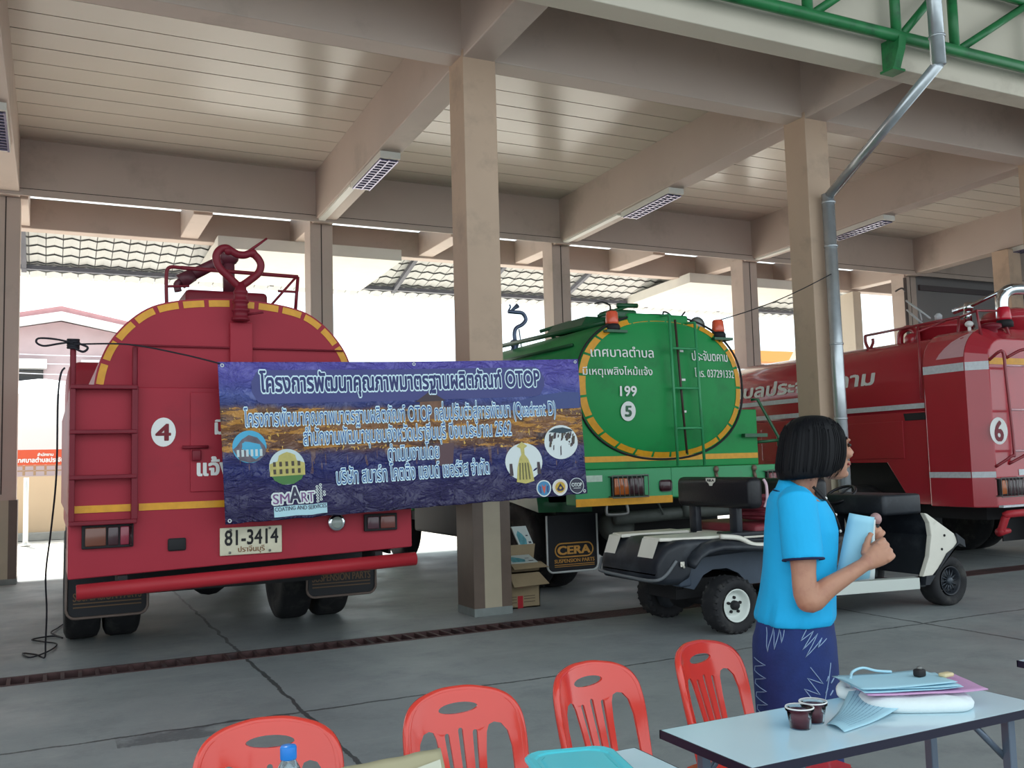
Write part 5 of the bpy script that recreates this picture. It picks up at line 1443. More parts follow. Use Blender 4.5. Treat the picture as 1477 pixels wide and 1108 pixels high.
# round pictures
def badge(name, cs, ct, rx, ry, m, d=0.003):
    mb = MB(); disc2d(mb, bf(d), cs, ct, rx, ry, 32); return mb.build(name, m, sheet)
m_sky = mat('print_sky', (72, 168, 206), 0.45); m_ruin = mat('print_grey', (104, 96, 106), 0.5, var=0.3, scale=18); m_pale = mat('print_pale', (196, 212, 214), 0.45)
m_yel = mat('print_yellow', (190, 178, 104), 0.5, var=0.15, scale=20); m_lawn = mat('print_lawn', (74, 122, 66), 0.5); m_whitep = mat('print_white', (214, 222, 222), 0.45)
b1 = badge('round_picture', 0.193, 0.545, 0.122, 0.118, m_sky)
bpoly('picture_detail', [(0.075, 0.53), (0.10, 0.55), (0.14, 0.60), (0.19, 0.63), (0.25, 0.61), (0.30, 0.55), (0.312, 0.52), (0.30, 0.48), (0.25, 0.44), (0.19, 0.428), (0.12, 0.45)], m_ruin, 0.0045, b1)
for i in range(6):
    bpoly('picture_detail', [(0.10 + i * 0.033, 0.475), (0.118 + i * 0.033, 0.475), (0.118 + i * 0.033, 0.525), (0.10 + i * 0.033, 0.525)], m_pale, 0.006, b1)
b2 = badge('round_picture', 0.458, 0.385, 0.132, 0.132, m_pale)
bpoly('picture_detail', [(0.335, 0.34), (0.36, 0.29), (0.42, 0.256), (0.50, 0.256), (0.56, 0.29), (0.585, 0.34)], m_lawn, 0.0045, b2)
bpoly('picture_detail', [(0.33, 0.32), (0.33, 0.41), (0.39, 0.43), (0.40, 0.47), (0.43, 0.485), (0.46, 0.495), (0.49, 0.485), (0.52, 0.47), (0.53, 0.43), (0.588, 0.41), (0.588, 0.32)], m_yel, 0.005, b2)
for i in range(5):
    for j in range(2):
        bpoly('picture_detail', [(0.355 + i * 0.045, 0.335 + j * 0.055), (0.375 + i * 0.045, 0.335 + j * 0.055), (0.375 + i * 0.045, 0.37 + j * 0.055), (0.355 + i * 0.045, 0.37 + j * 0.055)], mat('print_brown', (76, 66, 54), 0.5), 0.0065, b2)
b3 = badge('round_picture', 2.41, 0.31, 0.172, 0.155, m_whitep)
bpoly('picture_detail', [(2.33, 0.145), (2.345, 0.26), (2.37, 0.34), (2.39, 0.37), (2.385, 0.42), (2.35, 0.44), (2.40, 0.475), (2.45, 0.44), (2.42, 0.42), (2.42, 0.37), (2.45, 0.33), (2.475, 0.26), (2.49, 0.145), (2.41, 0.125)], m_yel, 0.005, b3)
for i in range(4):
    bpoly('picture_detail', [(2.355 + i * 0.03, 0.16), (2.367 + i * 0.03, 0.16), (2.377 + i * 0.024, 0.30), (2.365 + i * 0.024, 0.30)], mat('print_olive', (104, 100, 62), 0.5), 0.0065, b3)
for x in (2.27, 2.525):
    bpoly('picture_detail', [(x, 0.20), (x + 0.035, 0.20), (x + 0.03, 0.30), (x + 0.005, 0.30)], m_tow2, 0.005, b3)
b4 = badge('round_picture', 2.777, 0.455, 0.163, 0.145, m_whitep)
R4 = random.Random(11)
for i in range(34):
    a = R4.random() * 2 * pi; q = sqrt(R4.random()) * 0.8
    s_, t_ = 2.777 + 0.155 * q * cos(a), 0.47 + 0.11 * q * sin(a); w, hh = 0.006 + 0.012 * R4.random(), 0.012 + 0.035 * R4.random()
    bpoly('picture_detail', [(s_ - w, t_ - hh), (s_ + w * 0.4, t_ - hh * 0.8), (s_ + w, t_ + hh), (s_ - w * 0.5, t_ + hh * 0.7)], m_tow2 if i % 3 else mat('print_brown', (76, 66, 54), 0.5), 0.0045 + 0.00003 * i, b4)
bpoly('picture_detail', [(2.66, 0.545), (2.72, 0.575), (2.80, 0.58), (2.88, 0.56), (2.90, 0.545), (2.80, 0.53)], mat('print_dark_teal', (44, 66, 78), 0.5), 0.007, b4)
# company logo, bottom left
m_lpur = mat('print_purple', (118, 74, 128), 0.45)
m_ldark = mat('print_night', (46, 44, 74), 0.45)
letters(sheet, 'SM', bf(0.004), 0.342, 0.462, 0.118, m_whitep, 0.105, 26, 0.13, name='lettering_outline', gap=0.0)
letters(sheet, 'SM', bf(0.0055), 0.342, 0.462, 0.118, m_lpur, 0.105, 26, 0.01, gap=0.0)
letters(sheet, 'A', bf(0.004), 0.465, 0.545, 0.118, m_whitep, 0.165, 26, 0.10, name='lettering_outline'); letters(sheet, 'A', bf(0.0055), 0.465, 0.545, 0.118, m_ldark, 0.165, 26, 0.035)
letters(sheet, 'RT', bf(0.004), 0.552, 0.648, 0.118, m_whitep, 0.105, 26, 0.13, name='lettering_outline', gap=0.0); letters(sheet, 'RT', bf(0.0055), 0.552, 0.648, 0.118, m_lpur, 0.105, 26, 0.01, gap=0.0)
bpoly('logo_plate', [(0.345, 0.022), (0.74, 0.022), (0.74, 0.098), (0.345, 0.098)], mat('print_light_cyan', (176, 214, 224), 0.45), 0.003)
letters(sheet, 'COATING AND SERVICES', bf(0.005), 0.352, 0.735, 0.064, m_ldark, 0.042, 22, 0.02)
for i in range(3):
    for j in range(6):
        s_, t_ = 0.672 + i * 0.026, 0.115 + j * 0.022 + (0.011 if i % 2 else 0)
        if (i == 2 and j not in (2, 3)) : continue
        mb = MB(); disc2d(mb, bf(0.004), s_, t_, 0.012, 0.0105, 6, r0=0.45); mb.build('logo_dot', m_whitep, sheet)
# three round emblems, bottom right
for s_, kind in ((2.577, 0), (2.735, 1), (2.896, 2)):
    mb = MB(); disc2d(mb, bf(0.003), s_, 0.075, 0.073, 0.070, 30); e = mb.build('emblem', m_whitep if kind != 2 else m_core, sheet)
    mb = MB(); disc2d(mb, bf(0.0045), s_, 0.075, 0.063, 0.060, 30); mb.build('emblem_field', [mat('emblem_blue', (66, 132, 176), 0.45), mat('emblem_cream', (220, 206, 196), 0.45), mat('emblem_night', (40, 42, 62), 0.45)][kind], e)
    if kind == 0:
        bpoly('emblem_mark', [(s_ - 0.02, 0.11), (s_, 0.085), (s_ + 0.02, 0.11), (s_ + 0.012, 0.06), (s_, 0.03), (s_ - 0.012, 0.06)], mat('emblem_red', (196, 88, 76), 0.45), 0.006, e)
        for k in (-1, 1): bpoly('emblem_mark', [(s_ + k * 0.028, 0.09), (s_ + k * 0.048, 0.10), (s_ + k * 0.045, 0.04), (s_ + k * 0.025, 0.035)], mat('emblem_navy', (52, 78, 128), 0.45), 0.006, e)
    elif kind == 1:
        mb = MB(); disc2d(mb, bf(0.006), s_, 0.075, 0.048, 0.046, 24); mb.build('emblem_mark', mat('emblem_gold', (196, 160, 60), 0.45), e)
        bpoly('emblem_mark', [(s_ - 0.035, 0.06), (s_, 0.11), (s_ + 0.035, 0.06), (s_ + 0.02, 0.045), (s_ - 0.02, 0.045)], m_ldark, 0.0075, e)
        mb = MB(); disc2d(mb, bf(0.009), s_, 0.07, 0.012, 0.011, 12); mb.build('emblem_mark', mat('emblem_gold', (196, 160, 60), 0.45), e)
    else:
        mb = MB(); disc2d(mb, bf(0.006), s_, 0.075, 0.070, 0.067, 30, r0=0.93); mb.build('emblem_mark', m_whitep, e)
        letters(e, 'OTOP', bf(0.006), s_ - 0.05, s_ + 0.05, 0.068, m_whitep, 0.045, 20, 0.03, gap=0.6)
        mb = MB(); rect2d(mb, bf(0.006), s_ - 0.035, s_ + 0.035, 0.052, 0.056); mb.build('emblem_mark', m_whitep, e)
# eyelets
for s_, t_ in ((0.03, 1.14), (1.5, 1.145), (2.97, 1.14), (0.03, 0.025), (2.97, 0.025)):
    mb = MB(); disc2d(mb, bf(0.004), s_, t_, 0.014, 0.014, 16, r0=0.5); mb.build('eyelet', m_tape, sheet)

# rope from the ladder post to the banner, and the loose black cable down to the floor
m_rope = mat('black_rope', (30, 28, 36), 0.7)
px_, pz_ = t1(0.134, 0)[0], t1(0, 2.245)[1]
mb = MB()
mb.tube(smoothpath([(px_, 7.12, pz_ - 0.01), (0.5, 7.08, pz_ - 0.005), (0.85, 7.03, pz_ - 0.07), (1.11, 6.985, 2.215)], 6), 0.006, 7)
lp = [(px_, 7.12, pz_), (0.04, 7.10, pz_ + 0.02), (-0.06, 7.08, pz_ + 0.02), (-0.075, 7.08, pz_ - 0.01), (-0.03, 7.09, pz_ - 0.03), (0.06, 7.11, pz_ - 0.01), (px_, 7.13, pz_ + 0.01)]
mb.tube(smoothpath(lp, 6), 0.007, 7)
for k in range(5):
    zz = pz_ - 0.03 + k * 0.014
    mb.tube([(px_ + 0.034 * cos(a), 7.16 + 0.034 * sin(a), zz + 0.004 * sin(a)) for a in [2 * pi * i / 14 for i in range(14)]], 0.009, 6, closed=True)
mb.tube(smoothpath([(px_ + 0.03, 7.13, pz_), (px_ + 0.09, 7.11, pz_ - 0.03), (px_ + 0.06, 7.12, pz_ - 0.06), (px_, 7.13, pz_ - 0.03)], 5), 0.008, 6)
tag(mb.build('rope', m_rope), 'black rope knotted on the red tanker ladder post holding the banner corner', 'rope')
mb = MB()
mb.tube([banner(2.97, 1.14, 0.0) + Vector((0, 0.01, 0)), Vector((4.03, 8.26, 2.40))], 0.006, 6)
tag(mb.build('rope', m_rope), 'thin rope from the right banner corner back to the middle column', 'rope')
mb = MB()
cab_pts = [(0.10, 7.14, 2.18), (0.075, 7.13, 2.13), (0.06, 7.15, 1.95), (0.058, 7.3, 1.45), (0.03, 7.6, 1.05), (0.0, 7.85, 0.72), (0.01, 8.05, 0.42), (0.005, 8.3, 0.15), (0.0, 8.45, 0.012),
           (-0.06, 8.62, 0.012), (-0.16, 8.75, 0.012), (-0.10, 8.52, 0.012), (0.03, 8.72, 0.014), (0.09, 9.05, 0.012), (-0.02, 9.25, 0.012), (-0.10, 9.40, 0.016), (0.06, 9.50, 0.014), (0.14, 9.35, 0.012), (0.05, 9.65, 0.02), (0.10, 9.95, 0.012), (0.16, 10.2, 0.012)]
mb.tube(smoothpath(cab_pts, 6), 0.0065, 7)
tag(mb.build('cable', m_rope), 'loose black cable hanging beside the red tanker and coiled on the floor', 'cable')

# ================================================================ THE WOMAN
m_skin = mat('skin', (176, 128, 104), 0.5, var=0.05, scale=14, dirt=(160, 108, 90), dscale=9)
m_hair = mat('black_hair', (7, 7, 12), 0.5, spec=0.22)
m_shirt = mat('cyan_polo_cloth', (14, 168, 224), 0.75, var=0.05, scale=5, bump=0.25, bscale=11)
m_navy = mat('navy_cloth', (18, 26, 66), 0.8, var=0.1, scale=20, bump=0.1, bscale=90)
m_ikat = mat('pale_ikat_thread', (140, 164, 196), 0.85)
WX, WY = 2.511, 2.686
TA = radians(-40)                  # the way the chest faces
HA = radians(-13)                  # the head is turned further away
def body_at(ang):
    f = Vector((cos(ang), sin(ang), 0)); l = Vector((-sin(ang), cos(ang), 0))
    return lambda x, y, z: Vector((WX, WY, 0)) + f * x + l * y + Vector((0, 0, z))
B_ = body_at(TA)
def ring_b(fn, c, a, b, z, n=28, e=1.0, tilt=0.0, cy=0.0):
    out = []
    for i in range(n):
        t = 2 * pi * i / n; cc, ss = cos(t), sin(t)
        x = a * abs(cc) ** e * (1 if cc >= 0 else -1); y = b * abs(ss) ** e * (1 if ss >= 0 else -1)
        out.append(fn(c + x, cy + y, z + tilt * x))
    return out
def fused(name, mb, m, parent, voxel=0.005, smooth=6, fac=0.5):
    """overlapping shapes melted into one continuous surface"""
    off = wloc(parent)
    me = MB.mesh(mb, name, [m])
    o = bpy.data.objects.new(name, me); COL.objects.link(o)
    r = o.modifiers.new('r', 'REMESH'); r.mode = 'VOXEL'; r.voxel_size = voxel; r.adaptivity = 0
    s = o.modifiers.new('s', 'SMOOTH'); s.iterations = smooth; s.factor = fac
    bpy.context.view_layer.update()
    me2 = eval_mesh(o, name)
    bpy.data.objects.remove(o)
    for v in me2.vertices: v.co -= off
    for p in me2.polygons: p.use_smooth = True
    me2.materials.clear(); me2.materials.append(m)
    o2 = bpy.data.objects.new(name, me2); COL.objects.link(o2); o2.parent = parent
    return o2
PW = thing('person', 'woman in bright blue polo and navy patterned skirt holding papers, black bob hair', 'person', (WX, WY, 0))
# ---- body: torso, neck, head, arms, hands, legs in one surface
mb = MB()
tors = [(0.80, -0.045, 0.115, 0.16), (0.90, -0.03, 0.112, 0.155), (1.00, -0.02, 0.105, 0.145), (1.10, -0.01, 0.11, 0.15), (1.19, -0.005, 0.112, 0.155), (1.27, -0.015, 0.095, 0.155), (1.30, -0.02, 0.072, 0.115), (1.315, -0.02, 0.052, 0.062)]
mb.loft([ring_b(B_, c, a, b, z) for z, c, a, b in tors])
def head_at(x, y, z):
    f = Vector((cos(HA), sin(HA), 0)); l = Vector((-sin(HA), cos(HA), 0))
    fi = Vector((rt.x, rt.y, 0)).normalized()
    return Vector((WX, WY, 0)) + fi * 0.070 + f * x + l * y + Vector((0, 0, z))
nk0 = B_(-0.01, 0, 1.29); nk1 = head_at(-0.03, 0, 1.44)
mb.tube([nk0, nk0.lerp(nk1, 0.5), nk1], [0.058, 0.052, 0.055], 16)
# head
def face_at(x, y, z):
    return head_at(x + 0.030 * max(0, min(1, (1.535 - z) / 0.05)), y, z)
hd = [(1.352, 0.045, 0.018, 0.016), (1.362, 0.040, 0.040, 0.034), (1.385, 0.020, 0.065, 0.052), (1.415, 0.006, 0.082, 0.063), (1.45, 0.000, 0.092, 0.070), (1.49, -0.004, 0.097, 0.074), (1.53, -0.008, 0.092, 0.071), (1.56, -0.01, 0.073, 0.058), (1.578, -0.012, 0.04, 0.032)]
mb.loft([ring_b(face_at, c, a, b, z, 24) for z, c, a, b in hd])
mb.tube([face_at(0.090, 0, 1.488), face_at(0.102, 0, 1.465), face_at(0.116, 0, 1.444)], [0.008, 0.011, 0.013], 10)      # nose
for s in (-1, 1):
    mb.ball(face_at(0.103, s * 0.013, 1.440), 0.010, 0.009, 0.008, 10)
    mb.ball(face_at(0.082, s * 0.035, 1.497), 0.014, 0.020, 0.008, 10)       # brow
    mb.ball(face_at(0.070, s * 0.040, 1.447), 0.022, 0.022, 0.020, 12)       # cheek
    mb.ball(head_at(-0.0, s * 0.074, 1.462), 0.016, 0.010, 0.028, 10)      # ear
mb.ball(face_at(0.092, 0, 1.415), 0.013, 0.022, 0.006, 10); mb.ball(face_at(0.088, 0, 1.400), 0.013, 0.020, 0.007, 10)  # lips
mb.ball(face_at(0.076, 0, 1.372), 0.020, 0.022, 0.016, 12)                     # chin
# right arm (towards the viewer)
SH, EL, WR = B_(-0.02, -0.165, 1.275), B_(-0.004, -0.215, 0.945), B_(0.212, -0.105, 1.062)
mb.tube(smoothpath([SH, SH.lerp(EL, 0.5), EL, EL.lerp(WR, 0.35), WR], 5), [0.050] * 3 + [0.045] * 4 + [0.042] * 4 + [0.040, 0.040, 0.039, 0.038, 0.036] + [0.033, 0.030, 0.027, 0.025, 0.025], 16)
mb.ball(EL + Vector((0, 0, -0.004)), 0.040, 0.040, 0.038, 14)
hx = (WR - EL).normalized(); hx = (hx + Vector((0, 0, 0.02))).normalized()
lft = B_(0, 1, 0) - B_(0, 0, 0); hy = (lft - hx * lft.dot(hx)).normalized(); hz = hx.cross(hy)
if hz.z < 0: hz = -hz
def HR(a, b, c): return WR + hx * a + hy * b + hz * c
mb.loft([[HR(a, yy * cos(t) + 0.004, zz * sin(t)) for t in [2 * pi * i / 16 for i in range(16)]] for a, yy, zz in ((-0.01, 0.024, 0.027), (0.02, 0.024, 0.034), (0.05, 0.023, 0.040), (0.075, 0.020, 0.041), (0.085, 0.013, 0.036))])
for k, (cz, ln) in enumerate(((0.033, 1.0), (0.012, 1.08), (-0.010, 1.0), (-0.030, 0.85))):
    p = [HR(0.066, -0.006, cz), HR(0.088, -0.002, cz + 0.001), HR(0.088 + 0.020 * ln, 0.018, cz), HR(0.088 + 0.016 * ln, 0.046 * ln, cz - 0.001), HR(0.075, 0.056 * ln, cz - 0.001), HR(0.055, 0.050 * ln, cz - 0.001)]
    mb.tube(smoothpath(p, 4), [0.0105] * 9 + [0.0095] * 8 + [0.0085] * 4, 10)
mb.tube(smoothpath([HR(0.012, 0.012, 0.026), HR(0.045, 0.026, 0.046), HR(0.070, 0.030, 0.062), HR(0.090, 0.026, 0.074)], 4), [0.015] * 5 + [0.012] * 4 + [0.0095] * 4, 10)
# left arm, mostly hidden behind papers
SHL, ELL, WRL = B_(-0.02, 0.165, 1.275), B_(0.03, 0.225, 0.98), B_(0.205, 0.10, 1.125)
mb.tube(smoothpath([SHL, SHL.lerp(ELL, 0.5), ELL, ELL.lerp(WRL, 0.35), WRL], 5), [0.050] * 3 + [0.045] * 4 + [0.042] * 4 + [0.040, 0.040, 0.039, 0.038, 0.036] + [0.033, 0.030, 0.027, 0.025, 0.025], 16)
gx_ = (WRL - ELL).normalized(); gy_ = -(lft - gx_ * lft.dot(gx_)).normalized(); gz_ = gx_.cross(gy_)
if gz_.z < 0: gz_ = -gz_
def HL(a, b, c): return WRL + gx_ * a + gy_ * b + gz_ * c
mb.loft([[HL(a, yy * cos(t) + 0.004, zz * sin(t)) for t in [2 * pi * i / 16 for i in range(16)]] for a, yy, zz in ((-0.01, 0.024, 0.027), (0.02, 0.023, 0.034), (0.05, 0.021, 0.039), (0.072, 0.018, 0.039), (0.082, 0.012, 0.034))])
for k, (cz, ln) in enumerate(((0.033, 1.0), (0.012, 1.08), (-0.010, 1.0), (-0.030, 0.85))):
    p = [HL(0.064, -0.004, cz), HL(0.086, 0.0, cz), HL(0.103, 0.018, cz), HL(0.10, 0.042 * ln, cz), HL(0.08, 0.050 * ln, cz), HL(0.062, 0.046 * ln, cz)]
    mb.tube(smoothpath(p, 4), [0.0100] * 9 + [0.009] * 8 + [0.0082] * 4, 10)
mb.tube(smoothpath([HL(0.012, 0.012, 0.026), HL(0.045, 0.026, 0.046), HL(0.070, 0.034, 0.052), HL(0.088, 0.036, 0.050)], 4), [0.014] * 5 + [0.0115] * 4 + [0.009] * 4, 10)
# legs and feet
for s in (-1, 1):
    mb.tube(smoothpath([B_(-0.04, s * 0.085, 0.84), B_(-0.03, s * 0.085, 0.47), B_(-0.05, s * 0.08, 0.08)], 5), [0.085, 0.083, 0.078, 0.07, 0.062, 0.058, 0.057, 0.055, 0.048, 0.04, 0.036], 14)
    mb.loft([[B_(x, s * 0.085 + w * cos(t), max(0.012, 0.014 + h * (1 + sin(t)))) for t in [2 * pi * i / 12 for i in range(12)]] for x, w, h in ((-0.10, 0.02, 0.02), (-0.08, 0.032, 0.035), (-0.03, 0.036, 0.04), (0.04, 0.042, 0.028), (0.10, 0.045, 0.018), (0.14, 0.03, 0.012))])
body = fused('body', mb, m_skin, PW, 0.0045, 4, 0.4)
# eyes and lips
for s in (-1, 1):
    mb = MB(); mb.ball(face_at(0.083, s * 0.034, 1.478), 0.008, 0.013, 0.007, 12); mb.build('eye', mat('eye_dark', (36, 26, 24), 0.2), PW)
    mb = MB(); mb.tube([face_at(0.094, s * 0.018, 1.503), face_at(0.090, s * 0.036, 1.508), face_at(0.076, s * 0.054, 1.502)], 0.003, 6); mb.build('eyebrow', m_hair, PW)
mb = MB(); mb.tube(smoothpath([face_at(0.086, -0.024, 1.408), face_at(0.104, 0, 1.4075), face_at(0.086, 0.024, 1.408)], 4), 0.0045, 8); mb.build('lips', mat('lip_rose', (150, 70, 74), 0.4), PW)
# ---- hair: a full bob, open at the face
mb = MB()
HR_ = [(1.362, -0.042, 0.098, 0.092), (1.366, -0.042, 0.110, 0.103), (1.385, -0.036, 0.122, 0.110), (1.42, -0.026, 0.130, 0.112), (1.46, -0.018, 0.130, 0.110), (1.50, -0.013, 0.126, 0.105), (1.535, -0.012, 0.117, 0.097), (1.562, -0.012, 0.098, 0.082), (1.582, -0.012, 0.068, 0.058), (1.594, -0.012, 0.034, 0.030)]
rings = []
NH = 96
for z, c, a, b in HR_:
    rg = []
    for i in range(NH):
        t = 2 * pi * i / NH; tt = (t + pi) % (2 * pi) - pi
        wv = 1 + 0.004 * sin(t * 23 + z * 9) + 0.004 * sin(t * 41 + 1.3)
        x = c + a * cos(t) * wv; y = b * sin(t) * wv
        # face opening below the fringe
        open_ = max(0, min(1, (1.515 - z) / 0.03)); half_ = 0.62
        if abs(tt) < half_:
            k = open_ * min(1, (half_ - abs(tt)) / 0.12)
            x = x * (1 - k) + (0.035) * k
        droop = -0.010 * max(0, cos(t + pi)) * (1 if z < 1.37 else 0)
        front = 0.035 * max(0, 1 - (1.0 - cos(tt)) / 0.75) * (1 if z < 1.40 else 0) * max(0, (1.40 - z) / 0.04)
        rg.append(head_at(x, y, z + droop + front))
    rings.append(rg)
mb.loft(rings)
hair = mb.build('hair', m_hair, PW)
sub = hair.modifiers.new('s', 'SUBSURF'); sub.levels = 1; sub.render_levels = 2
R5 = random.Random(5)
mb = MB()
for i in range(110):
    t = 0.75 + R5.random() * (2 * pi - 1.5)
    pts = []
    off_ = 1.004 + 0.006 * R5.random()
    z0 = 1.352 + 0.018 * R5.random(); zt = 1.585 - 0.05 * R5.random()
    for q in range(7):
        z = zt + (z0 - zt) * q / 6
        for (za, ca, aa, ba), (zb, cb, ab, bb) in zip(HR_[:-1], HR_[1:]):
            if za <= z <= zb or (z < HR_[0][0] and za == HR_[0][0]):
                k = max(0, (z - za) / (zb - za)); c = ca + (cb - ca) * k; a = aa + (ab - aa) * k; b = ba + (bb - ba) * k
                break
        pts.append(head_at(c + a * cos(t) * off_, b * sin(t) * off_, z))
    mb.tube(smoothpath(pts, 2), [0.0013] * 10 + [0.0011, 0.0008, 0.0004], 5)
mb.build('hair_strands', m_hair, hair)
# ---- polo shirt
mb = MB()
SHRT = [(0.838, -0.040, 0.142, 0.185), (0.86, -0.038, 0.146, 0.188), (0.95, -0.026, 0.136, 0.176), (1.03, -0.018, 0.132, 0.170), (1.10, -0.010, 0.134, 0.172), (1.17, -0.004, 0.133, 0.174), (1.23, -0.008, 0.122, 0.176), (1.28, -0.016, 0.104, 0.172), (1.308, -0.020, 0.086, 0.140), (1.325, -0.018, 0.070, 0.098), (1.335, -0.014, 0.064, 0.076)]
rings = []
for z, c, a, b in SHRT:
    rg = []
    for i in range(48):
        t = 2 * pi * i / 48
        fold = 1 + (0.024 * max(0, 1 - abs(z - 0.86) / 0.12)) * (sin(9 * t + 1) + 0.6 * sin(17 * t)) + 0.012 * sin(5 * t + z * 14) * (1 if z < 1.2 else 0.3) + 0.05 * noise.noise(Vector((cos(t) * 1.6, sin(t) * 1.6, z * 7)))
        dip = 0.075 * ((1 + cos(t)) / 2) ** 1.2 * max(0, (z - 1.28) / 0.055)
        rg.append(B_(c + a * cos(t) * fold, b * sin(t) * fold, z - dip))
    rings.append(rg)
mb.loft(rings)
for S, E, s in ((SH, EL, 1), (SHL, ELL, -1)):
    d = (E - S)
    inn = B_(-0.02, -0.10 * s, 1.275)
    mb.tube([inn, S + Vector((0, 0, 0.004)), S + d * 0.30, S + d * 0.585], [0.066, 0.068, 0.070, 0.071], 22)
shirt = fused('polo_shirt', mb, m_shirt, PW, 0.006, 5, 0.5)
for S, E in ((SH, EL), (SHL, ELL)):
    d = (E - S); c = S + d * 0.585; dn = d.normalized(); e1 = dn.orthogonal().normalized(); e2 = dn.cross(e1)
    mb = MB(); mb.tube([c + e1 * (0.069 * cos(t)) + e2 * (0.069 * sin(t)) for t in [2 * pi * i / 28 for i in range(28)]], 0.0045, 8, closed=True); mb.build('sleeve_trim', m_navy, shirt)
# collar, folded down, with a dark line
mb = MB(); rings = []
cols = [(1.365, 0.064, 0.068), (1.368, 0.070, 0.074), (1.345, 0.080, 0.088), (1.312, 0.096, 0.110), (1.305, 0.094, 0.108), (1.330, 0.076, 0.084), (1.352, 0.062, 0.067)]
for z, a, b in cols:
    rg = []
    for i in range(40):
        t = 0.28 + (2 * pi - 0.56) * i / 39
        fr_ = ((1 + cos(t)) / 2) ** 1.3
        rg.append(B_(0.002 + a * cos(t) + 0.018 * fr_, b * sin(t), z - 0.105 * fr_ - (0.006 * fr_ if z < 1.32 else 0)))
    rings.append(rg)
n = 40; vs = [p for r_ in rings for p in r_]; fs = []
for i in range(len(rings)):
    for j in range(n - 1):
        a = i * n + j; b = ((i + 1) % len(rings)) * n + j
        fs.append((a, a + 1, b + 1, b))
mb.add(vs, fs, 0, True); mb.build('collar', m_shirt, shirt)
mb = MB(); mb.tube([p + (p - B_(0, 0, p.z)).normalized() * 0.002 + Vector((0, 0, 0.008)) for p in rings[3]], 0.0026, 6); mb.build('collar_line', m_navy, shirt)
# placket with buttons
mb = MB()
def front(z, y, d=0.004):
    for (za, ca, aa, ba), (zb, cb, ab, bb) in zip(SHRT[:-1], SHRT[1:]):
        if za <= z <= zb:
            k = (z - za) / (zb - za); c = ca + (cb - ca) * k; a = aa + (ab - aa) * k; b = ba + (bb - ba) * k
            return B_(c + a * sqrt(max(0, 1 - (y / b) ** 2)) + d, y, z)
zs = [1.115 + 0.20 * i / 12 for i in range(13)]
for i in range(12):
    w0, w1 = 0.006 + 0.016 * min(1, i / 5), 0.006 + 0.016 * min(1, (i + 1) / 5)
    mb.add([front(zs[i], -w0 - 0.01), front(zs[i], w0 - 0.01), front(zs[i + 1], w1 - 0.01), front(zs[i + 1], -w1 - 0.01)], [(0, 1, 2, 3)], 0, True)
plk = mb.build('placket', m_navy, shirt)
for z in (1.285, 1.225, 1.165):
    mb = MB(); mb.ball(front(z, -0.01, 0.006), 0.006, 0.006, 0.006, 10); mb.build('button', m_white, plk)
# neck strap
mb = MB(); mb.tube(smoothpath([B_(0.045, -0.05, 1.33), B_(0.10, -0.035, 1.26), B_(0.135, 0.00, 1.17), B_(0.10, 0.05, 1.27), B_(0.045, 0.055, 1.335)], 6), 0.0055, 8); mb.build('neck_strap', m_black, PW)
# ---- skirt with pale zigzag leaves
SK = [(0.075, -0.045, 0.150, 0.180), (0.30, -0.045, 0.150, 0.185), (0.50, -0.046, 0.150, 0.188), (0.66, -0.048, 0.152, 0.192), (0.76, -0.048, 0.150, 0.190), (0.83, -0.042, 0.138, 0.180), (0.87, -0.036, 0.128, 0.168)]
def sk(t, z, d=0.0):
    for (za, ca, aa, ba), (zb, cb, ab, bb) in zip(SK[:-1], SK[1:]):
        if za <= z <= zb:
            k = (z - za) / (zb - za); k = k * k * (3 - 2 * k); c = ca + (cb - ca) * k; a = aa + (ab - aa) * k; b = ba + (bb - ba) * k
            break
    f = 1 + 0.008 * sin(6 * t) * max(0, 1 - z)
    return B_(c + (a + d) * cos(t) * f, (b + d) * sin(t) * f, z)
mb = MB(); mb.loft([[sk(2 * pi * i / 56, 0.075 + (0.87 - 0.075) * j / 26) for i in range(56)] for j in range(27)])
skirt = mb.build('skirt', mat('indigo_skirt_cloth', (26, 46, 104), 0.8, var=0.12, scale=20, bump=0.1, bscale=90), PW)
def stroke(pts, w=0.0022):
    mb = MB()
    P = [sk(t, z, 0.0012) for t, z in pts]
    mb.tube(P, w, 5); return mb.build('ikat_stripe', m_ikat, skirt)
def zig(t0, z0, t1_, z1, n, amp, side):
    pts = []
    for i in range(n):
        k = i / (n - 1); t = t0 + (t1_ - t0) * k; z = z0 + (z1 - z0) * k
        L = amp * (0.6 + 0.4 * sin(pi * k))
        pts.append((t, z)); pts.append((t + side * L, z + 0.55 * L * 0.19 + 0.02))
    return pts
# t = 0 chest side, -pi/2 the side towards the viewer, pi the back
dense = lambda pts, k=4: [(a[0] + (b[0] - a[0]) * q / k, a[1] + (b[1] - a[1]) * q / k) for a, b in zip(pts[:-1], pts[1:]) for q in range(k)] + [pts[-1]]
def sp(dx, z):
    """a place on the side of the skirt towards the viewer, dx metres along the picture"""
    return (-pi / 2 + 0.0 + math.asin(max(-0.98, min(0.98, dx / 0.158))), z)
def strokes(pts, w, k=4): stroke(dense([sp(*p) for p in pts], k), w)
strokes([(0.120, 0.715), (0.108, 0.66), (0.092, 0.60), (0.082, 0.53), (0.080, 0.44), (0.07, 0.34)], 0.0018)
zz = []
for i in range(9):
    x0, z0 = 0.075 - 0.013 * i, 0.700 - 0.036 * i
    zz += [(x0 - 0.030, z0 + 0.010), (x0 + 0.012, z0 - 0.050)]
strokes(zz, 0.0017)
zz = []
for i in range(7):
    x0, z0 = 0.128 - 0.006 * i, 0.66 - 0.04 * i
    strokes([(x0, z0), (x0 - 0.012, z0 - 0.014)], 0.0024, 2)
    strokes([(x0 - 0.02, z0 + 0.012), (x0 - 0.028, z0 - 0.004)], 0.002, 2)
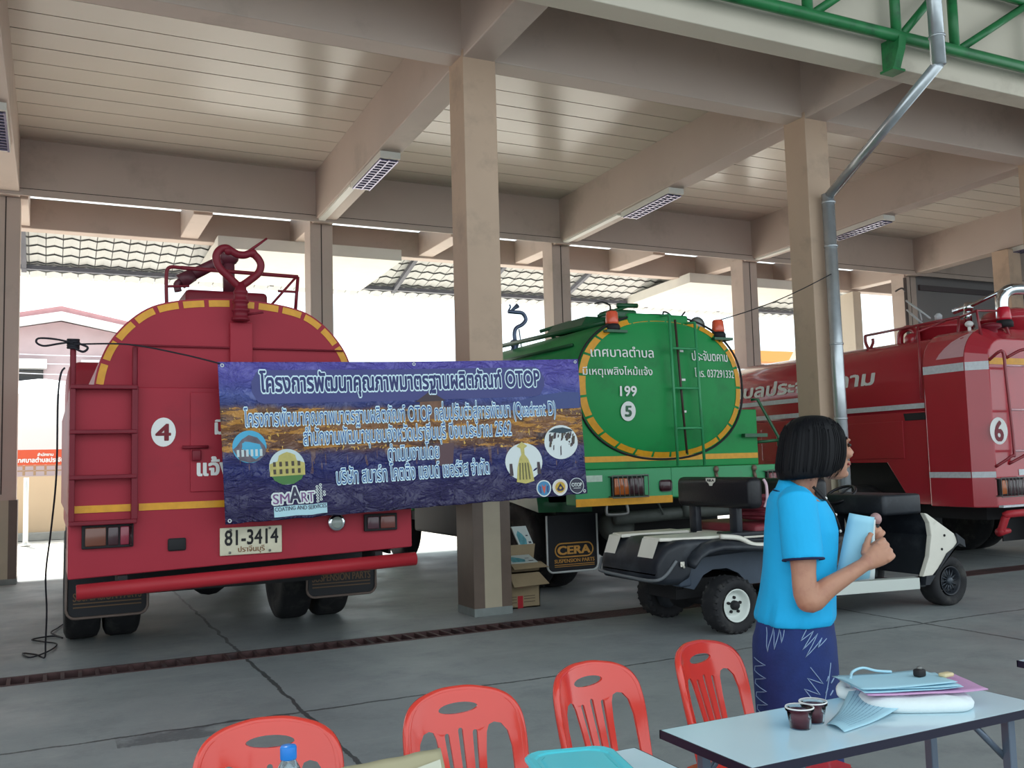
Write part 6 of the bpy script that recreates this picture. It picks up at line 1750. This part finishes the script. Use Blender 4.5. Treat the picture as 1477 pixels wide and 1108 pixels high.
strokes([(-0.118, 0.835), (-0.102, 0.752), (-0.092, 0.838), (-0.078, 0.765), (-0.068, 0.838), (-0.056, 0.79), (-0.05, 0.835)], 0.0016)
strokes([(0.035, 0.838), (0.012, 0.800), (0.062, 0.832), (0.020, 0.770), (0.078, 0.822), (0.03, 0.745), (0.094, 0.805), (0.075, 0.775), (0.112, 0.80)], 0.0016)
zz = []
for i in range(8):
    z0 = 0.715 - 0.046 * i
    zz += [(-0.150, z0), (-0.112, z0 - 0.012), (-0.148, z0 - 0.030)]
strokes(zz, 0.0016)
for k in range(6):
    t = 0.25 + k * 0.42; stroke(dense([(t - 0.10, 0.82), (t, 0.73), (t + 0.06, 0.81)], 5), 0.0017)
    stroke(dense([(t + (0.12 if i % 2 else 0), 0.68 - i * 0.034) for i in range(12)], 3), 0.0016)

# papers and microphone in her hands
m_sheet = mat('pale_blue_sheet', (150, 204, 224), 0.6, var=0.03)
t = thing('paper_sheaf', 'folded pale blue paper sheets held upright in the hand of the woman', 'papers', tuple(HR(0.06, 0.03, 0.0)))
def sheet_(name, P, m, par, th=0.0012):
    a, b, c, d = P
    mb = MB(); rows = []
    for j in range(9):
        r_ = []
        for i in range(5):
            u, v = i / 4, j / 8
            p = (a * (1 - u) + b * u) * (1 - v) + (d * (1 - u) + c * u) * v
            n_ = (b - a).cross(d - a).normalized()
            r_.append(p + n_ * (0.012 * sin(pi * u) + 0.006 * sin(2 * pi * v)))
        rows.append(r_)
    vs = [p for r_ in rows for p in r_]; mb.add(vs, [(j * 5 + i, j * 5 + i + 1, (j + 1) * 5 + i + 1, (j + 1) * 5 + i) for j in range(8) for i in range(4)], 0, True)
    o = mb.build(name, m, par); md = o.modifiers.new('t', 'SOLIDIFY'); md.thickness = th; md.offset = 0
    return o
def wp(px_off, z, y): 
    """a point beside the hand: px_off along the picture's right of the body axis, y across the body"""
    return B_((px_off - 0.236 * y) / 0.97, y, z)
sh1 = sheet_('sheet', [wp(0.095, 0.985, -0.02), wp(0.215, 0.995, -0.015), wp(0.240, 1.215, -0.025), wp(0.155, 1.232, -0.03)], m_sheet, t)
sh2 = sheet_('sheet', [wp(0.165, 0.985, 0.0), wp(0.240, 0.99, 0.01), wp(0.250, 1.205, -0.005), wp(0.165, 1.22, -0.01)], mat('white_sheet', (214, 224, 224), 0.6), t)
mb = MB()
a, b, c, d = [wp(0.105, 1.03, -0.045), wp(0.20, 1.03, -0.04), wp(0.232, 1.205, -0.046), wp(0.158, 1.22, -0.046)]
t = thing('microphone', 'black microphone with pale pink ring held in front of the chest', 'microphone', tuple(wp(0.255, 1.13, 0.02)))
mb = MB(); mb.tube([wp(0.245, 1.02, 0.035), wp(0.262, 1.19, 0.03)], [0.011, 0.014], 14); mb.build('microphone_body', m_black, t)
mb = MB(); mb.tube([wp(0.258, 1.145, 0.031), wp(0.259, 1.155, 0.031)], 0.0165, 14); mb.build('colour_ring', mat('lilac_ring', (196, 150, 214), 0.4), t)
mb = MB(); mb.ball(wp(0.263, 1.205, 0.03), 0.021, 0.021, 0.023, 16); mb.build('microphone_head', mat('pinkish_mesh', (176, 140, 138), 0.5, metal=0.3, bump=0.3, bscale=300), t)

# ================================================================ RED PLASTIC CHAIRS
m_chair = mat('red_chair_plastic', (212, 62, 50), 0.16, var=0.03, scale=3, spec=0.6, coat=0.3)
def bent_sheet(poly, holes, th, fn, us, vs_):
    """flat outline with cut-outs, sliced into strips and bent by fn(u, v, d)"""
    mb = MB(); mb.prism(poly, -th / 2, th / 2, 'Z', holes=holes)
    bm = bmesh.new()
    V = [bm.verts.new(p) for p in mb.v]
    for f in mb.f:
        try: bm.faces.new([V[i] for i in f])
        except ValueError: pass
    for k, lst in ((0, us), (1, vs_)):
        for c in lst:
            co = Vector((c, 0, 0)) if k == 0 else Vector((0, c, 0)); no = Vector((1, 0, 0)) if k == 0 else Vector((0, 1, 0))
            bmesh.ops.bisect_plane(bm, geom=bm.verts[:] + bm.edges[:] + bm.faces[:], plane_co=co, plane_no=no, dist=1e-5)
    for v in bm.verts: v.co = fn(v.co.x, v.co.y, v.co.z)
    out = MB(); out.bm(bm, 0, True)
    return out
def slot(x0, y0, x1, y1, w0, w1, n=6):
    """rounded slot from (x0,y0) to (x1,y1)"""
    d = Vector((x1 - x0, y1 - y0)).normalized(); nn = Vector((-d.y, d.x)); out = []
    for i in range(n + 1):
        a = pi * i / n; out.append((x1 + (nn.x * cos(a) + d.x * sin(a)) * w1, y1 + (nn.y * cos(a) + d.y * sin(a)) * w1))
    for i in range(n + 1):
        a = pi * i / n; out.append((x0 + (-nn.x * cos(a) - d.x * sin(a)) * w0, y0 + (-nn.y * cos(a) - d.y * sin(a)) * w0))
    return out
def back_map(u, v, d):
    y = 0.17 + v * 0.28 - 3.4 * abs(u) ** 2.3 * (0.6 + 0.9 * v) + d
    return Vector((u, y, 0.42 + v * 0.945))
def chair(label):
    t = thing('plastic_chair', label, 'chair', (0, 0, 0), 'red plastic chairs behind the tables')
    W = 0.178
    right = [(W - 0.012, 0.0), (W - 0.006, 0.12), (W, 0.22), (W - 0.001, 0.285), (W - 0.008, 0.325), (W - 0.026, 0.355), (W - 0.058, 0.374), (W - 0.10, 0.384), (0.04, 0.390)]
    outline = right + [(0.0, 0.391)] + [(-x, y) for x, y in reversed(right)]
    rw = [(0.148, 0.0), (0.152, 0.10), (0.153, 0.16), (0.145, 0.195), (0.128, 0.212), (0.108, 0.215), (0.092, 0.210), (0.083, 0.195), (0.074, 0.15), (0.064, 0.07), (0.060, 0.0)]
    side_r = [(x * 0.94, y * 1.34 + 0.004) for x, y in rw]
    holes = [side_r, [(-x, y) for x, y in reversed(side_r)],
             [(0.062 * cos(a), 0.341 + 0.016 * sin(a)) for a in [2 * pi * i / 22 for i in range(22)]],
             slot(0, 0.03, 0, 0.278, 0.0055, 0.0075), slot(0.030, 0.03, 0.044, 0.268, 0.0055, 0.0075), slot(-0.030, 0.03, -0.044, 0.268, 0.0055, 0.0075)]
    mb = bent_sheet(outline, holes, 0.008, back_map, [i * 0.02 for i in range(-9, 10)], [i * 0.03 for i in range(1, 13)])
    o = mb.build('backrest', m_chair, t); md = o.modifiers.new('e', 'EDGE_SPLIT'); md.split_angle = radians(40)
    mb = MB(); mb.tube([back_map(x * 0.995, y * 0.995, 0.010) for x, y in [tuple(p)[:2] for p in smoothpath([(a, b, 0) for a, b in outline], 4)]], 0.0125, 8); mb.build('back_rim', m_chair, t)
    # seat
    poly = [(-0.19, 0.19), (-0.2, -0.12), (-0.185, -0.19), (-0.14, -0.215), (0.14, -0.215), (0.185, -0.19), (0.2, -0.12), (0.19, 0.19)]
    mb = bent_sheet(poly, [], 0.012, lambda u, v, d: Vector((u, v, 0.425 + d - 0.02 * (1 - (u / 0.2) ** 2) * (1 - ((v + 0.02) / 0.23) ** 2))), [i * 0.03 for i in range(-6, 7)], [i * 0.03 for i in range(-7, 7)])
    o = mb.build('seat', m_chair, t); md = o.modifiers.new('e', 'EDGE_SPLIT'); md.split_angle = radians(40)
    mb = MB(); mb.tube([(x * 0.985, y * 0.985, 0.41) for x, y in poly], 0.014, 8, closed=True); mb.build('seat_rim', m_chair, t)
    for sx in (-1, 1):
        for (y0, y1) in ((-0.175, -0.225), (0.165, 0.235)):
            mb = MB()
            mb.loft([[(sx * (0.165 + 0.045 * (0.42 - z) / 0.42) + w * cos(a), y0 + (y1 - y0) * (0.42 - z) / 0.42 + w * sin(a), z) for a in [pi / 4 + pi / 2 * i for i in range(4)]] for z, w in ((0.42, 0.034), (0.25, 0.028), (0.0, 0.021))], smooth=False)
            mb.build('leg', m_chair, t, bevel=0.005)
    return t
c0 = chair('red plastic chair at far left, behind the water bottle')
index_kids()
spots = [((0.533, 2.557), -16, None), ((1.078, 2.605), 0, 'red plastic chair behind the brown envelope, second from the left'), ((1.560, 2.685), 13, 'red plastic chair behind the teal tray, between the two tables'), ((2.065, 2.765), 17, 'red plastic chair right beside the woman, half hidden by her skirt')]
for (x, y), rz, lab in spots:
    c = c0 if lab is None else copy_tree(c0)
    if lab: c['label'] = lab
    a = radians(rz)
    c.rotation_euler = (0, 0, a)
    off = Matrix.Rotation(a, 3, 'Z') @ Vector((0, 0.275, 0))
    c.location = (x - off.x, y - off.y, 0)

# ================================================================ FOLDING TABLES
m_top = mat('pale_blue_laminate', (196, 222, 232), 0.14, var=0.02, scale=3, spec=0.55)
m_edge = mat('navy_table_edge', (24, 22, 44), 0.4)
m_leg = mat('grey_table_leg', (104, 116, 132), 0.35, metal=0.4, var=0.1)
def table(label, x0, x1, y0, y1, z=0.75):
    t = thing('folding_table', label, 'table', ((x0 + x1) / 2, (y0 + y1) / 2, 0), 'pale blue folding tables in the front row')
    mb = MB(); mb.box(x0 + 0.004, x1 - 0.004, y0 + 0.004, y1 - 0.004, z - 0.02, z); mb.build('tabletop', m_top, t)
    mb = MB()
    for a, b, c, d in ((x0, x1, y0, y0 + 0.004), (x0, x1, y1 - 0.004, y1), (x0, x0 + 0.004, y0, y1), (x1 - 0.004, x1, y0, y1)): mb.box(a, b, c, d, z - 0.022, z - 0.0006)
    mb.box(x0 + 0.01, x1 - 0.01, y0 + 0.01, y1 - 0.01, z - 0.024, z - 0.02)
    mb.build('edge_band', m_edge, t)
    for x, s in ((x0 + 0.10, 1), (x1 - 0.10, -1)):
        for y in (y0 + 0.05, y1 - 0.05):
            mb = MB(); mb.box(x - 0.013, x + 0.013, y - 0.013, y + 0.013, 0, z - 0.024); l = mb.build('leg', m_leg, t, bevel=0.003)
            mb = MB(); mb.tube([(x, y + 0.016, z - 0.14), (x + s * 0.13, y + 0.016, z - 0.025)], 0.009, 6); mb.build('brace', m_leg, l)
        mb = MB(); mb.box(x - 0.01, x + 0.01, y0 + 0.06, y1 - 0.06, 0.12, 0.14); mb.build('foot_rail', m_leg, t)
    return t
table('pale blue folding table with papers and cups in front of the woman', 1.427, 2.455, 1.722, 2.08)
table('pale blue folding table with the teal tray at the bottom edge', 0.24, 1.292, 1.63, 1.99)
table('pale blue folding table just entering the frame at the right edge', 2.889, 3.93, 1.79, 2.125)
TZ = 0.75
# cups of red jelly
m_cup = mat('clear_cup', (240, 242, 244), 0.03, trans=1.0, spec=0.3, ior=1.08)
m_jelly = mat('dark_red_jelly', (96, 40, 52), 0.3, var=0.15, scale=40)
m_lid = mat('clear_lid', (240, 242, 244), 0.05, trans=1.0, ior=1.1)
for (x, y), lab in (((1.742, 1.905), 'small clear cup of dark red jelly, nearer of the two on the table'), ((1.810, 1.928), 'small clear cup of dark red jelly, behind the other cup beside papers')):
    t = thing('dessert_cup', lab, 'cup', (x, y, TZ), 'jelly cups on the table')
    mb = MB(); mb.lathe([(0.0255, 0.001), (0.026, 0.0), (0.033, 0.048), (0.032, 0.048), (0.0255, 0.002), (0.001, 0.002)], (x, y, TZ), cap=False); mb.build('cup_shell', m_cup, t)
    mb = MB(); mb.lathe([(0.001, 0.003), (0.0248, 0.003), (0.0305, 0.041), (0.001, 0.0415)], (x, y, TZ)); mb.build('jelly', m_jelly, t)
    mb = MB(); mb.lathe([(0.0335, 0.044), (0.0365, 0.045), (0.0365, 0.053), (0.033, 0.054), (0.031, 0.050), (0.001, 0.050)], (x, y, TZ), cap=False); mb.build('cup_lid', m_lid, t)
    mb = MB(); mb.tube([(x + 0.035 * cos(a), y + 0.035 * sin(a), TZ + 0.0525) for a in [2 * pi * i / 26 for i in range(26)]], 0.002, 6, closed=True); mb.build('lid_rim', m_white, t)
# sheets, white bag, pink folder
def draped(name, fn, nx, ny, m, par=None, th=0.0012, sm=True):
    mb = MB(); vs = [fn(i / nx, j / ny) for j in range(ny + 1) for i in range(nx + 1)]
    mb.add(vs, [(j * (nx + 1) + i, j * (nx + 1) + i + 1, (j + 1) * (nx + 1) + i + 1, (j + 1) * (nx + 1) + i) for j in range(ny) for i in range(nx)], 0, sm)
    o = mb.build(name, m, par); md = o.modifiers.new('t', 'SOLIDIFY'); md.thickness = th; md.offset = 0
    return o
m_paper = mat('pale_blue_paper', (164, 206, 222), 0.55)
m_print = mat('grey_print', (118, 156, 180), 0.6)
A_, Bq, Cq, Dq = Vector((1.812, 1.885, 0)), Vector((1.80, 1.812, 0)), Vector((2.105, 1.875, 0)), Vector((2.085, 2.055, 0))
def loose(u, v):
    p = (A_ * (1 - u) + Dq * u) * (1 - v) + (Bq * (1 - u) + Cq * u) * v
    z = TZ + 0.003 + 0.085 * max(0, u - 0.35) ** 1.5 * (1 - 0.5 * v) + 0.008 * sin(pi * v) * (1 - u)
    return Vector((p.x, p.y, z))
ls = draped('paper_sheet', loose, 16, 10, m_paper); tag(ls, 'loose printed pale blue sheet on the table beside the two cups', 'paper')
for k in range(9):
    v = 0.12 + k * 0.085
    mb = MB()
    for q in range(10):
        u0, u1 = 0.12 + 0.76 * q / 10, 0.12 + 0.76 * (q + 0.85) / 10
        P = [loose(u0, v), loose(u1, v), loose(u1, v + 0.014), loose(u0, v + 0.014)]
        mb.add([p + Vector((0, 0, 0.0014)) for p in P], [(0, 1, 2, 3)])
    mb.build('printed_line', m_print, ls)
m_cloth = mat('white_bag_cloth', (216, 226, 228), 0.8, var=0.03, bump=0.2, bscale=25)
mb = MB()
ctr = Vector((2.165, 1.915, TZ)); 
ax1 = Vector((0.86, -0.50, 0)).normalized(); ax2 = Vector((0.50, 0.86, 0)).normalized()
rings = []
for zf, k in ((0.001, 0.93), (0.008, 1.0), (0.018, 1.02), (0.028, 0.98), (0.035, 0.88), (0.038, 0.6), (0.039, 0.01)):
    rg = []
    for i in range(44):
        a = 2 * pi * i / 44; e = 2 / 3.2
        cx_ = 0.15 * abs(cos(a)) ** e * (1 if cos(a) > 0 else -1); cy_ = 0.105 * abs(sin(a)) ** e * (1 if sin(a) > 0 else -1)
        w = 1 + 0.05 * noise.noise(Vector((cos(a) * 1.5, sin(a) * 1.5, zf * 14)))
        p = ctr + ax1 * cx_ * k * w + ax2 * cy_ * k * w
        rg.append((p.x, p.y, TZ + zf * (1 + 0.18 * noise.noise(Vector((cos(a) * 2, sin(a) * 2, 3))))))
    rings.append(rg)
mb.loft(rings)
t = thing('cloth_bag', 'white cloth bag lying on the table under a pile of papers', 'bag', tuple(ctr)); mb.build('bag_body', m_cloth, t)
mb = MB(); mb.tube(smoothpath([ctr + ax1 * -0.12 + ax2 * 0.07 + Vector((0, 0, 0.03)), ctr + ax1 * -0.165 + ax2 * 0.075 + Vector((0, 0, 0.034)), ctr + ax1 * -0.178 + ax2 * 0.05 + Vector((0, 0, 0.02)), ctr + ax1 * -0.14 + ax2 * 0.03 + Vector((0, 0, 0.02))], 5), 0.017, 8); mb.build('bag_handle', m_cloth, t)
def flatpile(cx_, cy_, hw, hd, z, rot, curl=0.01):
    e1 = Vector((cos(rot), sin(rot), 0)); e2 = Vector((-sin(rot), cos(rot), 0))
    def fn(u, v):
        p = Vector((cx_, cy_, 0)) + e1 * (u * 2 - 1) * hw + e2 * (v * 2 - 1) * hd
        return Vector((p.x, p.y, z + curl * noise.noise(Vector((u * 2.2, v * 2.2, z * 50))) + curl * 0.8 * abs(u * 2 - 1) ** 2 * (1 if u > 0.5 else 0.2)))
    return fn
ra = -0.42
pk = draped('pink_folder', flatpile(2.18, 1.93, 0.165, 0.095, TZ + 0.047, ra, 0.005), 14, 8, mat('pink_card', (196, 150, 190), 0.5), None, 0.003); tag(pk, 'pink card folder on the white bag, under the blue papers', 'folder')
for k, (dx, dy, dr, lab) in enumerate(((-0.005, 0.0, 0.05, 'lowest pale blue sheet, resting on the pink folder'), (0.0, 0.008, -0.06, 'middle pale blue sheet of the pile on the pink folder'), (-0.012, 0.012, 0.12, 'topmost pale blue sheet of the pile on the pink folder'))):
    o = draped('paper_sheet', flatpile(2.15 + dx, 1.945 + dy, 0.140, 0.085, TZ + 0.053 + k * 0.0045, ra + dr, 0.004), 12, 8, m_paper); tag(o, lab, 'paper', 'papers piled on the bag')
mb = MB(); mb.tube(smoothpath([(2.04, 2.02, TZ + 0.066), (2.08, 2.05, TZ + 0.074), (2.12, 2.05, TZ + 0.080), (2.15, 2.03, TZ + 0.072), (2.19, 2.01, TZ + 0.068)], 5), 0.004, 6)
tag(mb.build('paper_clip_strap', m_paper), 'curled pale strip sticking up at the back of the paper pile', 'strip')
t = thing('marker_cap', 'small dark gadget behind the papers on the table', 'gadget', (2.225, 1.93, TZ + 0.09))
mb = MB(); mb.rbox(2.205, 2.235, 1.925, 1.95, TZ + 0.064, TZ + 0.086, 0.006); mb.build('gadget_body', m_black, t)
mb = MB(); mb.ball((2.220, 1.937, TZ + 0.088), 0.008, 0.008, 0.006, 10); mb.build('gadget_knob', m_rim, t)
mb = MB(); mb.rbox(2.265, 2.305, 1.89, 1.915, TZ + 0.062, TZ + 0.074, 0.005); tag(mb.build('eraser', mat('cream_plastic', (206, 190, 150), 0.5)), 'small cream block behind the papers near the table end', 'eraser')
# bottle, brown envelope, teal tray on the nearer table
t = thing('water_bottle', 'clear plastic water bottle with blue cap at the bottom left', 'bottle', (0.40, 1.76, TZ))
bx_, by_ = 0.398, 1.757
mb = MB(); mb.lathe([(0.001, 0.001), (0.028, 0.0), (0.032, 0.01), (0.032, 0.11), (0.031, 0.125), (0.026, 0.148), (0.017, 0.166), (0.0125, 0.174), (0.0125, 0.182)], (bx_, by_, TZ), cap=False); mb.build('bottle_shell', mat('clear_plastic', (232, 236, 240), 0.06, trans=0.95, spec=0.5), t)
mb = MB(); mb.lathe([(0.0145, 0.176), (0.0148, 0.178), (0.0148, 0.196), (0.0135, 0.199), (0.001, 0.1995)], (bx_, by_, TZ)); mb.build('bottle_cap', mat('blue_cap', (24, 116, 200), 0.35), t)
mb = MB(); mb.lathe([(0.0323, 0.05), (0.0325, 0.052), (0.0325, 0.10), (0.0323, 0.102)], (bx_, by_, TZ), cap=False); mb.build('bottle_label', mat('blue_label', (120, 170, 206), 0.4), t)
def env(u, v):
    a = Vector((0.47, 1.83, TZ + 0.120)); b = Vector((0.737, 1.87, TZ + 0.114)); c = Vector((0.722, 1.77, TZ + 0.004)); d = Vector((0.47, 1.73, TZ + 0.004))
    p = (a * (1 - u) + b * u) * (1 - v) + (d * (1 - u) + c * u) * v
    return p + Vector((0, 0, 0.006 * noise.noise(Vector((u * 4, v * 3, 1))) + 0.012 * sin(pi * v)))
t = thing('envelope', 'brown kraft paper envelope propped up at the bottom edge', 'envelope', (0.65, 1.78, TZ))
draped('envelope_paper', env, 18, 10, mat('kraft_paper', (166, 158, 128), 0.8, var=0.04), t, 0.002)
mb = MB(); P = [env(u, v) + Vector((0, -0.008, 0.006)) for u, v in ((0.72, 0.30), (0.96, 0.25), (0.96, 0.9), (0.72, 0.9))]; mb.add(P, [(0, 1, 2, 3)]); mb.build('paper_label', mat('pale_label', (190, 190, 172), 0.7), t)
def octo(k, z, x0=0.925, x1=1.135, y0=1.745, y1=1.975, c=0.035):
    cx_, cy_ = (x0 + x1) / 2, (y0 + y1) / 2; hx_, hy_ = (x1 - x0) / 2, (y1 - y0) / 2
    pts = []
    for sx, sy, order in ((1, -1, 0), (1, 1, 1), (-1, 1, 0), (-1, -1, 1)):
        a = (cx_ + sx * (hx_ - k), cy_ + sy * (hy_ - k - c)); b = (cx_ + sx * (hx_ - k - c), cy_ + sy * (hy_ - k))
        pr = [b, a] if order == 0 else [a, b]
        pts += [pr[0], ((pr[0][0] * .5 + pr[1][0] * .5) + sx * 0.005, (pr[0][1] * .5 + pr[1][1] * .5) + sy * 0.005), pr[1]]
    rt_ = Matrix.Rotation(-0.25, 2)
    out = []
    for p in pts:
        q = rt_ @ Vector((p[0] - cx_, p[1] - cy_)); out.append((q.x + cx_ + 0.02, q.y + cy_ - 0.02, z))
    return out
m_tealp = mat('teal_plastic', (84, 204, 218), 0.22, spec=0.6)
t = thing('food_box', 'teal plastic box with ridged lid at the bottom edge', 'box', (1.03, 1.85, TZ))
mb = MB(); mb.loft([octo(0.014, TZ), octo(0.008, TZ + 0.03)], smooth=False); mb.build('box_body', m_tealp, t)
mb = MB(); mb.loft([octo(0.004, TZ + 0.028), octo(0.0, TZ + 0.030), octo(0.0, TZ + 0.038), octo(0.006, TZ + 0.042), octo(0.018, TZ + 0.040), octo(0.022, TZ + 0.037), octo(0.030, TZ + 0.037), octo(0.034, TZ + 0.041), octo(0.06, TZ + 0.041)], smooth=False); mb.build('box_lid', m_tealp, t, bevel=0.0015)

# ================================================================ THE YARD BEHIND, seen past the left column and between the tankers
m_bwall = mat('buff_wall', (206, 180, 150), 0.85, var=0.05, scale=0.8)
t = thing('boundary_wall', 'buff yard wall topped with pierced blocks behind the left column', 'wall', (-1, 24, 0))
t['kind'] = 'thing'
mb = MB(); mb.box(-6, 3.2, 24, 24.2, 0, 1.42); mb.build('wall_face', m_bwall, t)
mb = MB(); x = -6.0
while x < 3.2:
    for z in (1.44, 1.56):
        mb.box(x, x + 0.05, 24, 24.2, z, z + 0.11); mb.box(x + 0.05, x + 0.22, 24, 24.2, z + 0.09, z + 0.12)
    x += 0.22
mb.build('pierced_block', mat('pierced_block', (168, 140, 112), 0.85), t)
mb = MB(); mb.box(-6, 3.2, 23.55, 24, 0, 0.16); mb.build('kerb', mat('grey_kerb', (150, 150, 146), 0.9, var=0.15, scale=3), t)
t = thing('sign_board', 'orange red sign board with white Thai words above the yard wall', 'sign', (-0.4, 23.95, 1.7))
mb = MB(); mb.box(-1.6, 1.2, 23.90, 23.95, 1.68, 2.02); mb.build('sign_panel', mat('orange_red_board', (206, 84, 54), 0.6, var=0.08, scale=2), t)
letters(t, 'สำนักงาน', onY(23.9, 0.01), -0.20, 0.12, 1.875, m_white, None, 24, 0.04)
letters(t, 'เทศบาลตำบลประจันตคาม', onY(23.9, 0.01), -0.62, 0.62, 1.735, m_white, 0.14, 24, 0.04)
mb = MB(); mb.tube([(-0.385, 22, 0), (-0.385, 22, 1.40)], 0.05, 12); mb.lathe([(0.12, 0), (0.12, 0.03), (0.06, 0.05)], (-0.385, 22, 0))
tag(mb.build('white_post', m_white), 'short white pipe post standing in front of the yard wall', 'post')
m_tent = mat('white_canvas', (232, 234, 236), 0.8)
t = thing('canopy_tent', 'large white canvas tent roof showing above the sign board', 'tent', (-0.2, 27, 0))
mb = MB(); mb.loft([[(-3, 26, 2.0), (3, 26, 2.0), (3, 31, 2.0), (-3, 31, 2.0)], [(-3, 26, 3.45), (3, 26, 3.45), (3, 31, 3.45), (-3, 31, 3.45)], [(-0.25, 28, 4.0), (-0.05, 28, 4.0), (-0.05, 29, 4.0), (-0.25, 29, 4.0)]], smooth=False); mb.build('canvas', m_tent, t)
for x in (-2.9, 2.9):
    mb = MB(); mb.tube([(x, 26.1, 0), (x, 26.1, 3.4)], 0.04, 8); mb.build('tent_pole', m_rim, t)
t = thing('house', 'brown house with low gable roof beyond the yard, behind the tent', 'house', (0.3, 34, 0))
m_hb = mat('mauve_brick', (196, 176, 178), 0.85, var=0.06, scale=2)  # wall tone lightened, distant haze is put into the colour
mb = MB(); mb.prism([(-4.2, 0), (5.0, 0), (5.0, 5.55), (0.35, 6.45), (-4.2, 5.55)], 34, 40, 'Y'); mb.build('house_wall', m_hb, t)
mb = MB(); mb.prism([(-4.8, 5.55), (0.35, 6.62), (5.6, 5.55), (5.6, 5.75), (0.35, 6.86), (-4.8, 5.75)], 33.3, 40.5, 'Y'); mb.build('house_roof', mat('dusty_roof', (186, 138, 140), 0.8, var=0.08), t)
mb = MB(); mb.prism([(-4.8, 5.32), (0.35, 6.38), (5.6, 5.32), (5.6, 5.6), (0.35, 6.66), (-4.8, 5.6)], 33.15, 33.3, 'Y'); mb.build('barge_board', m_white, t)
for x0, x1 in ((-1.3, -0.15), (1.05, 2.2), (-3.6, -2.4)):
    mb = MB(); mb.box(x0, x1, 33.95, 34.0, 3.9, 4.85); w = mb.build('window', m_glass, t)
    mb = MB(); mb.box(x0 - 0.1, x1 + 0.1, 33.5, 33.95, 4.85, 5.15); mb.build('window_hood', m_white, w)
m_wire = mat('pale_wire', (176, 176, 184), 0.6)
for k, (z0, z1) in enumerate(((5.0, 4.85), (4.75, 4.60), (4.55, 4.2), (4.1, 4.0))):
    mb = MB(); mb.tube([(-8 + q * 2, 30, z0 + (z1 - z0) * q / 8 - 0.25 * sin(pi * q / 8) + 0.2) for q in range(9)], 0.012, 5)
    tag(mb.build('power_line', m_wire), ['uppermost pale overhead wire in front of the brown house', 'second pale overhead wire in front of the brown house', 'third pale overhead wire in front of the brown house', 'lowest pale overhead wire in front of the brown house'][k], 'wire', 'overhead wires')
t = thing('house', 'pale house with orange eaves far behind the number 6 tanker', 'house', (26, 31, 0))
mb = MB(); mb.box(23.5, 30, 30.5, 36, 0, 5.3); mb.build('house_wall', mat('pale_pink_wall', (222, 204, 200), 0.85), t)
mb = MB(); mb.prism([(30.0, 5.3), (36.5, 5.3), (36.5, 5.6), (33, 6.0), (30.0, 5.75)], 23.2, 30.3, 'X'); mb.build('house_roof', mat('orange_roof', (226, 152, 84), 0.7), t)
